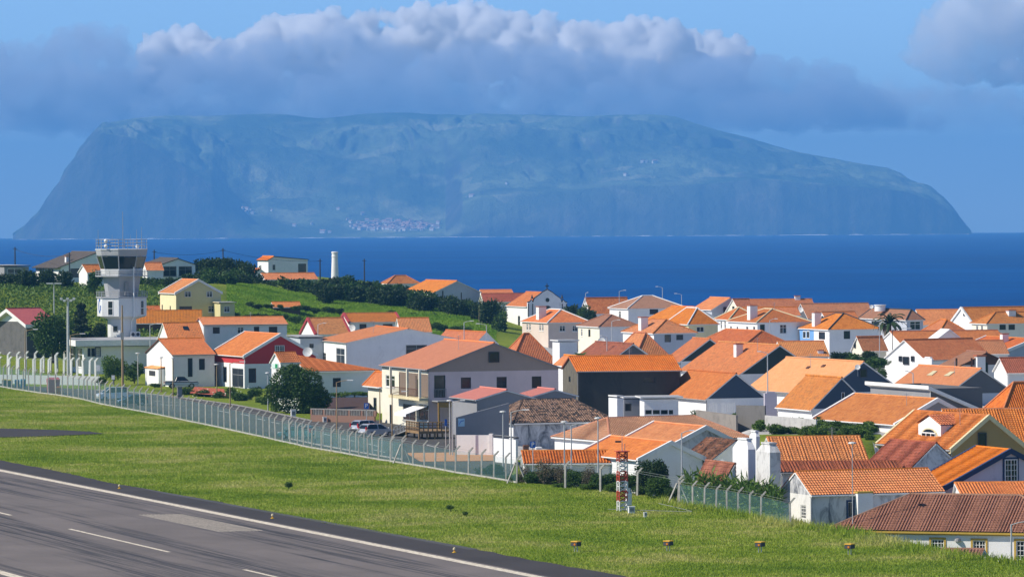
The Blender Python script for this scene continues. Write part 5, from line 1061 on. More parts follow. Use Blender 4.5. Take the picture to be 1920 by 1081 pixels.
# green sign stub on the S tiled house, porch box on the white house
h = H('sign_porch', 'white gabled porch with green sign in front of the S tiled house', (526, 678), 668, L=509, R=560, apex=662, roof='L', wall=WHITE, tile=ORANGE, corr=0.3, a=30, cat='porch')
ua, ub, za_, zb_ = h.rect('L', 511, 681, 522, 690)
sg = MB().box(-0.09, -0.01, ua, ub, za_, zb_).build('sign', plain('sign_pale', (0.62, 0.78, 0.70), 0.5), h.root)
MB().box(-0.115, -0.093, ua + 0.1, ua + (ub - ua) * 0.45, za_ + 0.05, zb_ - 0.05).build('sign_panel', plain('sign_green', (0.02, 0.28, 0.10), 0.5), sg)
h = h_w
ua, ub, za_, zb_ = h.rect('L', 284, 690, 309, 727)
pb = MB().box(-1.0, -0.01, ua, ub, h.zb, zb_).build('meter_cabinet', WHITE, h.root); MB().prism([(-1.15, ua - 0.15, zb_ + 0.003), (0 - 0.012, ua - 0.15, zb_ + 0.25), (-0.012, ub + 0.15, zb_ + 0.25), (-1.15, ub + 0.15, zb_ + 0.003)], [(-1.15, ua - 0.15, zb_ + 0.1), (0 - 0.012, ua - 0.15, zb_ + 0.36), (-0.012, ub + 0.15, zb_ + 0.36), (-1.15, ub + 0.15, zb_ + 0.1)]).build('cabinet_roof', PALE, pb)
MB().box(-1.04, -1.003, ua + (ub - ua) * 0.25, ua + (ub - ua) * 0.7, zb_ - 1.1, zb_ - 0.35).build('cabinet_notice', T_DARK, pb)
# pediment dormers, long roof
for lab, a0, a1, pa, pb_, xf in (('long orange roofed house with white pediment dormer on the right', 1754, 1806, 620, 640, 0), ):
    for hh in [o for o in bpy.data.objects if o.get('label') == lab]:
        q0_ = P(a0, pb_, 762) - hh.location; q1_ = P(a1, pb_, 764) - hh.location; q2_ = P((a0 + a1) / 2, pa, 763) - hh.location
        inv = Matrix.Rotation(-hh.rotation_euler.z, 3, 'Z'); q0_, q1_, q2_ = inv @ q0_, inv @ q1_, inv @ q2_
        bk = Vector((0, 4.5, 0)); low = Vector((0, 0, -1.2))
        pd = MB().prism([q0_ + low, q1_ + low, q1_, q2_, q0_], [v + bk for v in (q0_ + low, q1_ + low, q1_, q2_, q0_)]).build('pediment', WHITE, hh)
        vb = MB(); up_ = Vector((0, 0, 0.3)); fw_ = Vector((0, -0.35, 0))
        for p, q in ((q0_, q2_), (q2_, q1_)): vb.prism([p + fw_, q + fw_, q + bk, p + bk], [p + fw_ + up_, q + fw_ + up_, q + bk + up_, p + bk + up_])
        vb.build('pediment_cornice', T_WHITE, pd)
# white gable house: square panel; terrace columns
h = None
for hh in [o for o in bpy.data.objects if o.get('label', '').startswith('shaded terrace with brown')]:
    for pxx in (1807, 1838):
        q = P(pxx, 690, 676) - hh.location; q.rotate(Matrix.Rotation(-hh.rotation_euler.z, 3, 'Z')); MB().box(q.x - 0.12, q.x + 0.12, -0.95, -0.75, q.z - 2.5, P(pxx, 672, 676).z - hh.location.z).build('column', T_BROWN, hh)
    q = P(1864, 690, 674) - hh.location; q.rotate(Matrix.Rotation(-hh.rotation_euler.z, 3, 'Z')); zt = P(1864, 670, 674).z - hh.location.z
    MB().box(q.x - 0.6, q.x + 0.6, -1.6, -0.3, q.z - 3, zt).build('chimney', WHITE, hh); MB().box(q.x - 0.72, q.x + 0.72, -1.72, -0.18, zt + 0.002, zt + 0.22).build('cap', T_TERRA, hh)
# tall tapered chimney by the palm, chimney and wall blocks in the middle rows
fc_ = fat_chimney('tapered white chimney with terracotta top in front of the palm', 1672, 800, 1660, 1681, 618, 608, 645, WHITE)
fat_chimney('square white chimney block below the white gabled house', 1747, 640, 1730, 1750, 672, 669, 695, WHITE2)
fat_chimney('purple grey wall block beside the lilac house gable wall', 1434, 580, 1432, 1457, 737, 734, 770, wall_mat((0.52, 0.48, 0.54), 0.1, (0.4, 0.37, 0.42)), a=8)  # a purple grey wall, built with the chimney shape

h = h_bp; ua, ub, za_, zb_ = h.rect('L', 1500, 616, 1526, 650); MB().box(-0.03, -0.004, ub - (ub - ua), h.LL - 0.02, h.zb, h.ze - 0.05).build('blue_panel', SKYBLUE, h.root)
for xa, xb in ((1506, 1511.5), (1513, 1518.5)):
    ua, ub, za_, zb_ = h.rect('L', xa, 620, xb, 634); w_ = MB().box(-0.08, -0.034, ua, ub, za_, zb_).build('window', T_WHITE, h.root); MB().box(-0.09, -0.083, ua + 0.12, ub - 0.12, za_ + 0.12, zb_ - 0.12).build('pane', M_GLASS, w_)
# ------------------------------------------------------------------ fences
n_ = NT('post_concrete'); n_.base(n_.ramp(n_.noise(n_.coords(), 1.5, 5, 0.6), [(0.3, (0.30, 0.28, 0.25)), (0.7, (0.50, 0.48, 0.44))])); n_.set(0.9, 0.2); M_POST = n_.m
n_ = NT('green_wire_mesh'); n_.base((0.12, 0.25, 0.25)); n_.set(0.7, 0.2)
tr_ = n_.n('BsdfTransparent'); mx_ = n_.n('MixShader'); mx_.inputs[0].default_value = 0.24
n_.l(tr_.outputs[0], mx_.inputs[1]); n_.l(n_.b.outputs[0], mx_.inputs[2]); n_.l(mx_.outputs[0], n_.o.inputs['Surface']); M_MESH = n_.m
post_cache = {}
def post_mesh(h_, w_=0.075, bend=0.55):
    key = (round(h_, 1), w_, bend)
    if key not in post_cache:
        m_ = MB(); hz_ = key[0] - bend * 0.75
        m_.prism([(-w_, -w_, -0.3), (w_, -w_, -0.3), (w_, w_, -0.3), (-w_, w_, -0.3)], [(-w_, -w_, hz_), (w_, -w_, hz_), (w_, w_, hz_ - 0.02), (-w_, w_, hz_ - 0.02)])
        k = len(m_.v); m_.prism([(-w_, -w_, hz_), (w_, -w_, hz_ - 0.06), (w_, w_, hz_ - 0.06), (-w_, w_, hz_)], [(-w_ + bend * 0.8, -w_, key[0] + 0.05), (w_ * 0.8 + bend * 0.8, -w_, key[0]), (w_ * 0.8 + bend * 0.8, w_, key[0]), (-w_ + bend * 0.8, w_, key[0] + 0.05)])
        me = bpy.data.meshes.new('post'); me.from_pydata(m_.v, [], m_.f); me.materials.append(T_WHITE if w_ > 0.15 else M_POST); me.update(); post_cache[key] = me
    return post_cache[key]
def walk(pts, step):
    out = [pts[0]]; need = step
    for p, q in zip(pts[:-1], pts[1:]):
        L_ = (q - p).length; t_ = need
        while t_ <= L_: out.append(p.lerp(q, t_ / L_)); t_ += step
        need = t_ - L_
    return out
def fence(label, pix, step, hfun, mesh=True, rail_=True, exact=False, w_=0.075, name='perimeter_fence', zoff=0.0):
    pts = [G(a, b) for a, b in pix]; ps = pts if exact else walk(pts, step)
    o = empty(name, ps[0][:]); tag(o, label, 'fence'); rnd = random.Random(3)
    for i, p in enumerate(ps):
        hh = hfun(proj(p)[0]); po = link(bpy.data.objects.new('post', post_mesh(hh, w_)), o); po.location = p - ps[0]
        po.rotation_euler = (rnd.uniform(-0.02, 0.02), rnd.uniform(-0.03, 0.03), R_(-20) + rnd.uniform(-0.15, 0.15))
        if i:
            a_, b_ = ps[i - 1] - ps[0], p - ps[0]; hm = min(hfun(proj(ps[i - 1])[0]), hh) - 0.5
            if mesh: MB().poly([a_ + Vector((0, 0, 0.05)), b_ + Vector((0, 0, 0.05)), b_ + Vector((0, 0, hm)), a_ + Vector((0, 0, hm))]).build('mesh_panel', M_MESH, o)
            if rail_:
                dn = (b_ - a_).normalized(); nn = Vector((-dn.y, dn.x, 0)) * 0.06
                MB().prism([a_ - nn, b_ - nn, b_ + nn, a_ + nn], [v + Vector((0, 0, 0.16)) for v in (a_ - nn, b_ - nn, b_ + nn, a_ + nn)]).build('base_rail', M_POST, o)
            wz = MB()
            for z in (hm + 0.05, hm + 0.25): wz.tube([a_ + Vector((0.05, 0, z)), b_ + Vector((0.05, 0, z))], 0.012, 3)
            wz.build('barbed_wire', T_STEEL, o)
    return o, ps
hf = lambda x: float(np.interp(x, [0, 250, 520, 560, 850, 1480], [3.5, 3.2, 2.9, 2.45, 2.7, 2.5]))
fo, fps = fence('long concrete post fence with bent tops and green mesh along the airfield', [q for q in fence_px if q[0] <= 974], 4.0, hf)
fence('second row of bent concrete posts behind the airfield fence by the car park', [(530, 820), (590, 833), (650, 844), (710, 855), (762, 863)], 3.7, lambda x: 2.6)
fo2, fps2 = fence('sparse old concrete post fence in front of the bushes', [(1060, 914), (1126, 920), (1195, 928), (1272, 943)], 1, lambda x: 2.5, mesh=False, rail_=False, exact=True, w_=0.09)
fo3, _ = fence('short mesh fence with dark bent posts beside the fat chimneys', [(1274, 944), (1299, 948), (1321, 951), (1343, 954), (1363, 957), (1384, 961), (1406, 965), (1427, 969), (1482, 983)], 1, lambda x: 2.2, exact=True, rail_=False)
def brace(o, base, px_, h_):
    for dx in (-0.95, 0.95):
        MB().tube([(base.x + dx, base.y - 0.1, -0.1), (base.x + dx * 0.12, base.y, h_ - 0.7)], 0.085, 4).build('brace', M_POST, o)
for o, ps, i, hh in ((fo, fps, len(fps) - 1, 2.7), (fo2, fps2, 3, 2.5)): brace(o, ps[i] - ps[0], 0, hh)
i746 = min(range(len(fps)), key=lambda i: abs(proj(fps[i])[0] - 746)); brace(fo, fps[i746] - fps[0], 0, 2.7)
# white post fence of the airport car park, on a low wall
pf = [(-20, 712), (30, 712), (80, 713), (130, 714), (186, 716)]
o, ps = fence('row of thick white bent posts on a low wall by the airport car park', pf, 1.6, lambda x: 4.4 if 85 < x < 130 and int(x) % 3 == 0 else 3.7, mesh=False, rail_=False, w_=0.152, name='car_park_fence')
fence('second row of thick white bent posts further left in the airport car park', [(-20, 702), (30, 700), (80, 698), (150, 694)], 2.1, lambda x: 3.6, mesh=False, rail_=False, w_=0.151, name='car_park_fence')
M_LOWW = wall_mat((0.50, 0.52, 0.52), 0.1, (0.35, 0.36, 0.36))
a_, b_ = G(-20, 717) - ps[0], G(188, 721) - ps[0]; dn = (b_ - a_).normalized(); nn = Vector((-dn.y, dn.x, 0)) * 0.12
MB().prism([a_ - nn - Vector((0, 0, 0.2)), b_ - nn - Vector((0, 0, 0.2)), b_ + nn - Vector((0, 0, 0.2)), a_ + nn - Vector((0, 0, 0.2))], [v + Vector((0, 0, 1.3)) for v in (a_ - nn, b_ - nn, b_ + nn, a_ + nn)]).build('low_wall', M_LOWW, o)

# ------------------------------------------------------------------ poles and lamps
M_POLE = plain('lamp_pole_grey', (0.55, 0.55, 0.54), 0.5, 0.4, 0.3); M_POLEB = plain('lamp_pole_tan', (0.40, 0.27, 0.14), 0.7); M_POLED = plain('dark_pole', (0.05, 0.05, 0.055), 0.7); M_LHEAD = plain('lamp_head', (0.62, 0.62, 0.60), 0.5)
def lamp(label, px_, top, arm, d, mat=M_POLE, r=0.085, base=None, drop=-2, group='street lamps'):
    """arm: pixels the lamp head reaches sideways"""
    t_ = P(px_, top, d); k = F / d; zg = gz(t_.x, t_.y)
    o = empty('street_lamp', (t_.x, t_.y, zg)); tag(o, label, 'street lamp', group); h_ = t_.z - zg
    MB().tube([(0, 0, -0.3), (0, 0, h_)], [r, r * 0.7], 7).build('pole', mat, o)
    if arm:
        ax = arm / k; MB().tube([(0, 0, h_ - 0.04), (ax * 0.3, 0, h_ + 0.12), (ax * 0.75, 0, h_ + 0.25)], r * 0.5, 6).build('arm', mat, o)
        s_ = 1 if ax > 0 else -1; x0, x1 = ax * 0.62, ax
        MB().prism([(x0, -0.10, h_ + 0.17), (x1, -0.13, h_ + 0.19), (x1, 0.13, h_ + 0.19), (x0, 0.10, h_ + 0.17)][::s_], [(x0, -0.07, h_ + 0.30), (x1, -0.08, h_ + 0.27), (x1, 0.08, h_ + 0.27), (x0, 0.07, h_ + 0.30)][::s_]).build('lamp_head', M_LHEAD, o)
    else:
        MB().lathe([(0.05, h_), (0.34, h_ + 0.05), (0.30, h_ + 0.16), (0.05, h_ + 0.2)], 10).build('lamp_head', M_LHEAD, o)
    return o
for a_ in [('tan street lamp behind the fence near the stone building', 47, 620, 24, 735, M_POLEB), ('thin tan lamp between the tall mast and the terminal', 132, 628, 28, 770, M_POLEB),
    ('lamp with curved head in front of the skylight house', 281, 609, 20, 790), ('short round lamp beside the terminal shrubs', 258, 663, 0, 745), ('short flat topped lamp in front of the white gable', 302, 671, 0, 715, M_POLEB),
    ('tan lamp post in front of the pickup', 324, 672, 0, 650, M_POLEB), ('slim lamp in front of the red house left wall', 406, 684, 0, 690, M_POLEB), ('tan lamp with arm in front of the red house corner', 431, 681, 29, 640, M_POLEB),
    ('short lamp left of the round tree', 502, 700, 0, 640), ('tall lamp with white arm between the fence and the brown wall', 631, 716, 31, 560, M_POLEB), ('plain lamp pole beside the parking sign', 712, 728, 0, 590, M_POLEB),
    ('lamp with arm in front of the pink building facade', 735, 737, 28, 560, M_POLEB), ('left pole of the pair beside the awning', 843, 752, 0, 520), ('right pole of the pair beside the awning', 848, 754, 24, 519),
    ('lamp above the grey shed left of the hall', 596, 608, 16, 780), ('left of two lamps behind the hall roof', 870, 604, 18, 790), ('right of two lamps behind the hall roof, arm to the left', 912, 609, -20, 770),
    ('lamp in front of the cream house with brown hip roof', 1147, 602, 16, 800), ('short lamp in front of the sagging roof', 1138, 632, -14, 690), ('leftmost small lamp against the sea', 1098, 550, 5, 1000), ('lamp against the sea left of the tan hip roof', 1161, 546, 13, 990),
    ('lamp against the sea right of the tan hip roof', 1242, 539, -13, 985), ('rightmost lamp against the sea', 1278, 552, -14, 980), ('tall lamp pole in front of the pale orange roof', 1439, 662, -19, 585), ('lamp in front of the large white hip roofed house', 1443, 600, 15, 760),
    ('white lamp pole beside the palm', 1649, 606, 5, 760), ('dark lamp with long arm in front of the palm', 1673, 618, 36, 740, M_POLED), ('lamp arching over the salmon roof', 1712, 699, -16, 590), ('left lamp of the three behind the tiled strip', 1058, 792, 0, 470), ('lamp with raised arm behind the tiled strip', 1071, 797, 32, 466),
    ('thin pole behind the orange roofs by the tan hip roof', 1121, 785, 0, 468), ('left lamp in front of the shuttered house', 943, 773, 0, 490), ('lamp with arm in front of the weathered tile roof', 958, 772, 34, 488), ('lamp in front of the stained gable', 1278, 811, 24, 450), ('tall thin pole in front of the white shed', 1598, 832, 0, 402, M_POLE, 0.045), ('lamp with arm at the right edge before the yellow trimmed house', 1896, 982, 45, 372)]:
    lamp(*a_)
# flood light mast by the terminal
q = P(127, 562, 795); o = empty('floodlight_mast', (q.x, q.y, gz(q.x, q.y))); tag(o, 'tall grey floodlight mast left of the control tower', 'mast'); h_ = q.z - o.location.z
MB().tube([(0, 0, -0.3), (0, 0, h_)], [0.28, 0.17], 8).build('pole', M_POLE, o); MB().box(-1.1, 1.1, -0.06, 0.06, h_ - 0.1, h_ + 0.05).build('crossbar', M_POLE, o)
for i in range(5):
    x = -1.05 + 0.52 * i; MB().box(x - 0.2, x + 0.2, -0.5, -0.08, h_ + 0.02 - 0.3 * (i % 2), h_ + 0.38 - 0.3 * (i % 2)).build('floodlight', M_LHEAD, o)
q = P(101, 532, 900); o = empty('field_lamp', (q.x, q.y, gz(q.x, q.y))); tag(o, 'white lamp pole with twin heads in front of the crop field', 'lamp'); h_ = q.z - o.location.z
MB().tube([(0, 0, -0.3), (0, 0, h_)], [0.12, 0.08], 6).build('pole', M_POLE, o)
for s_ in (-1, 1): MB().box(min(0.1 * s_, 1.4 * s_), max(0.1 * s_, 1.4 * s_), -0.15, 0.15, h_ - 0.02, h_ + 0.2).build('lamp_head', M_LHEAD, o)
# brown service pole in front of the tower
q = P(229, 572, 700); o = empty('service_pole', (q.x, q.y, 0)); tag(o, 'tall tan wooden pole in front of the terminal', 'pole'); h_ = q.z
MB().tube([(0, 0, -0.3), (0, 0, h_ * 0.55), (0, 0, h_)], [0.2, 0.16, 0.10], 7).build('pole', M_POLEB, o); MB().box(-0.2, 0.22, -0.35, -0.15, h_ * 0.62, h_ * 0.70).build('junction_box', T_GREY, o)
# utility poles on the hill and their wires
tops = []
for lab, a, b, d in (('utility pole at the far left against the sea', 28, 463, 1060), ('utility pole in front of the dark roofed house', 130, 473, 985), ('utility pole behind the double garage', 289, 468, 1060), ('utility pole above the hedge left of the hilltop house', 418, 465, 1075), ('dark utility pole right of the hilltop house', 600, 485, 1080), ('utility pole right of the white stack', 683, 485, 1085)):
    q = P(a, b, d); o = empty('utility_pole', (q.x, q.y, gz(q.x, q.y))); tag(o, lab, 'utility pole', 'utility poles on the hill'); h_ = q.z - o.location.z
    MB().tube([(0, 0, -0.3), (0, 0, h_)], [0.17, 0.12], 6).build('pole', M_POLED, o); MB().box(-0.5, 0.5, -0.05, 0.05, h_ - 0.5, h_ - 0.4).build('crossarm', M_POLED, o); tops.append((a, q))
for i, j, lab in ((0, 1, 'sagging power line left of the control tower'), (2, 3, 'power line from the garage to the hedge pole'), (3, 4, 'power line passing behind the hilltop house')):
    p, q = tops[i][1], tops[j][1]; pts = [p.lerp(q, t_ / 10) - Vector((0, 0, 0.5 + 3.2 * (t_ / 10) * (1 - t_ / 10))) for t_ in range(11)]
    w_ = MB().tube(pts, 0.035, 3).build('power_line', M_POLED); tag(w_, lab, 'power line')

# ------------------------------------------------------------------ vehicles
M_TYRE = plain('tyre_rubber', (0.02, 0.02, 0.02), 0.9); M_RIM = plain('alloy_rim', (0.45, 0.45, 0.46), 0.35, 0.5, 0.7); M_CARGLASS = M_GLASS
n_ = NT('tail_light'); n_.base((0.45, 0.02, 0.03)); n_.set(0.2, 0.5); M_TAIL = n_.m
n_ = NT('head_light'); n_.base((0.75, 0.77, 0.80)); n_.set(0.1, 0.6); M_HEAD = n_.m
def paint(name, col):
    n = NT(name); n.base(col); n.set(0.28, 0.5, 0.15); n.b.inputs['Coat Weight'].default_value = 0.6; return n.m
def car(label, px_, py_, rz, body, paintm, L_=4.1, W_=1.72, roofm=None, name='car', z=0.0, cat='car'):
    """body profile: list of (x, z) along the side; front towards +x"""
    q = G(px_, py_, z); o = empty(name, q[:], rz); tag(o, label, cat, 'parked vehicles')
    P_ = {'hatch': dict(low=[(-2.0, .28), (2.02, .28), (2.08, .55), (1.98, .74), (1.1, .92), (-1.98, .98), (-2.08, .6)], top=[(-1.95, .96), (-1.72, 1.42), (-1.4, 1.52), (0.1, 1.50), (1.08, .91)], wh=(-1.25, 1.28), wr=.31),
          'van': dict(low=[(-2.1, .28), (2.1, .28), (2.2, .6), (2.12, .92), (1.35, 1.10), (-2.15, 1.15), (-2.18, .6)], top=[(-2.12, 1.13), (-2.02, 1.78), (-1.8, 1.86), (0.4, 1.84), (1.35, 1.09)], wh=(-1.3, 1.35), wr=.32),
          'pickup': dict(low=[(-2.5, .45), (2.45, .45), (2.55, .7), (2.5, .92), (2.3, 1.02), (1.0, 1.08), (-2.55, 1.08), (-2.58, .7)], top=[(-0.95, 1.07), (-0.72, 1.62), (-0.5, 1.72), (0.35, 1.70), (1.05, 1.07)], wh=(-1.45, 1.5), wr=.38)}[body]
    hw = W_ / 2
    def loft(pr, w0, w1, zlo, zhi):
        """extruded profile with tumblehome between zlo and zhi"""
        wf = lambda z: w0 + (w1 - w0) * min(1, max(0, (z - zlo) / (zhi - zlo))); return [(x, -wf(z_), z_) for x, z_ in pr], [(x, wf(z_), z_) for x, z_ in pr]
    a_, b_ = loft(P_['low'], hw, hw * 0.97, 0.5, 1.0); MB().prism(a_, b_).build('body', paintm, o, bevel=0.06)
    zt = max(z_ for _, z_ in P_['top']); a_, b_ = loft(P_['top'], hw * 0.93, hw * 0.74, 0.95, zt); MB().prism(a_, b_).build('greenhouse', M_CARGLASS, o, bevel=0.04)
    tp = P_['top']; rp_ = [p for p in tp if p[1] > zt - 0.14]; a_, b_ = loft([(x, z_ + 0.012) for x, z_ in rp_] + [(x, z_ - 0.05) for x, z_ in rp_[::-1]], hw * 0.93, hw * 0.76, 0.95, zt); MB().prism(a_, b_).build('roof', roofm or paintm, o)
    for s_ in (-1, 1):       # pillars
        for i in (0, len(tp) - 1):
            p0, p1 = tp[i], (tp[1] if i == 0 else tp[-2]); wA, wB = hw * 0.93, hw * 0.76
            MB().tube([(p0[0], s_ * wA, p0[1]), (p1[0], s_ * wB, p1[1])], 0.05, 5).build('pillar', roofm or paintm, o)
        xm = -0.35; MB().tube([(xm, s_ * hw * 0.94, 0.96), (xm, s_ * hw * 0.77, zt - 0.06)], 0.05, 5).build('pillar', roofm or paintm, o)
        for x in P_['wh']:
            wr = P_['wr']; w_ = MB().tube([(x, s_ * (hw - 0.2), wr), (x, s_ * (hw + 0.015), wr)], wr, 16).build('wheel', M_TYRE, o); MB().tube([(x, s_ * (hw + 0.017), wr), (x, s_ * (hw + 0.03), wr)], wr * 0.62, 12).build('rim', M_RIM, w_)
        xf = max(x for x, z_ in P_['low']); xb = min(x for x, z_ in P_['low'])
        MB().box(xf - 0.28, xf - 0.02, s_ * hw * 0.62 - 0.2, s_ * hw * 0.62 + 0.2, 0.60, 0.78).build('headlight', M_HEAD, o, bevel=0.03)
        zl = (0.72, 1.2) if body != 'pickup' else (0.72, 1.0)
        MB().box(xb - 0.0, xb + 0.16, s_ * hw * 0.86 - 0.1, s_ * hw * 0.86 + 0.1, *zl).build('tail_light', M_TAIL, o, bevel=0.02)
        MB().box(1.0, 1.16, s_ * (hw + 0.11) - 0.09, s_ * (hw + 0.11) + 0.09, 0.98, 1.12).build('mirror', paintm, o)
    xb = min(x for x, z_ in P_['low']); MB().box(xb - 0.02, xb + 0.02, -0.26, 0.26, 0.55, 0.67).build('number_plate', T_WHITE, o); MB().box(xb - 0.05, xb + 0.1, -hw * 0.9, hw * 0.9, 0.36, 0.50).build('bumper', M_TYRE, o)
    if body == 'pickup':
        MB().box(-2.4, -1.05, -hw * 0.82, hw * 0.82, 1.06, 1.095).build('load_bed', M_TYRE, o)
        MB().box(-2.56, 2.4, -hw - 0.012, hw + 0.012, 0.9, 1.0).build('dark_stripe', M_TYRE, o)
    return o
P_SILVER = paint('silver_paint', (0.44, 0.46, 0.49)); P_WHITE = paint('white_paint', (0.80, 0.80, 0.80)); P_TEAL = paint('dark_blue_paint', (0.02, 0.05, 0.09)); P_BLACK = paint('black_paint', (0.012, 0.012, 0.014))
car('white van parked behind the airfield fence', 210, 750, R_(205), 'van', P_WHITE)
car('dark blue car parked behind the fence in front of the white van', 247, 760, R_(200), 'hatch', P_TEAL)
car('silver pickup with black cab beside the white house', 340, 727, R_(10), 'pickup', P_SILVER, roofm=P_BLACK, name='pickup', cat='pickup')
car('silver hatchback seen from behind in front of the pink building', 706, 818, R_(38), 'hatch', P_SILVER)
car('pale silver car half hidden left of the hatchback', 690, 811, R_(38), 'hatch', paint('pale_silver_paint', (0.42, 0.44, 0.48)))
car('dark teal car on the road behind the fence corner', 556, 822, R_(160), 'hatch', paint('teal_paint', (0.03, 0.12, 0.14)))

# ------------------------------------------------------------------ signs, bins, boxes
M_SIGNB = plain('sign_blue', (0.015, 0.10, 0.42), 0.5)
def text_mesh(txt, size, mat, parent, loc, rot):
    cu = bpy.data.curves.new('letter', 'FONT'); cu.body = txt; cu.size = size; cu.align_x = 'CENTER'; cu.align_y = 'CENTER'; cu.extrude = 0.006
    to = bpy.data.objects.new('letter', cu); COL.objects.link(to); dg = bpy.context.evaluated_depsgraph_get(); me = bpy.data.meshes.new_from_object(to.evaluated_get(dg)); bpy.data.objects.remove(to)
    me.materials.clear(); me.materials.append(mat); o = link(bpy.data.objects.new('letter', me), parent); o.location = loc; o.rotation_euler = rot; return o
def sign(label, px_, py0, py1, d, w_px, mat, letter=None, rz=0.0, back=None):
    q = P(px_, py0, d); k = F / d; o = empty('road_sign', (q.x, q.y, gz(q.x, q.y)), rz); tag(o, label, 'sign', 'road signs'); zt = q.z - o.location.z; zb_ = P(px_, py1, d).z - o.location.z; w_ = w_px / k / 2
    MB().tube([(0, 0.06, -0.2), (0, 0.06, zt - 0.05)], 0.045, 6).build('post', M_POLE, o)
    pl = MB().box(-w_, w_, -0.02, 0.012, zb_, zt).build('plate', mat, o)
    if letter: text_mesh(letter, (zt - zb_) * 0.95, T_WHITE, pl, (0, -0.03, (zt + zb_) / 2), (R_(90), 0, 0))
    return o
sign('blue P parking sign beside the cream gatehouse', 687, 755, 766, 585, 9, M_SIGNB, 'P')
sign('blue P parking sign beside the white block house', 999, 827, 839, 470, 10, M_SIGNB, 'P')
sign('narrow blue sign beside the timber deck', 836, 785, 798, 525, 5, M_SIGNB, None, R_(30))
sign('small white sign on a post behind the fence on the left', 184, 684, 695, 720, 7, T_WHITE)
sign('round backed white sign behind the fence near the van', 212, 703, 711, 700, 6, T_WHITE)
def bin_(label, px_, py_, w_px, h_px, mat, lid, d_m=None, name='waste_container'):
    q = G(px_, py_); k = F / q.y; w_ = w_px / k / 2; h_ = h_px / k; o = empty(name, q[:], R_(12)); tag(o, label, 'bin', 'waste containers'); t_ = w_ * 0.7
    MB().prism([(-w_ * .86, -t_ * .86, 0.08), (w_ * .86, -t_ * .86, 0.08), (w_ * .86, t_ * .86, 0.08), (-w_ * .86, t_ * .86, 0.08)], [(-w_, -t_, h_ * .86), (w_, -t_, h_ * .86), (w_, t_, h_ * .86), (-w_, t_, h_ * .86)]).build('body', mat, o, bevel=0.03)
    MB().prism([(-w_ * 1.05, -t_ * 1.05, h_ * .862), (w_ * 1.05, -t_ * 1.05, h_ * .862), (w_ * 1.05, t_ * 1.05, h_ * .862), (-w_ * 1.05, t_ * 1.05, h_ * .862)], [(-w_ * .8, -t_ * .7, h_), (w_ * .8, -t_ * .7, h_), (w_ * .8, t_ * .7, h_), (-w_ * .8, t_ * .7, h_)]).build('lid', lid, o, bevel=0.02)
    for sx in (-1, 1): MB().tube([(sx * w_ * .7, -t_ * .6, 0.08), (sx * w_ * .7, t_ * .6, 0.08)], 0.08, 8).build('wheel', M_TYRE, o)
C_ = lambda n, c: plain(n, c, 0.6)
bin_('left yellow lidded waste container at the left edge', 8, 724, 9, 14, C_('bin_green', (0.05, 0.10, 0.10)), C_('bin_yellow', (0.62, 0.48, 0.05)))
bin_('right yellow lidded waste container at the left edge', 19, 725, 9, 14, C_('bin_green', (0.05, 0.10, 0.10)), C_('bin_yellow', (0.62, 0.48, 0.05)))
bin_('left blue waste container behind the fence', 32, 726, 9, 15, C_('bin_blue', (0.03, 0.16, 0.30)), C_('bin_blue', (0.03, 0.16, 0.30)))
bin_('right blue waste container behind the fence', 43, 727, 9, 17, C_('bin_blue', (0.03, 0.16, 0.30)), C_('bin_skyblue', (0.05, 0.26, 0.45)))
bin_('large pink red recycling container behind the fence', 100, 737, 24, 30, C_('bin_pink', (0.55, 0.12, 0.16)), C_('bin_pink', (0.55, 0.12, 0.16)))
bin_('small orange bin beside the pink recycling container', 109, 739, 9, 15, C_('bin_orange', (0.60, 0.20, 0.08)), C_('bin_orange', (0.60, 0.20, 0.08)))
bin_('brown bin left of the parking sign', 986, 850, 11, 17, C_('bin_brown', (0.16, 0.08, 0.05)), C_('bin_brown', (0.16, 0.08, 0.05)))
bin_('white bin right of the parking sign', 1010, 850, 12, 13, T_WHITE, T_WHITE)
def box_thing(name, label, cat, px_, py_, w_px, h_px, mat, rz=0.2, capm=None):
    q = G(px_, py_); k = F / q.y; w_ = w_px / k / 2; h_ = h_px / k; o = empty(name, q[:], rz); tag(o, label, cat)
    MB().box(-w_, w_, -w_ * .7, w_ * .7, -0.1, h_ * 0.9).build('body', mat, o, bevel=0.02); MB().box(-w_ * 1.12, w_ * 1.12, -w_ * .8, w_ * .8, h_ * 0.9 + 0.002, h_).build('cap', capm or mat, o, bevel=0.01)
    MB().box(-w_ * .7, w_ * .7, -w_ * .7 - 0.02, -w_ * .7 - 0.003, h_ * .25, h_ * .75).build('panel', T_GREY, o)
box_thing('utility_cabinet', 'small white utility cabinet on the grass verge by the road', 'cabinet', 550, 781, 9, 14, WHITE)
box_thing('gate_pillar', 'grey stone pillar at the garden corner near the pickup', 'pillar', 337, 746, 9, 22, M_KERB)
box_thing('meter_box', 'white meter box on the brown wall, left of two', 'meter box', 597, 789, 7, 7, T_WHITE); box_thing('meter_box', 'white meter box on the brown wall, right of two', 'meter box', 609, 791, 7, 10, T_WHITE)
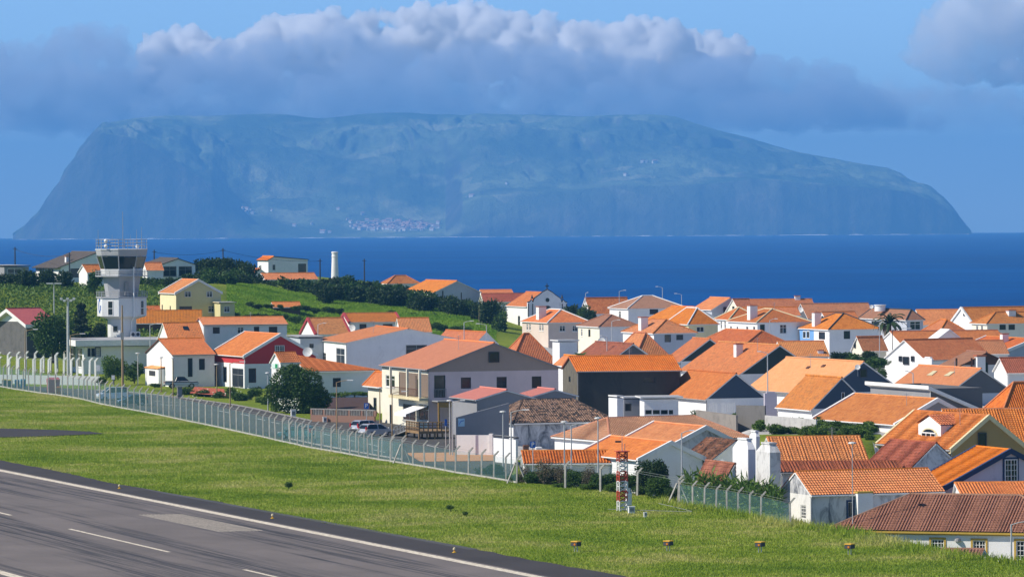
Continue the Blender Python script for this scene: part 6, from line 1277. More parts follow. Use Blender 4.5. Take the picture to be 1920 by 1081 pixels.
# brown garden wall with balustrade
bw = empty('garden_wall', G(582, 790)[:]); tag(bw, 'brown garden wall with pale balustrade left of the pink building', 'wall')
c0 = G(582, 790); dv = (G(702, 793) - c0).normalized(); Lw = (G(702, 793) - c0).length; nrm = Vector((-dv.y, dv.x, 0)); k_ = F / c0.y
def slab(p0, p1, t_, z0, z1): a_, b_ = dv * p0, dv * p1; return [a_ + Vector((0, 0, z0)), b_ + Vector((0, 0, z0)), b_ + nrm * t_ + Vector((0, 0, z0)), a_ + nrm * t_ + Vector((0, 0, z0))], [a_ + Vector((0, 0, z1)), b_ + Vector((0, 0, z1)), b_ + nrm * t_ + Vector((0, 0, z1)), a_ + nrm * t_ + Vector((0, 0, z1))]
M_BRW = wall_mat((0.26, 0.15, 0.11), 0.1, (0.18, 0.11, 0.08)); MB().prism(*slab(0, Lw, 0.3, -0.2, 13 / k_)).build('wall', M_BRW, bw)
MB().prism(*slab(0, Lw, 0.34, 23 / k_, 25 / k_)).build('coping', M_KERB, bw)
nb_ = 40
for i in range(nb_ + 1):
    p0 = (Lw - 0.12) * i / nb_; MB().prism(*slab(p0, p0 + (0.35 if i % 8 == 0 else 0.10), 0.22, 13 / k_ + 0.003, 23 / k_ - 0.003)).build('baluster', M_KERB if i % 8 else M_BRW, bw)
sw = empty('sloped_roof_shelter', G(600, 775)[:]); tag(sw, 'dark brown sloping roof of a low shelter behind the balustrade', 'shelter')
c1 = P(594, 768, 640) - sw.location; c2 = P(693, 768, 628) - sw.location; c3 = P(693, 744, 648) - sw.location; c4 = P(612, 745, 660) - sw.location
MB().prism([c1 - Vector((0, 0, .2)), c2 - Vector((0, 0, .2)), c3 - Vector((0, 0, .2)), c4 - Vector((0, 0, .2))], [c1, c2, c3, c4]).build('roof', plain('brown_felt', (0.065, 0.035, 0.028), 0.95), sw)
for c_ in (c1, c2, c3, c4): MB().tube([c_ - Vector((0, 0, .21)), Vector((c_.x, c_.y, -0.2))], 0.1, 5).build('post', M_BRW, sw)

# ------------------------------------------------------------------ airfield: mast, lights
q = G(1167, 957); k_ = F / q.y; mast = empty('lattice_mast', q[:], R_(15)); tag(mast, 'red and white lattice mast with antenna on the grass', 'mast')
M_MR = plain('mast_red', (0.50, 0.06, 0.03), 0.6); M_MW = plain('mast_white', (0.78, 0.77, 0.74), 0.6)
mh = (957 - 846) / k_; nb = 6; w_ = 0.36
cor = [(-w_, -w_), (w_, -w_), (w_, w_), (-w_, w_)]
for b in range(nb):
    z0, z1 = mh * b / nb, mh * (b + 1) / nb; mb = MB()
    for x, y in cor: mb.tube([(x, y, z0), (x, y, z1)], 0.06, 4)
    for (x0, y0), (x1, y1) in zip(cor, cor[1:] + cor[:1]):
        n2 = 2
        for s_ in range(n2):
            za, zb_ = z0 + (z1 - z0) * s_ / n2, z0 + (z1 - z0) * (s_ + 1) / n2; mb.tube([(x0, y0, za), (x1, y1, zb_)], 0.04, 4); mb.tube([(x0, y0, zb_), (x1, y1, zb_)], 0.04, 4)
    mb.build('lattice_section', M_MW if b in (0, 2, 4) else M_MR, mast)
MB().box(-0.55, 0.55, -0.55, 0.55, mh + 0.002, mh + 0.06).build('platform', M_MR, mast)
MB().tube([(0, 0, mh + 0.06), (0, 0, mh + 1.6)], [0.04, 0.015], 5).build('antenna', T_STEEL, mast); MB().tube([(0.25, 0, mh + 0.06), (0.25, 0, mh + 0.7)], 0.03, 5).build('antenna', T_STEEL, mast)
MB().box(-0.6, -0.1, -0.1, 0.1, mh + 0.8, mh + 0.95).build('sensor', T_DARK, mast)
wc = empty('sensor_cylinder', G(1179, 957)[:]); tag(wc, 'white cylinder sensor on a stand right of the lattice mast', 'sensor'); MB().lathe([(0.26, 0.5), (0.28, 1.5), (0.16, 1.6), (0.16, 1.95), (0.14, 1.98)], 14).build('cylinder', T_WHITE, wc); MB().lathe([(0.12, 0), (0.12, 0.498)], 8).build('stand', T_GREY, wc)
box_thing('white_cabinet', 'small white equipment box at the foot of the lattice mast', 'cabinet', 1184, 961, 12, 13, T_WHITE); box_thing('marker_stump', 'short white stump on the grass right of the mast', 'marker', 1210, 968, 6, 9, T_WHITE)
for i, (a, b) in enumerate(((1080, 1029), (1253, 1028), (1425, 1030), (1593, 1034))):
    lab = ['leftmost yellow topped approach light box on the grass', 'second yellow topped approach light box from the left', 'third yellow topped approach light box from the left', 'rightmost yellow topped approach light box by the grass bank'][i]
    q = G(a, b + 4); k_ = F / q.y; o = empty('approach_light', q[:], R_(-35)); tag(o, lab, 'approach light', 'approach light boxes on the grass')
    for sx in (-0.12, 0.12): MB().tube([(sx, 0, -0.1), (sx, 0, 0.42)], 0.04, 6).build('leg', T_STEEL, o)
    bd = MB().prism([(-0.28, -0.32, 0.42), (0.28, -0.32, 0.42), (0.28, 0.32, 0.42), (-0.28, 0.32, 0.42)], [(-0.28, -0.26, 0.72), (0.28, -0.26, 0.72), (0.28, 0.32, 0.72), (-0.28, 0.32, 0.72)]).build('housing', T_DARK, o, bevel=0.03)
    MB().box(-0.30, 0.30, -0.3, 0.34, 0.722, 0.80).build('hood', plain('signal_yellow', (0.75, 0.42, 0.02), 0.5), o, bevel=0.02); MB().tube([(0.1, -0.34, 0.56), (0.1, -0.3, 0.56)], 0.09, 10).build('lens', plain('amber_lens', (0.6, 0.2, 0.02), 0.2), bd)
for lab, a, b in (('small runway edge light at the left shoulder', 224, 916), ('small runway edge light on the shoulder in the middle', 511, 972), ('small runway edge light near the bottom of the picture', 852, 1036)):
    q = G(a, b); o = empty('edge_light', (q.x, q.y, 0.04)); tag(o, lab, 'edge light', 'runway edge lights')
    MB().lathe([(0.17, 0), (0.17, 0.05), (0.06, 0.07), (0.06, 0.2)], 10).build('base', plain('signal_yellow', (0.75, 0.42, 0.02), 0.5), o); MB().lathe([(0.10, 0.202), (0.12, 0.25), (0.10, 0.36), (0.02, 0.40)], 10).build('lens', T_CREAM, o)
# pale cables lying on the grass by the mast
for lab, pts in (('thin pale pipe lying on the grass right of the mast', [(1235, 948), (1265, 955), (1297, 963)]), ('thin pale pipe along the grass below the first', [(1140, 959), (1200, 961), (1297, 964)])):
    c_ = MB().tube([G(a, b) + Vector((0, 0, 0.25)) for a, b in pts], 0.018, 5).build('pipe', T_GREY); tag(c_, lab, 'pipe')
    
# retaining walls, white fence, balcony block in the middle right
def wall_run(name, label, pix, d0, d1, hm, mat, cat='wall', t_=0.25):
    p, q = P(*pix[0], d0), P(*pix[1], d1); o = empty(name, p[:]); tag(o, label, cat); v = q - p; hv = Vector((v.x, v.y, 0)).normalized(); nn = Vector((-hv.y, hv.x, 0)) * t_; dn = Vector((0, 0, -hm))
    MB().prism([dn, v + dn, v + dn + nn, dn + nn], [Vector(), v, v + nn, nn]).build('wall', mat, o); return o
wall_run('block_wall', 'grey stained block wall above the ivy bank', [(1380, 759), (1434, 760)], 548, 546, 4.0, wall_mat((0.19, 0.18, 0.17), 0.4, (0.10, 0.10, 0.09)))
wall_run('garden_wall', 'pale stained garden wall on the ivy bank below the orange roof', [(1434, 778), (1530, 786)], 540, 536, 3.2, wall_mat((0.60, 0.58, 0.54), 0.45, (0.30, 0.29, 0.27)))
wall_run('stone_wall', 'low old stone wall left of the grey block wall', [(1305, 768), (1380, 778)], 552, 546, 2.6, wall_mat((0.28, 0.25, 0.22), 0.5, (0.14, 0.13, 0.12)))
wf = empty('white_railing', P(1331, 770, 556)[:]); tag(wf, 'broken white picket railing in front of the white based house', 'railing'); k_ = F / 556
for i in range(15):
    if i in (5, 6): continue
    x = (i * 3.3) / k_; MB().box(x - 0.05, x + 0.05, 0, 0.06, -0.2, 0.85 + 0.06 * (i % 3)).build('picket', T_WHITE, wf)
bb = H('balcony_block', 'white panelled balcony block below the dark block building', (1208, 748), 560, R=1272, LL=4, roof='flat', wall=WHITE, tile=FLATROOF, a=6, ov=0.5, trim=T_WHITE, wins=[('R', 1209, 768, 1222, 776, 'd'), ('R', 1224, 768, 1237, 776, 'd'), ('R', 1239, 768, 1252, 776, 'd'), ('R', 1254, 768, 1262, 776, 'd')], cat='building')
H('white_pier', 'white chimney like pier beside the weathered brown roof', (1157, 746), 540, L=1141, R=1169, roof='flat', wall=WHITE2, tile=FLATROOF, a=20, ov=0.03, cat='building')
H('courtyard_house', 'shaded courtyard wall with dark door behind the white pier', (1170, 748), 566, R=1212, LL=3, roof='flat', wall=GREY, tile=FLATROOF, a=6, ov=0.1, cat='building', wins=[('R', 1172, 756, 1184, 770, 'd')])
# flat orange roofed garage strip beside the car park
H('garage', 'low pale orange block garage behind the fence by the car park', (790, 869), 506, L=762, R=968, roof='flat', wall=WHITE, lwall=WHITE, tile=plain('orange_slab', (0.55, 0.27, 0.12), 0.9), a=6, ov=0.05, trim=T_TERRA, thick=0.1, cat='garage')

# dishes and aerials on the roofs
def find(lab): return next(o for o in bpy.data.objects if o.get('label') == lab)
def local(o, p):
    q = Vector(p) - o.location; q.rotate(Matrix.Rotation(-o.rotation_euler.z, 3, 'Z')); return q
def dish(lab, px_, py_, d, r=0.45):
    o = find(lab); q = local(o, P(px_, py_, d)); n = Vector((-0.45, -0.75, 0.35)).normalized(); t_ = n.orthogonal().normalized(); b = n.cross(t_); mb = MB(); k = 14
    rings = [[q + (t_ * math.cos(6.283 * j / k) + b * math.sin(6.283 * j / k)) * r * f + n * (0.22 * r * f * f) for j in range(k)] for f in (0.15, 0.55, 1.0)]
    for a_, b_ in zip(rings[:-1], rings[1:]):
        for j in range(k): mb.poly([a_[j], a_[(j + 1) % k], b_[(j + 1) % k], b_[j]])
    mb.poly(rings[0]); ds = mb.build('satellite_dish', M_LHEAD, o); MB().tube([q - n * 0.02, q - n * 0.3, q - n * 0.3 - Vector((0, 0, 1.0))], 0.03, 5).build('dish_mount', T_STEEL, ds); MB().tube([q + b * r * 0.9, q + n * r * 0.9], 0.015, 4).build('feed_arm', T_STEEL, ds)
def aerial(lab, px_, top, bot, d):
    o = find(lab); q = local(o, P(px_, bot, d)); zt = P(px_, top, d).z - o.location.z; mb = MB().tube([(q.x, q.y, q.z - 0.6), (q.x, q.y, zt)], 0.025, 4)
    for i in range(4): mb.tube([(q.x - 0.35, q.y, zt - 0.1 - 0.14 * i), (q.x + 0.35, q.y, zt - 0.1 - 0.14 * i)], 0.012, 3)
    mb.build('aerial', T_STEEL, o)
dish('red and white house with white gable edges and orange roof', 577, 660, 726, 0.75); dish('white row house with red door and red gable edge behind the blue hall', 660, 616, 862, 0.7); dish('house with mottled orange roof and dark gable on the sea edge', 1501, 581, 966, 0.6)
dish('old house with dark mossy tiles behind the fat chimneys', 1351, 868, 462, 0.42); dish('cream house with brown hip roof right of the rose coloured house', 1128, 640, 855, 0.7); dish('brown hip roofed house with round water tank and wide dark window', 1634, 575, 938, 0.4); dish('pale orange roofed house with navy gable and one dark window', 1608, 688, 606, 0.35)
for a_ in (('broad orange roof with white chimney and dark green gable', 1420, 632, 650, 640), ('pale orange roofed house with navy gable and one dark window', 1520, 662, 680, 612), ('large hall with white walls in blue shade and orange roof', 700, 600, 616, 765), ('long white house with narrow orange roof above the red house', 470, 584, 597, 804), ('two storey pink and cream building with salmon roof and brown gable', 860, 628, 646, 592), ('large white house with orange hip roof and wide white chimney', 1452, 566, 582, 856), ('rose coloured house with orange hip roof in front of the church', 1050, 566, 582, 908), ('unfinished dark concrete block building with orange roof', 1180, 652, 668, 606), ('orange roofed house with white gutter in front of the modern house', 1700, 736, 762, 540), ('large orange S tiled roof behind the white shed', 1560, 800, 821, 470), ('ochre gabled house with arched white dormer window', 1800, 766, 790, 476), ('salmon roofed house with two pale skylights and dark gable', 1790, 676, 694, 612)): aerial(*a_)
# skylights
def skylight(lab, rects, d, mat):
    o = find(lab); ro = next(c for c in o.children if c.name.split('.')[0] == 'roof'); V = np.array([v.co[:] for v in ro.data.vertices]); nrm = ro.data.polygons[0].normal; p0 = ro.data.vertices[ro.data.polygons[0].vertices[0]].co
    inv = Matrix.Rotation(-o.rotation_euler.z, 3, 'Z'); cam_l = inv @ (Vector((0, 0, HC)) - o.location)
    for rc in rects:
        q = []
        for (x, y) in rc:
            r_ = inv @ ray(x, y); t_ = (p0 - cam_l).dot(nrm) / r_.dot(nrm); q.append(cam_l + r_ * t_ + nrm * 0.05)
        n2 = nrm if nrm.z > 0 else -nrm; MB().prism([v - n2 * 0.03 for v in q], [v + n2 * 0.06 for v in q]).build('skylight', mat, o)
M_SKYL = plain('fibreglass_sheet', (0.62, 0.56, 0.34), 0.4)
skylight('salmon roofed house with two pale skylights and dark gable', [[(1738, 704), (1748, 704), (1758, 696), (1750, 696)], [(1770, 705), (1780, 705), (1791, 697), (1783, 697)]], 610, M_SKYL)
skylight('white gabled house with skylight in its orange roof behind the terminal', [[(344, 618), (355, 619), (352, 612), (342, 612)]], 785, M_GLASS)
skylight('pale orange roofed house with navy gable and one dark window', [[(1511, 691), (1516, 691), (1520, 687), (1515, 687)], [(1539, 688), (1545, 688), (1549, 684), (1544, 684)]], 610, T_BROWN)
# ------------------------------------------------------------------ vegetation
def leaf_mat(name, a, b, c):
    n = NT(name); g = n.n('NewGeometry'); f = n.math('MULTIPLY_ADD', g.outputs['Random Per Island'], 0.6, n.math('MULTIPLY', n.noise(n.coords(), 0.9, 3, 0.6), 0.4))
    n.base(n.ramp(f, [(0.2, a), (0.5, b), (0.8, c)])); n.set(0.6, 0.25); n.b.inputs['Transmission Weight'].default_value = 0.0
    tl = n.n('BsdfTranslucent'); n.l(n.b.inputs['Base Color'].links[0].from_socket, tl.inputs[0]); mx = n.n('MixShader'); mx.inputs[0].default_value = 0.25
    n.l(n.b.outputs[0], mx.inputs[1]); n.l(tl.outputs[0], mx.inputs[2]); n.l(mx.outputs[0], n.o.inputs['Surface']); return n.m
LEAF_DARK = leaf_mat('dark_leaves', (0.012, 0.028, 0.008), (0.025, 0.055, 0.014), (0.055, 0.085, 0.025))
LEAF_MID = leaf_mat('green_leaves', (0.022, 0.055, 0.010), (0.05, 0.11, 0.018), (0.10, 0.16, 0.03))
LEAF_LIGHT = leaf_mat('light_leaves', (0.04, 0.09, 0.012), (0.09, 0.17, 0.02), (0.17, 0.24, 0.05))
LEAF_DRY = leaf_mat('dry_twigs', (0.07, 0.055, 0.035), (0.16, 0.13, 0.08), (0.26, 0.22, 0.15))
LEAF_PINE = leaf_mat('pine_needles', (0.010, 0.022, 0.010), (0.022, 0.042, 0.018), (0.045, 0.065, 0.03))
M_BARK = plain('bark', (0.10, 0.075, 0.05), 0.95); M_BARKP = plain('pale_cane', (0.32, 0.28, 0.17), 0.9)
def quads(P_, size, rng, up=0.3, aspect=1.6):
    """one leaf-shaped quad at each point"""
    n = len(P_); d = rng.normal(size=(n, 3)); d[:, 2] = d[:, 2] * 0.7 + up; d /= np.linalg.norm(d, axis=1)[:, None]
    t = np.cross(d, rng.normal(size=(n, 3))); t /= np.linalg.norm(t, axis=1)[:, None]
    s = (size * rng.uniform(0.6, 1.4, n))[:, None]
    a = P_ - t * s * 0.5; b = P_ + t * s * 0.5; L = d * s * aspect
    V = np.stack([P_, P_ + L * 0.5 + t * s * 0.5, P_ + L, P_ + L * 0.5 - t * s * 0.5], 1).reshape(-1, 3)
    return V, np.arange(4 * n).reshape(-1, 4)
def crown_mesh(name, n, leaf, seed, lobes=9, mat=LEAF_MID, flat=1.0, spread=0.6):
    """unit crown (radius about 1, base at z=0, top near 2): lobes of leaf quads with gaps between them"""
    rng = np.random.default_rng(seed); c = []
    for i in range(lobes):
        th_ = rng.uniform(0, 6.28); r = spread * rng.uniform(0.2, 1) ** 0.6; c.append((r * math.cos(th_), r * math.sin(th_), rng.uniform(0.45, 1.5) * flat, rng.uniform(0.32, 0.55)))
    c.append((0, 0, 1.0 * flat, 0.6)); c = np.array(c); w_ = c[:, 3] ** 2; k = rng.choice(len(c), n, p=w_ / w_.sum())
    d = rng.normal(size=(n, 3)); d /= np.linalg.norm(d, axis=1)[:, None]; rad = c[k, 3] * rng.uniform(0.55, 1.0, n) ** 0.5 * (0.86 + 0.28 * rng.random(n))
    P_ = c[k, :3] + d * rad[:, None]; P_[:, 2] = np.clip(P_[:, 2], 0.0, None)
    V, Fq = quads(P_, leaf, rng); me_o = mesh_np(name, V, Fq, mat); me = me_o.data; bpy.data.objects.remove(me_o); return me
CR = {}
for nm, mt in (('dark', LEAF_DARK), ('mid', LEAF_MID), ('light', LEAF_LIGHT)):
    CR[nm] = [crown_mesh('crown', 1500, 0.13, 10 + i + 7 * len(nm), mat=mt) for i in range(3)]
    CR[nm + '_fine'] = [crown_mesh('crown', 5200, 0.075, 40 + i + 7 * len(nm), lobes=14, mat=mt) for i in range(2)]
CR['dry'] = [crown_mesh('crown', 1600, 0.06, 90, mat=LEAF_DRY)]
def trunk_mesh():
    rng = random.Random(4); mb = MB(); mb.tube([(0, 0, -0.15), (0.02, 0, 0.3), (0.0, 0.03, 0.7), (0.03, 0, 1.2)], [0.09, 0.07, 0.055, 0.02], 6)
    for i in range(5):
        t_ = rng.uniform(0, 6.28); mb.tube([(0, 0, 0.35 + 0.1 * i), (0.35 * math.cos(t_), 0.35 * math.sin(t_), 0.75 + 0.13 * i)], [0.04, 0.012], 5)
    me = bpy.data.meshes.new('trunk'); me.from_pydata(mb.v, [], mb.f); me.materials.append(M_BARK); me.update(); return me
TRUNK = trunk_mesh(); _rv = random.Random(21)
def plant(name, label, cat, group, kind, px_, base, w_px, h_px, d, z=None):
    """tree or shrub: width and height in photo pixels at distance d, base row sets its foot when z is None"""
    p = P(px_, base, d); k = F / d; zg = p.z if z is None else z
    o = empty(name, (p.x, p.y, zg), _rv.uniform(0, 6.28)); tag(o, label, cat, group)
    cr = link(bpy.data.objects.new('crown', _rv.choice(CR[kind])), o); r = w_px / k / 2 / 0.98; cr.scale = (r, r, h_px / k / 2.0); 
    tr = link(bpy.data.objects.new('trunk', TRUNK), o); tr.scale = (r * 0.8, r * 0.8, h_px / k / 1.7); return o
# hedge belt on the hill: rows of dark shrubs
def belt(label, group, pix, n, d0, d1, w, h_, kinds=('dark', 'dark', 'mid'), seed=1, name='hedge_shrub'):
    rnd = random.Random(seed); xs = [p[0] for p in pix]; ys = [p[1] for p in pix]
    for i in range(n):
        x = xs[0] + (xs[-1] - xs[0]) * (i + rnd.uniform(0.2, 0.8)) / n; y = float(np.interp(x, xs, ys)); d = rnd.uniform(d0, d1)
        plant(name, label, 'shrub', group, rnd.choice(kinds), x, y + rnd.uniform(-2, 3), rnd.uniform(*w), rnd.uniform(*h_), d)
belt('low dark shrub of the hedge below the double garage', 'hedge below the garage', [(272, 548), (335, 546)], 9, 950, 985, (28, 40), (22, 30), seed=21)
belt('dark shrub of the dense hedge between the yellow house and the sea', 'hilltop hedge left', [(345, 552), (400, 550), (470, 556)], 18, 985, 1030, (34, 52), (38, 52), seed=1)
belt('tall dark shrub at the crest behind the yellow house', 'hilltop crest shrubs', [(370, 520), (420, 516), (470, 530)], 9, 1035, 1060, (30, 44), (34, 46), seed=2)
belt('dark shrub of the hedge below the hilltop cottage', 'hedge below the cottage', [(470, 560), (540, 566), (620, 572), (700, 580), (790, 588)], 52, 985, 1050, (36, 54), (38, 52), seed=3)
belt('shrub on the crest between the white stack and the warehouse', 'hilltop crest hedge', [(590, 548), (640, 546), (700, 555), (760, 562)], 16, 1060, 1085, (28, 40), (24, 34), kinds=('dark', 'mid'), seed=4)
belt('dark shrub of the hedge below the warehouse', 'hedge below the warehouse', [(760, 588), (820, 593), (880, 602), (940, 612)], 28, 970, 1030, (32, 46), (36, 50), seed=5)
belt('scrub bush along the lower edge of the green meadow', 'scrub below the meadow', [(432, 597), (520, 602), (640, 612), (760, 618), (880, 622)], 34, 880, 925, (18, 34), (10, 18), kinds=('mid', 'light', 'dark'), seed=33)
belt('dark bush in the hedge line crossing the green meadow', 'hedge line across the meadow', [(445, 575), (560, 582), (640, 590)], 16, 935, 950, (14, 24), (8, 13), kinds=('dark', 'mid'), seed=34)
belt('low green shrub at the foot of the field hedge', 'field edge shrubs', [(640, 585), (760, 596), (900, 612)], 16, 965, 985, (16, 26), (10, 16), kinds=('mid', 'dark'), seed=6)
for i, a_ in enumerate([('dark', 8, 548, 44, 40, 955), ('dark', 48, 545, 56, 44, 950), ('dark', 88, 542, 46, 40, 960), ('dark', 120, 545, 40, 42, 950), ('mid', 178, 548, 40, 44, 935)]):
    plant('hill_shrub', ['dark shrub at the left edge below the grey building', 'broad dark shrub below the dark roofed house, left', 'dark shrub below the dark roofed house, middle', 'dark shrub below the dark roofed house, right', 'green shrub left of the tower cab'][i], 'shrub', 'shrubs on the left hill', *a_)
# trees by the tower
plant('leafy_tree', 'light green leafy tree beside the stone building', 'tree', 'trees around the tower', 'mid_fine', 100, 672, 78, 96, 808)
plant('leafy_tree', 'smaller green tree at the left foot of the leafy tree', 'tree', 'trees around the tower', 'mid_fine', 80, 664, 34, 46, 810)
plant('leafy_tree', 'dark green tree between the pine and the tower shaft', 'tree', 'trees around the tower', 'dark_fine', 186, 645, 34, 44, 826)
pq = P(152, 664, 818); pine = empty('pine_tree', (pq.x, pq.y, gz(pq.x, pq.y))); tag(pine, 'dark layered pine tree left of the control tower', 'tree', 'trees around the tower'); k_ = F / 818
MB().tube([(0, 0, -0.2), (0.1, 0, 5.5), (0, 0, 11)], [0.3, 0.2, 0.05], 7).build('trunk', M_BARK, pine)
rng = np.random.default_rng(5); N = 6500; zz_ = rng.uniform(0.06, 1, N) ** 0.8; ly = np.floor(zz_ * 9) / 9 + rng.normal(0, 0.018, N); rr2 = (1.05 - zz_) * 3.3 * rng.uniform(0.2, 1, N) ** 0.5 + 0.12; tt = rng.uniform(0, 6.28, N)
lump = 0.75 + 0.35 * np.sin(tt * 3 + np.floor(zz_ * 9) * 1.7); PP = np.stack([rr2 * lump * np.cos(tt), rr2 * lump * np.sin(tt), ly * 11.2 + 0.4 + 0.12 * rr2], -1); Vq, Fq = quads(PP, 0.20, rng, 0.1, 2.2); mesh_np('crown', Vq, Fq, LEAF_PINE, pine)
plant('garden_shrub', 'light green shrub in front of the terminal door', 'shrub', 'shrubs around the terminal', 'light_fine', 213, 716, 52, 52, 745); plant('garden_shrub', 'dark low shrub between the terminal shrub and the white house', 'shrub', 'shrubs around the terminal', 'mid', 252, 715, 42, 40, 750); plant('garden_shrub', 'small shrub left of the terminal shrub', 'shrub', 'shrubs around the terminal', 'mid', 190, 722, 24, 18, 735)
# big round tree in the garden and its shrubs
rt = empty('round_tree', (P(555, 775, 635).x, P(555, 775, 635).y, 0)); tag(rt, 'large dense round tree in the garden before the S tiled house', 'tree'); k_ = F / 635
rng = np.random.default_rng(9); Ps = []
for (cx_, cz_, r) in ((540, 720, 34), (575, 722, 32), (556, 712, 26), (590, 745, 26), (530, 745, 26), (560, 748, 34), (515, 735, 18), (606, 750, 16), (548, 700, 18)):
    n = int(9 * r * r / 3); d = rng.normal(size=(n, 3)); d /= np.linalg.norm(d, axis=1)[:, None]; rad = (r / k_) * rng.uniform(0.5, 1, n) ** 0.4 * (0.9 + 0.2 * rng.random(n)); c = P(cx_, cz_, 635) - rt.location
    Ps.append(np.array([c.x, c.y + rng.uniform(-0.8, 0.8), c.z]) + d * rad[:, None])
Ps = np.concatenate(Ps); Ps = Ps[Ps[:, 2] > 0.1]; Vq, Fq = quads(Ps, 0.16, rng); mesh_np('crown', Vq, Fq, LEAF_MID, rt); MB().tube([(0, 0, -0.2), (0.1, 0, 2.2), (0, 0, 4)], [0.35, 0.25, 0.1], 7).build('trunk', M_BARK, rt)
gs = [('mid', 350, 742, 34, 18, 705), ('mid', 378, 748, 34, 20, 698), ('mid', 408, 752, 26, 20, 690), ('light', 432, 745, 22, 22, 692), ('mid', 452, 758, 40, 26, 680), ('mid', 470, 752, 22, 24, 684), ('light', 486, 762, 22, 20, 672), ('mid', 498, 765, 24, 26, 665), ('dark', 480, 742, 26, 20, 700), ('light', 520, 776, 28, 26, 640), ('light', 545, 778, 30, 24, 636), ('mid', 575, 778, 34, 26, 634), ('mid', 598, 768, 26, 26, 642), ('light', 330, 746, 20, 12, 705), ('mid', 290, 726, 30, 8, 720)]
for g_ in gs: plant('garden_shrub', 'low green shrub in the flower garden before the red house', 'shrub', 'garden shrubs by the road', *g_)
fl = empty('flower_patch', G(365, 745)[:]) if False else None
# clipped round topiary
tp_ = plant('clipped_tree', 'small clipped round tree with bare stem before the red house', 'tree', None, 'light', 480, 748, 28, 22, 690)
# flowers: white blossoms and red bed
def dots(name, label, pix, d, n, mat, size, seed):
    rng = np.random.default_rng(seed); pts = []
    for _ in range(n):
        x = rng.uniform(pix[0], pix[2]); y = rng.uniform(pix[1], pix[3]); pts.append(P(x, y, d + rng.uniform(-1, 1))[:])
    V, Fq = quads(np.array(pts), size, rng, 0.5, 1.0); o = mesh_np(name, V, Fq, mat); tag(o, label, 'flowers', kind='stuff'); return o
M_FLW = plain('white_blossom', (0.75, 0.76, 0.62), 0.8); M_FLR = plain('red_bed_blossom', (0.48, 0.11, 0.05), 0.8)
dots('white_flowers', 'white blossoms on the shrubs under the round tree', (522, 746, 560, 775), 629, 130, M_FLW, 0.16, 1); dots('white_flowers', 'white blossoms in the garden before the red house', (362, 722, 470, 745), 690, 60, M_FLW, 0.16, 2)
rb = sheet('flower_bed', [G(a, b) + Vector((0, 0, 0.35)) for a, b in ((356, 741), (424, 746), (420, 733), (365, 729))], M_FLR); tag(rb, 'terracotta red flower bed in front of the pickup', 'flower bed')
# church trees, canes, right of church
for a_ in [('dark', 918, 612, 40, 58, 955, 'dark tree left of the church tower wall'), ('mid', 935, 628, 34, 46, 940, 'green tree at the left foot of the church'), ('dark', 898, 605, 34, 42, 965, 'dark tree at the end of the warehouse hedge')]:
    plant('church_tree', a_[6], 'tree', 'trees around the church', *a_[:6])
for i, a_ in enumerate([('dark', 1072, 606, 34, 40, 955), ('mid', 1092, 608, 34, 38, 950), ('dark', 1108, 606, 30, 30, 945)]): plant('church_tree', ['dark tree touching the right side of the church', 'green tree right of the church, middle of three', 'small dark tree right of the church'][i], 'tree', 'trees around the church', *a_)
for i in range(26):
    rnd = random.Random(i); x = rnd.uniform(892, 948); p = P(x, 606, 958); zg = gz(p.x, p.y); hh = rnd.uniform(3.2, 5.0)
    o = empty('cane_stalk', (p.x, p.y, zg)); tag(o, 'tall pale cane stalk in the thicket left of the church', 'cane', 'cane thicket left of the church'); b_ = rnd.uniform(-0.5, 0.5)
    MB().tube([(0, 0, 0), (b_ * 0.3, 0, hh * 0.6), (b_, 0, hh)], [0.05, 0.04, 0.02], 4).build('stem', M_BARKP, o); PPc = np.array([(b_ * t_ + 0, 0, hh * t_) for t_ in np.linspace(0.35, 1, 14)]); Vq, Fq = quads(PPc, 0.12, np.random.default_rng(i), 0.6, 6.0); mesh_np('leaves', Vq, Fq, LEAF_MID, o)
# shrubs behind the fence on the right
sb = [('dark', 912, 897, 40, 24, 474), ('mid', 945, 902, 44, 30, 470), ('dark', 925, 893, 40, 28, 478), ('mid', 985, 912, 50, 40, 462), ('dark', 1015, 905, 50, 44, 458), ('mid', 1010, 922, 46, 22, 456), ('dark', 1050, 915, 54, 46, 452), ('light', 1060, 926, 40, 22, 450), ('mid', 1085, 922, 48, 40, 449), ('dark', 1105, 915, 50, 48, 446), ('light', 1110, 930, 40, 20, 446), ('mid', 1135, 926, 50, 44, 444), ('light', 1150, 934, 34, 22, 442), ('dark', 1160, 920, 50, 54, 440), ('mid', 1182, 932, 54, 50, 438)]
def fd(x): return G(x, float(np.interp(x, [a for a, b in fence_px], [b for a, b in fence_px]))).y
def on_ground(name, label, cat, group, kind, x, w_px, top, off):
    d = fd(x) + off; q = P(x, 900, d); zg = gz(q.x, q.y) - 0.15; return plant(name, label, cat, group, kind, x, 900, w_px, (P(x, top, d).z - zg) * F / d, d, z=zg)
for i, g_ in enumerate(sb): on_ground('fence_shrub', 'dense green shrub in the row behind the sparse post fence', 'shrub', 'shrubs behind the sparse fence', g_[0] + '_fine', g_[1], g_[3] * 1.25, {'light': 897, 'mid': 884, 'dark': 872}[g_[0]] + (g_[1] - 900) * 0.02 + 6 * math.sin(i * 2.1), {'light': 2.0, 'mid': 4.0, 'dark': 7.0}[g_[0]])
for i, g_ in enumerate([(1020, 908, 50, 52, 450), (1050, 912, 36, 46, 448), (1105, 910, 34, 44, 441), (985, 905, 30, 36, 456)]): on_ground('dry_bush', ['leafless grey bush in front of the tiled roof strip', 'second leafless bush beside the first', 'leafless bush near the lattice mast', 'small leafless bush beside the braced fence post'][i], 'bush', 'leafless bushes', 'dry', g_[0], g_[2], g_[1] - g_[3], 3.0)
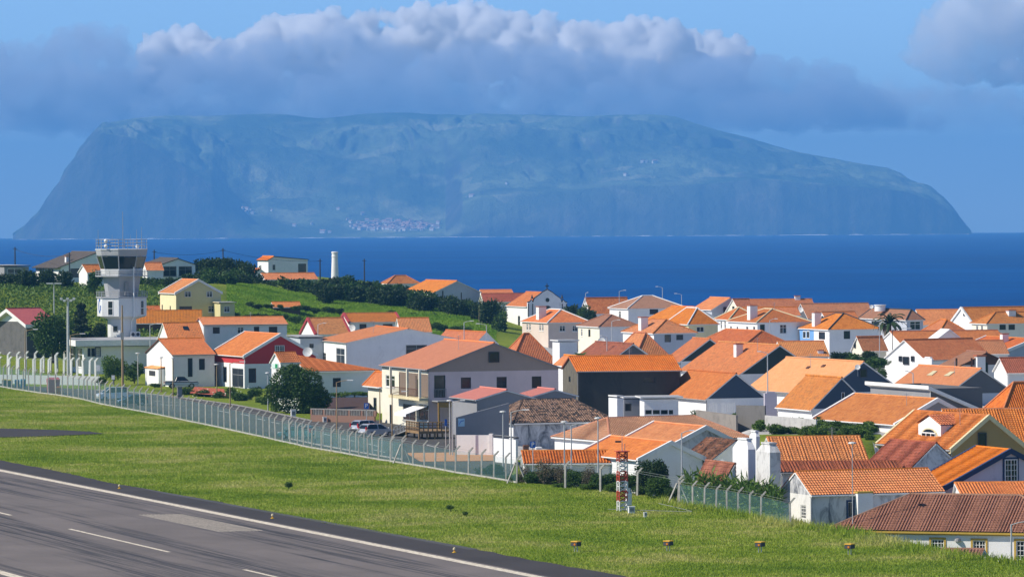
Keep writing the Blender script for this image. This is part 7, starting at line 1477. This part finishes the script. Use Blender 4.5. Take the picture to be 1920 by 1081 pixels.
for i, g_ in enumerate([('dark_fine', 1212, 934, 66, 76, 432), ('dark_fine', 1232, 915, 54, 60, 436), ('mid_fine', 1238, 940, 64, 52, 428), ('mid_fine', 1205, 944, 50, 34, 425), ('mid_fine', 1262, 945, 44, 34, 424)]): on_ground('fence_tree', ['dark rounded tree beside the lattice mast', 'dark tree in front of the blue grey gable', 'green bush below the blue grey gable', 'low green bush right of the lattice mast', 'green bush at the braced corner post'][i], 'tree', 'trees by the blue grey gable', g_[0], g_[1], g_[3], g_[2] - g_[4], 6.0 if i < 2 else 3.0)
# maize behind the short mesh fence
rnd = random.Random(8)
for i in range(150):
    x = rnd.uniform(1285, 1462); yb = 950; d = fd(x) + rnd.uniform(1.5, 9.0); p = P(x, yb - 2, d); zg = gz(p.x, p.y)
    o = empty('maize_plant', (p.x, p.y, zg), rnd.uniform(0, 6.28)); tag(o, 'green maize plant behind the short mesh fence', 'maize', 'maize behind the mesh fence'); 
    if i < 4:
        rngm = np.random.default_rng(i); PPm = np.array([(0, 0, z) for z in np.linspace(0.2, 2.3, 16)]); Vq, Fq = quads(PPm, 0.17, rngm, 0.35, 5.0); lf = mesh_np('leaves', Vq, Fq, LEAF_LIGHT, o); stq = MB().tube([(0, 0, 0), (0, 0, 2.4)], 0.03, 4).build('stem', LEAF_MID, o); CR.setdefault('maize', []).append((lf.data, stq.data))
    else:
        l_, s_ = rnd.choice(CR['maize']); link(bpy.data.objects.new('leaves', l_), o); link(bpy.data.objects.new('stem', s_), o); o.scale = (0.9, 0.9, rnd.uniform(0.75, 1.2))
# ivy bank on the right, hedges between the houses
rnd = random.Random(12)
for i in range(120):
    x = rnd.uniform(1385, 1645); y = float(np.interp(x, [1385, 1430, 1520, 1645], [797, 808, 815, 820])) - rnd.uniform(-4, 18) ; q = G(x, y, 1.5); zq = gz(q.x, q.y); w_ = rnd.uniform(14, 30)
    plant('bank_shrub', 'leafy creeper clump on the green bank above the S tiled roof', 'shrub', 'creeper on the bank', rnd.choice(('light', 'light', 'mid')), x, y, w_ * 1.2, w_ * 0.85, q.y, z=zq - 0.3)
for i, g_ in enumerate([('dark', 1575, 682, 40, 26, 735), ('mid', 1600, 684, 40, 26, 735), ('dark', 1628, 682, 40, 28, 735), ('mid', 1650, 690, 34, 24, 720), ('mid', 1612, 690, 60, 24, 700), ('mid', 1640, 694, 60, 24, 690), ('mid', 1655, 712, 24, 22, 640), ('mid', 1308, 792, 30, 24, 555), ('light', 1284, 796, 24, 20, 552)]): plant('garden_hedge', 'green garden hedge shrub between the houses', 'shrub', 'hedges between the houses', *g_)
for i, (x, y, d) in enumerate(((640, 742, 660), (665, 740, 662), (690, 741, 655))): plant('planter_shrub', ['left low shrub above the brown shelter roof', 'middle low shrub above the brown shelter roof', 'right low shrub above the brown shelter roof'][i], 'shrub', 'shrubs above the shelter', 'light', x, y + 3, 46, 10, d)
# palm
pq = P(1668, 607, 792); palm = empty('palm_tree', (pq.x, pq.y, gz(pq.x, pq.y))); tag(palm, 'spiky palm tree rising between the orange roofs', 'tree'); hp = pq.z - palm.location.z; MB().tube([(0, 0, -0.2), (0.1, 0, hp * 0.6), (0, 0, hp)], [0.34, 0.26, 0.3], 8).build('trunk', M_BARK, palm)
rnd = random.Random(3)
for i in range(46):
    az = rnd.uniform(0, 6.28); el = rnd.uniform(-0.5, 1.45); Lf = rnd.uniform(2.6, 3.6); V = []; Fq = []; d0 = Vector((math.cos(az), math.sin(az), 0)); sd = Vector((-d0.y, d0.x, 0)); p = Vector((0, 0, hp)); e = el; n = 7
    for s_ in range(n + 1):
        w_ = 0.26 * math.sin(math.pi * min(1, 0.12 + s_ / n * 0.9)); V += [p + sd * w_ + Vector((0, 0, -0.10 * s_ / n)), p + Vector((0, 0, 0.05)), p - sd * w_ + Vector((0, 0, -0.10 * s_ / n))]; p = p + (d0 * math.cos(e) + Vector((0, 0, math.sin(e)))) * Lf / n; e -= 0.17 + 0.04 * s_
    for s_ in range(n): b = s_ * 3; Fq += [(b, b + 1, b + 4, b + 3), (b + 1, b + 2, b + 5, b + 4)]
    mesh_np('frond', [v[:] for v in V], Fq, LEAF_DARK if i % 3 else LEAF_DRY, palm)
# banana beside the white cube
pq = P(1088, 676, 690); ban = empty('banana_plant', (pq.x, pq.y, pq.z - 1.5)); tag(ban, 'broad leaved banana plant beside the white cube building', 'plant'); MB().tube([(0, 0, -1), (0, 0, 1.7)], [0.2, 0.12], 7).build('stem', LEAF_MID, ban)
for i in range(8):
    az = i * 0.8; el = 1.25 - 0.1 * (i % 4); d0 = Vector((math.cos(az), math.sin(az), 0)); sd = Vector((-d0.y, d0.x, 0)); p = Vector((0, 0, 1.6)); V = []; Fq = []; e = el
    for s_ in range(6): w_ = 0.34 * math.sin(math.pi * min(1, 0.1 + s_ / 5 * 0.88)); V += [p + sd * w_, p, p - sd * w_]; p = p + (d0 * math.cos(e) + Vector((0, 0, math.sin(e)))) * 0.42; e -= 0.28
    for s_ in range(5): b = s_ * 3; Fq += [(b, b + 1, b + 4, b + 3), (b + 1, b + 2, b + 5, b + 4)]
    mesh_np('leaf', [v[:] for v in V], Fq, LEAF_MID, ban)

# ------------------------------------------------------------------ grass, one blade each, on the airfield and the fields
def blades(name, X, Y, h0, h1, w_, mat, seed, label):
    rng = np.random.default_rng(seed); n = len(X); Z = ground_z(X, Y) - 0.05; h_ = rng.uniform(h0, h1, n); az = rng.uniform(0, 6.28, n); lean = rng.normal(0, 0.35, (n, 2)) * h_[:, None]
    dx, dy = np.cos(az) * w_ / 2, np.sin(az) * w_ / 2
    V = np.stack([np.stack([X - dx, Y - dy, Z], -1), np.stack([X + dx, Y + dy, Z], -1), np.stack([X + lean[:, 0], Y + lean[:, 1], Z + h_], -1)], 1).reshape(-1, 3)
    o = mesh_np(name, V, np.arange(3 * n).reshape(-1, 3), mat); tag(o, label, 'grass', kind='stuff'); return o
def blade_mat(name, stops):
    n = NT(name); g = n.n('NewGeometry'); c = n.coords()
    f = n.math('MULTIPLY_ADD', n.noise(c, 0.07, 6, 0.65), 1.15, n.math('MULTIPLY_ADD', n.noise(c, 0.6, 4, 0.6), 0.22, n.math('MULTIPLY', g.outputs['Random Per Island'], 0.10)))
    n.base(n.ramp(f, stops)); n.set(0.7, 0.2); tl = n.n('BsdfTranslucent'); n.l(n.b.inputs['Base Color'].links[0].from_socket, tl.inputs[0]); mx = n.n('MixShader'); mx.inputs[0].default_value = 0.35
    n.l(n.b.outputs[0], mx.inputs[1]); n.l(tl.outputs[0], mx.inputs[2]); n.l(mx.outputs[0], n.o.inputs['Surface']); return n.m
M_BLADE = blade_mat('airfield_grass_blades', [(0.46, (0.10, 0.18, 0.014)), (0.60, (0.19, 0.29, 0.022)), (0.73, (0.30, 0.38, 0.040)), (0.87, (0.50, 0.47, 0.15))])
rng = np.random.default_rng(1)
def in_view(X, Y, m=40):
    pxx = 960 + F * X / Y; return (pxx > -m) & (pxx < 1920 + m)
N = 1500000; Y = rng.uniform(332, 760, N); X = (rng.uniform(-0.112, 0.112, N)) * Y
qx = X - RB.x; qy = Y - RB.y; s_ = qx * ru.x + qy * ru.y; t_ = qx * rn.x + qy * rn.y
ss = np.array([a for a, b in sl][::-1]); ts = np.array([b for a, b in sl][::-1]); edge_t = np.interp(s_, ss, ts)
db = dist_beyond(X, Y); k_ = (t_ > edge_t + 0.02 * rng.normal(size=N)) & (db < 1.2) & (proj_y := (25.5 * F / Y + 404.5 < 1090))
# taxiway strip stays bare
tx_ = [G(a, b)[:2] for a, b in ((-60, 802), (110, 806), (196, 813), (120, 816), (-60, 821))]
def inside(X, Y, poly):
    r = np.zeros(X.shape, bool); j = len(poly) - 1
    for i in range(len(poly)):
        xi, yi = poly[i]; xj, yj = poly[j]; c = ((yi > Y) != (yj > Y)) & (X < (xj - xi) * (Y - yi) / (yj - yi + 1e-12) + xi); r ^= c; j = i
    return r
k_ &= ~inside(X, Y, tx_); X, Y = X[k_], Y[k_]
tall = fbm(X / 9, Y / 9, 3, 6)
blades('airfield_grass', X, Y, 0.05, 0.20, 0.08, M_BLADE, 2, 'green and yellow airfield grass between the runway and the fence')
# long grass on the bank behind the line at the right
N = 60000; Y = rng.uniform(352, 440, N); X = rng.uniform(0.03, 0.112, N) * Y; db = dist_beyond(X, Y); k_ = (np.abs(db) < 1.6) & (rng.random(N) < 0.9); blades('bank_grass', X[k_], Y[k_], 0.25, 0.7, 0.09, M_BLADE, 3, 'longer grass along the crest of the bank by the houses')
M_FIELD = blade_mat('field_grass_blades', [(0.45, (0.07, 0.17, 0.008)), (0.62, (0.14, 0.28, 0.015)), (0.78, (0.22, 0.35, 0.03))])
N = 90000; Y = rng.uniform(905, 1010, N); pxx = rng.uniform(425, 930, N); X = (pxx - 960) / F * Y; blades('field_grass', X, Y, 0.15, 0.4, 0.22, M_FIELD, 4, 'bright green meadow grass below the hill hedge')
# crop rows at the left
N = 16000; Y = rng.uniform(868, 958, N); pxx = rng.uniform(-30, 340, N); row = np.round(Y / 2.2) * 2.2; Y = row + rng.normal(0, 0.35, N); X = (pxx - 960) / F * Y
Vq, Fq = quads(np.stack([X, Y, ground_z(X, Y) + rng.uniform(0.1, 0.6, N)], -1), 0.26, rng, 0.4, 2.0); cr_ = mesh_np('crop_rows', Vq, Fq, LEAF_LIGHT); tag(cr_, 'rows of leafy green crops on the hillside left of the tower', 'crops', kind='stuff')
# weeds in the airfield grass
for lab, a, b, w_, h_ in (('dark weed clump in the middle of the airfield grass', 541, 917, 17, 16), ('dark weed clump below the fence corner', 845, 957, 18, 12), ('dark weed clump left of the approach lights', 872, 966, 14, 9)):
    plant('weed_clump', lab, 'weed', 'weeds in the airfield grass', 'light', a, b, w_, h_, G(a, b).y)
# far village on the island
M_FARW = plain('far_white_wall', (0.80, 0.78, 0.76), 0.9); M_FARR = plain('far_red_roof', (0.55, 0.36, 0.28), 0.9)
rnd = random.Random(31); fw = MB().box(-5, 5, -4, 4, -14, 6); fm = bpy.data.meshes.new('wall'); fm.from_pydata(fw.v, [], fw.f); fm.materials.append(M_FARW); fr_ = MB().poly([(-5.5, -4.5, 6.1), (5.5, -4.5, 6.1), (5.5, 0, 9), (-5.5, 0, 9)]).poly([(5.5, 4.5, 6.1), (-5.5, 4.5, 6.1), (-5.5, 0, 9), (5.5, 0, 9)]); fm2 = bpy.data.meshes.new('roof'); fm2.from_pydata(fr_.v, [], fr_.f); fm2.materials.append(M_FARR)
from mathutils.bvhtree import BVHTree
ib = BVHTree.FromObject(island, bpy.context.evaluated_depsgraph_get())
spots = [(rnd.triangular(640, 832, 770), rnd.triangular(412, 434, 426)) for _ in range(210)] + [(455, 392), (463, 393), (470, 394), (474, 400), (462, 400), (510, 396), (634, 393), (680, 403), (1205, 304), (1212, 304), (1228, 305), (1173, 329), (884, 369), (875, 370), (552, 424), (585, 421), (605, 437), (618, 437), (950, 345)]
for i, (x, y) in enumerate(spots):
    r_ = ray(x, y); r_.normalize(); hit = ib.ray_cast(Vector((0, 0, HC)), r_)
    if hit[0] is None: continue
    o = empty('far_house', hit[0][:], rnd.uniform(0, 3.14)); s_ = rnd.uniform(0.9, 1.7); o.scale = (s_ * rnd.uniform(0.9, 1.6), s_, s_ * rnd.uniform(0.8, 1.2))
    tag(o, 'tiny far off house of the village at the foot of the island' if i < 210 else 'tiny lone building high on the slope of the far island', 'house', 'far village houses' if i < 210 else 'lone buildings on the island')
    link(bpy.data.objects.new('wall', fm), o); link(bpy.data.objects.new('roof', fm2), o)
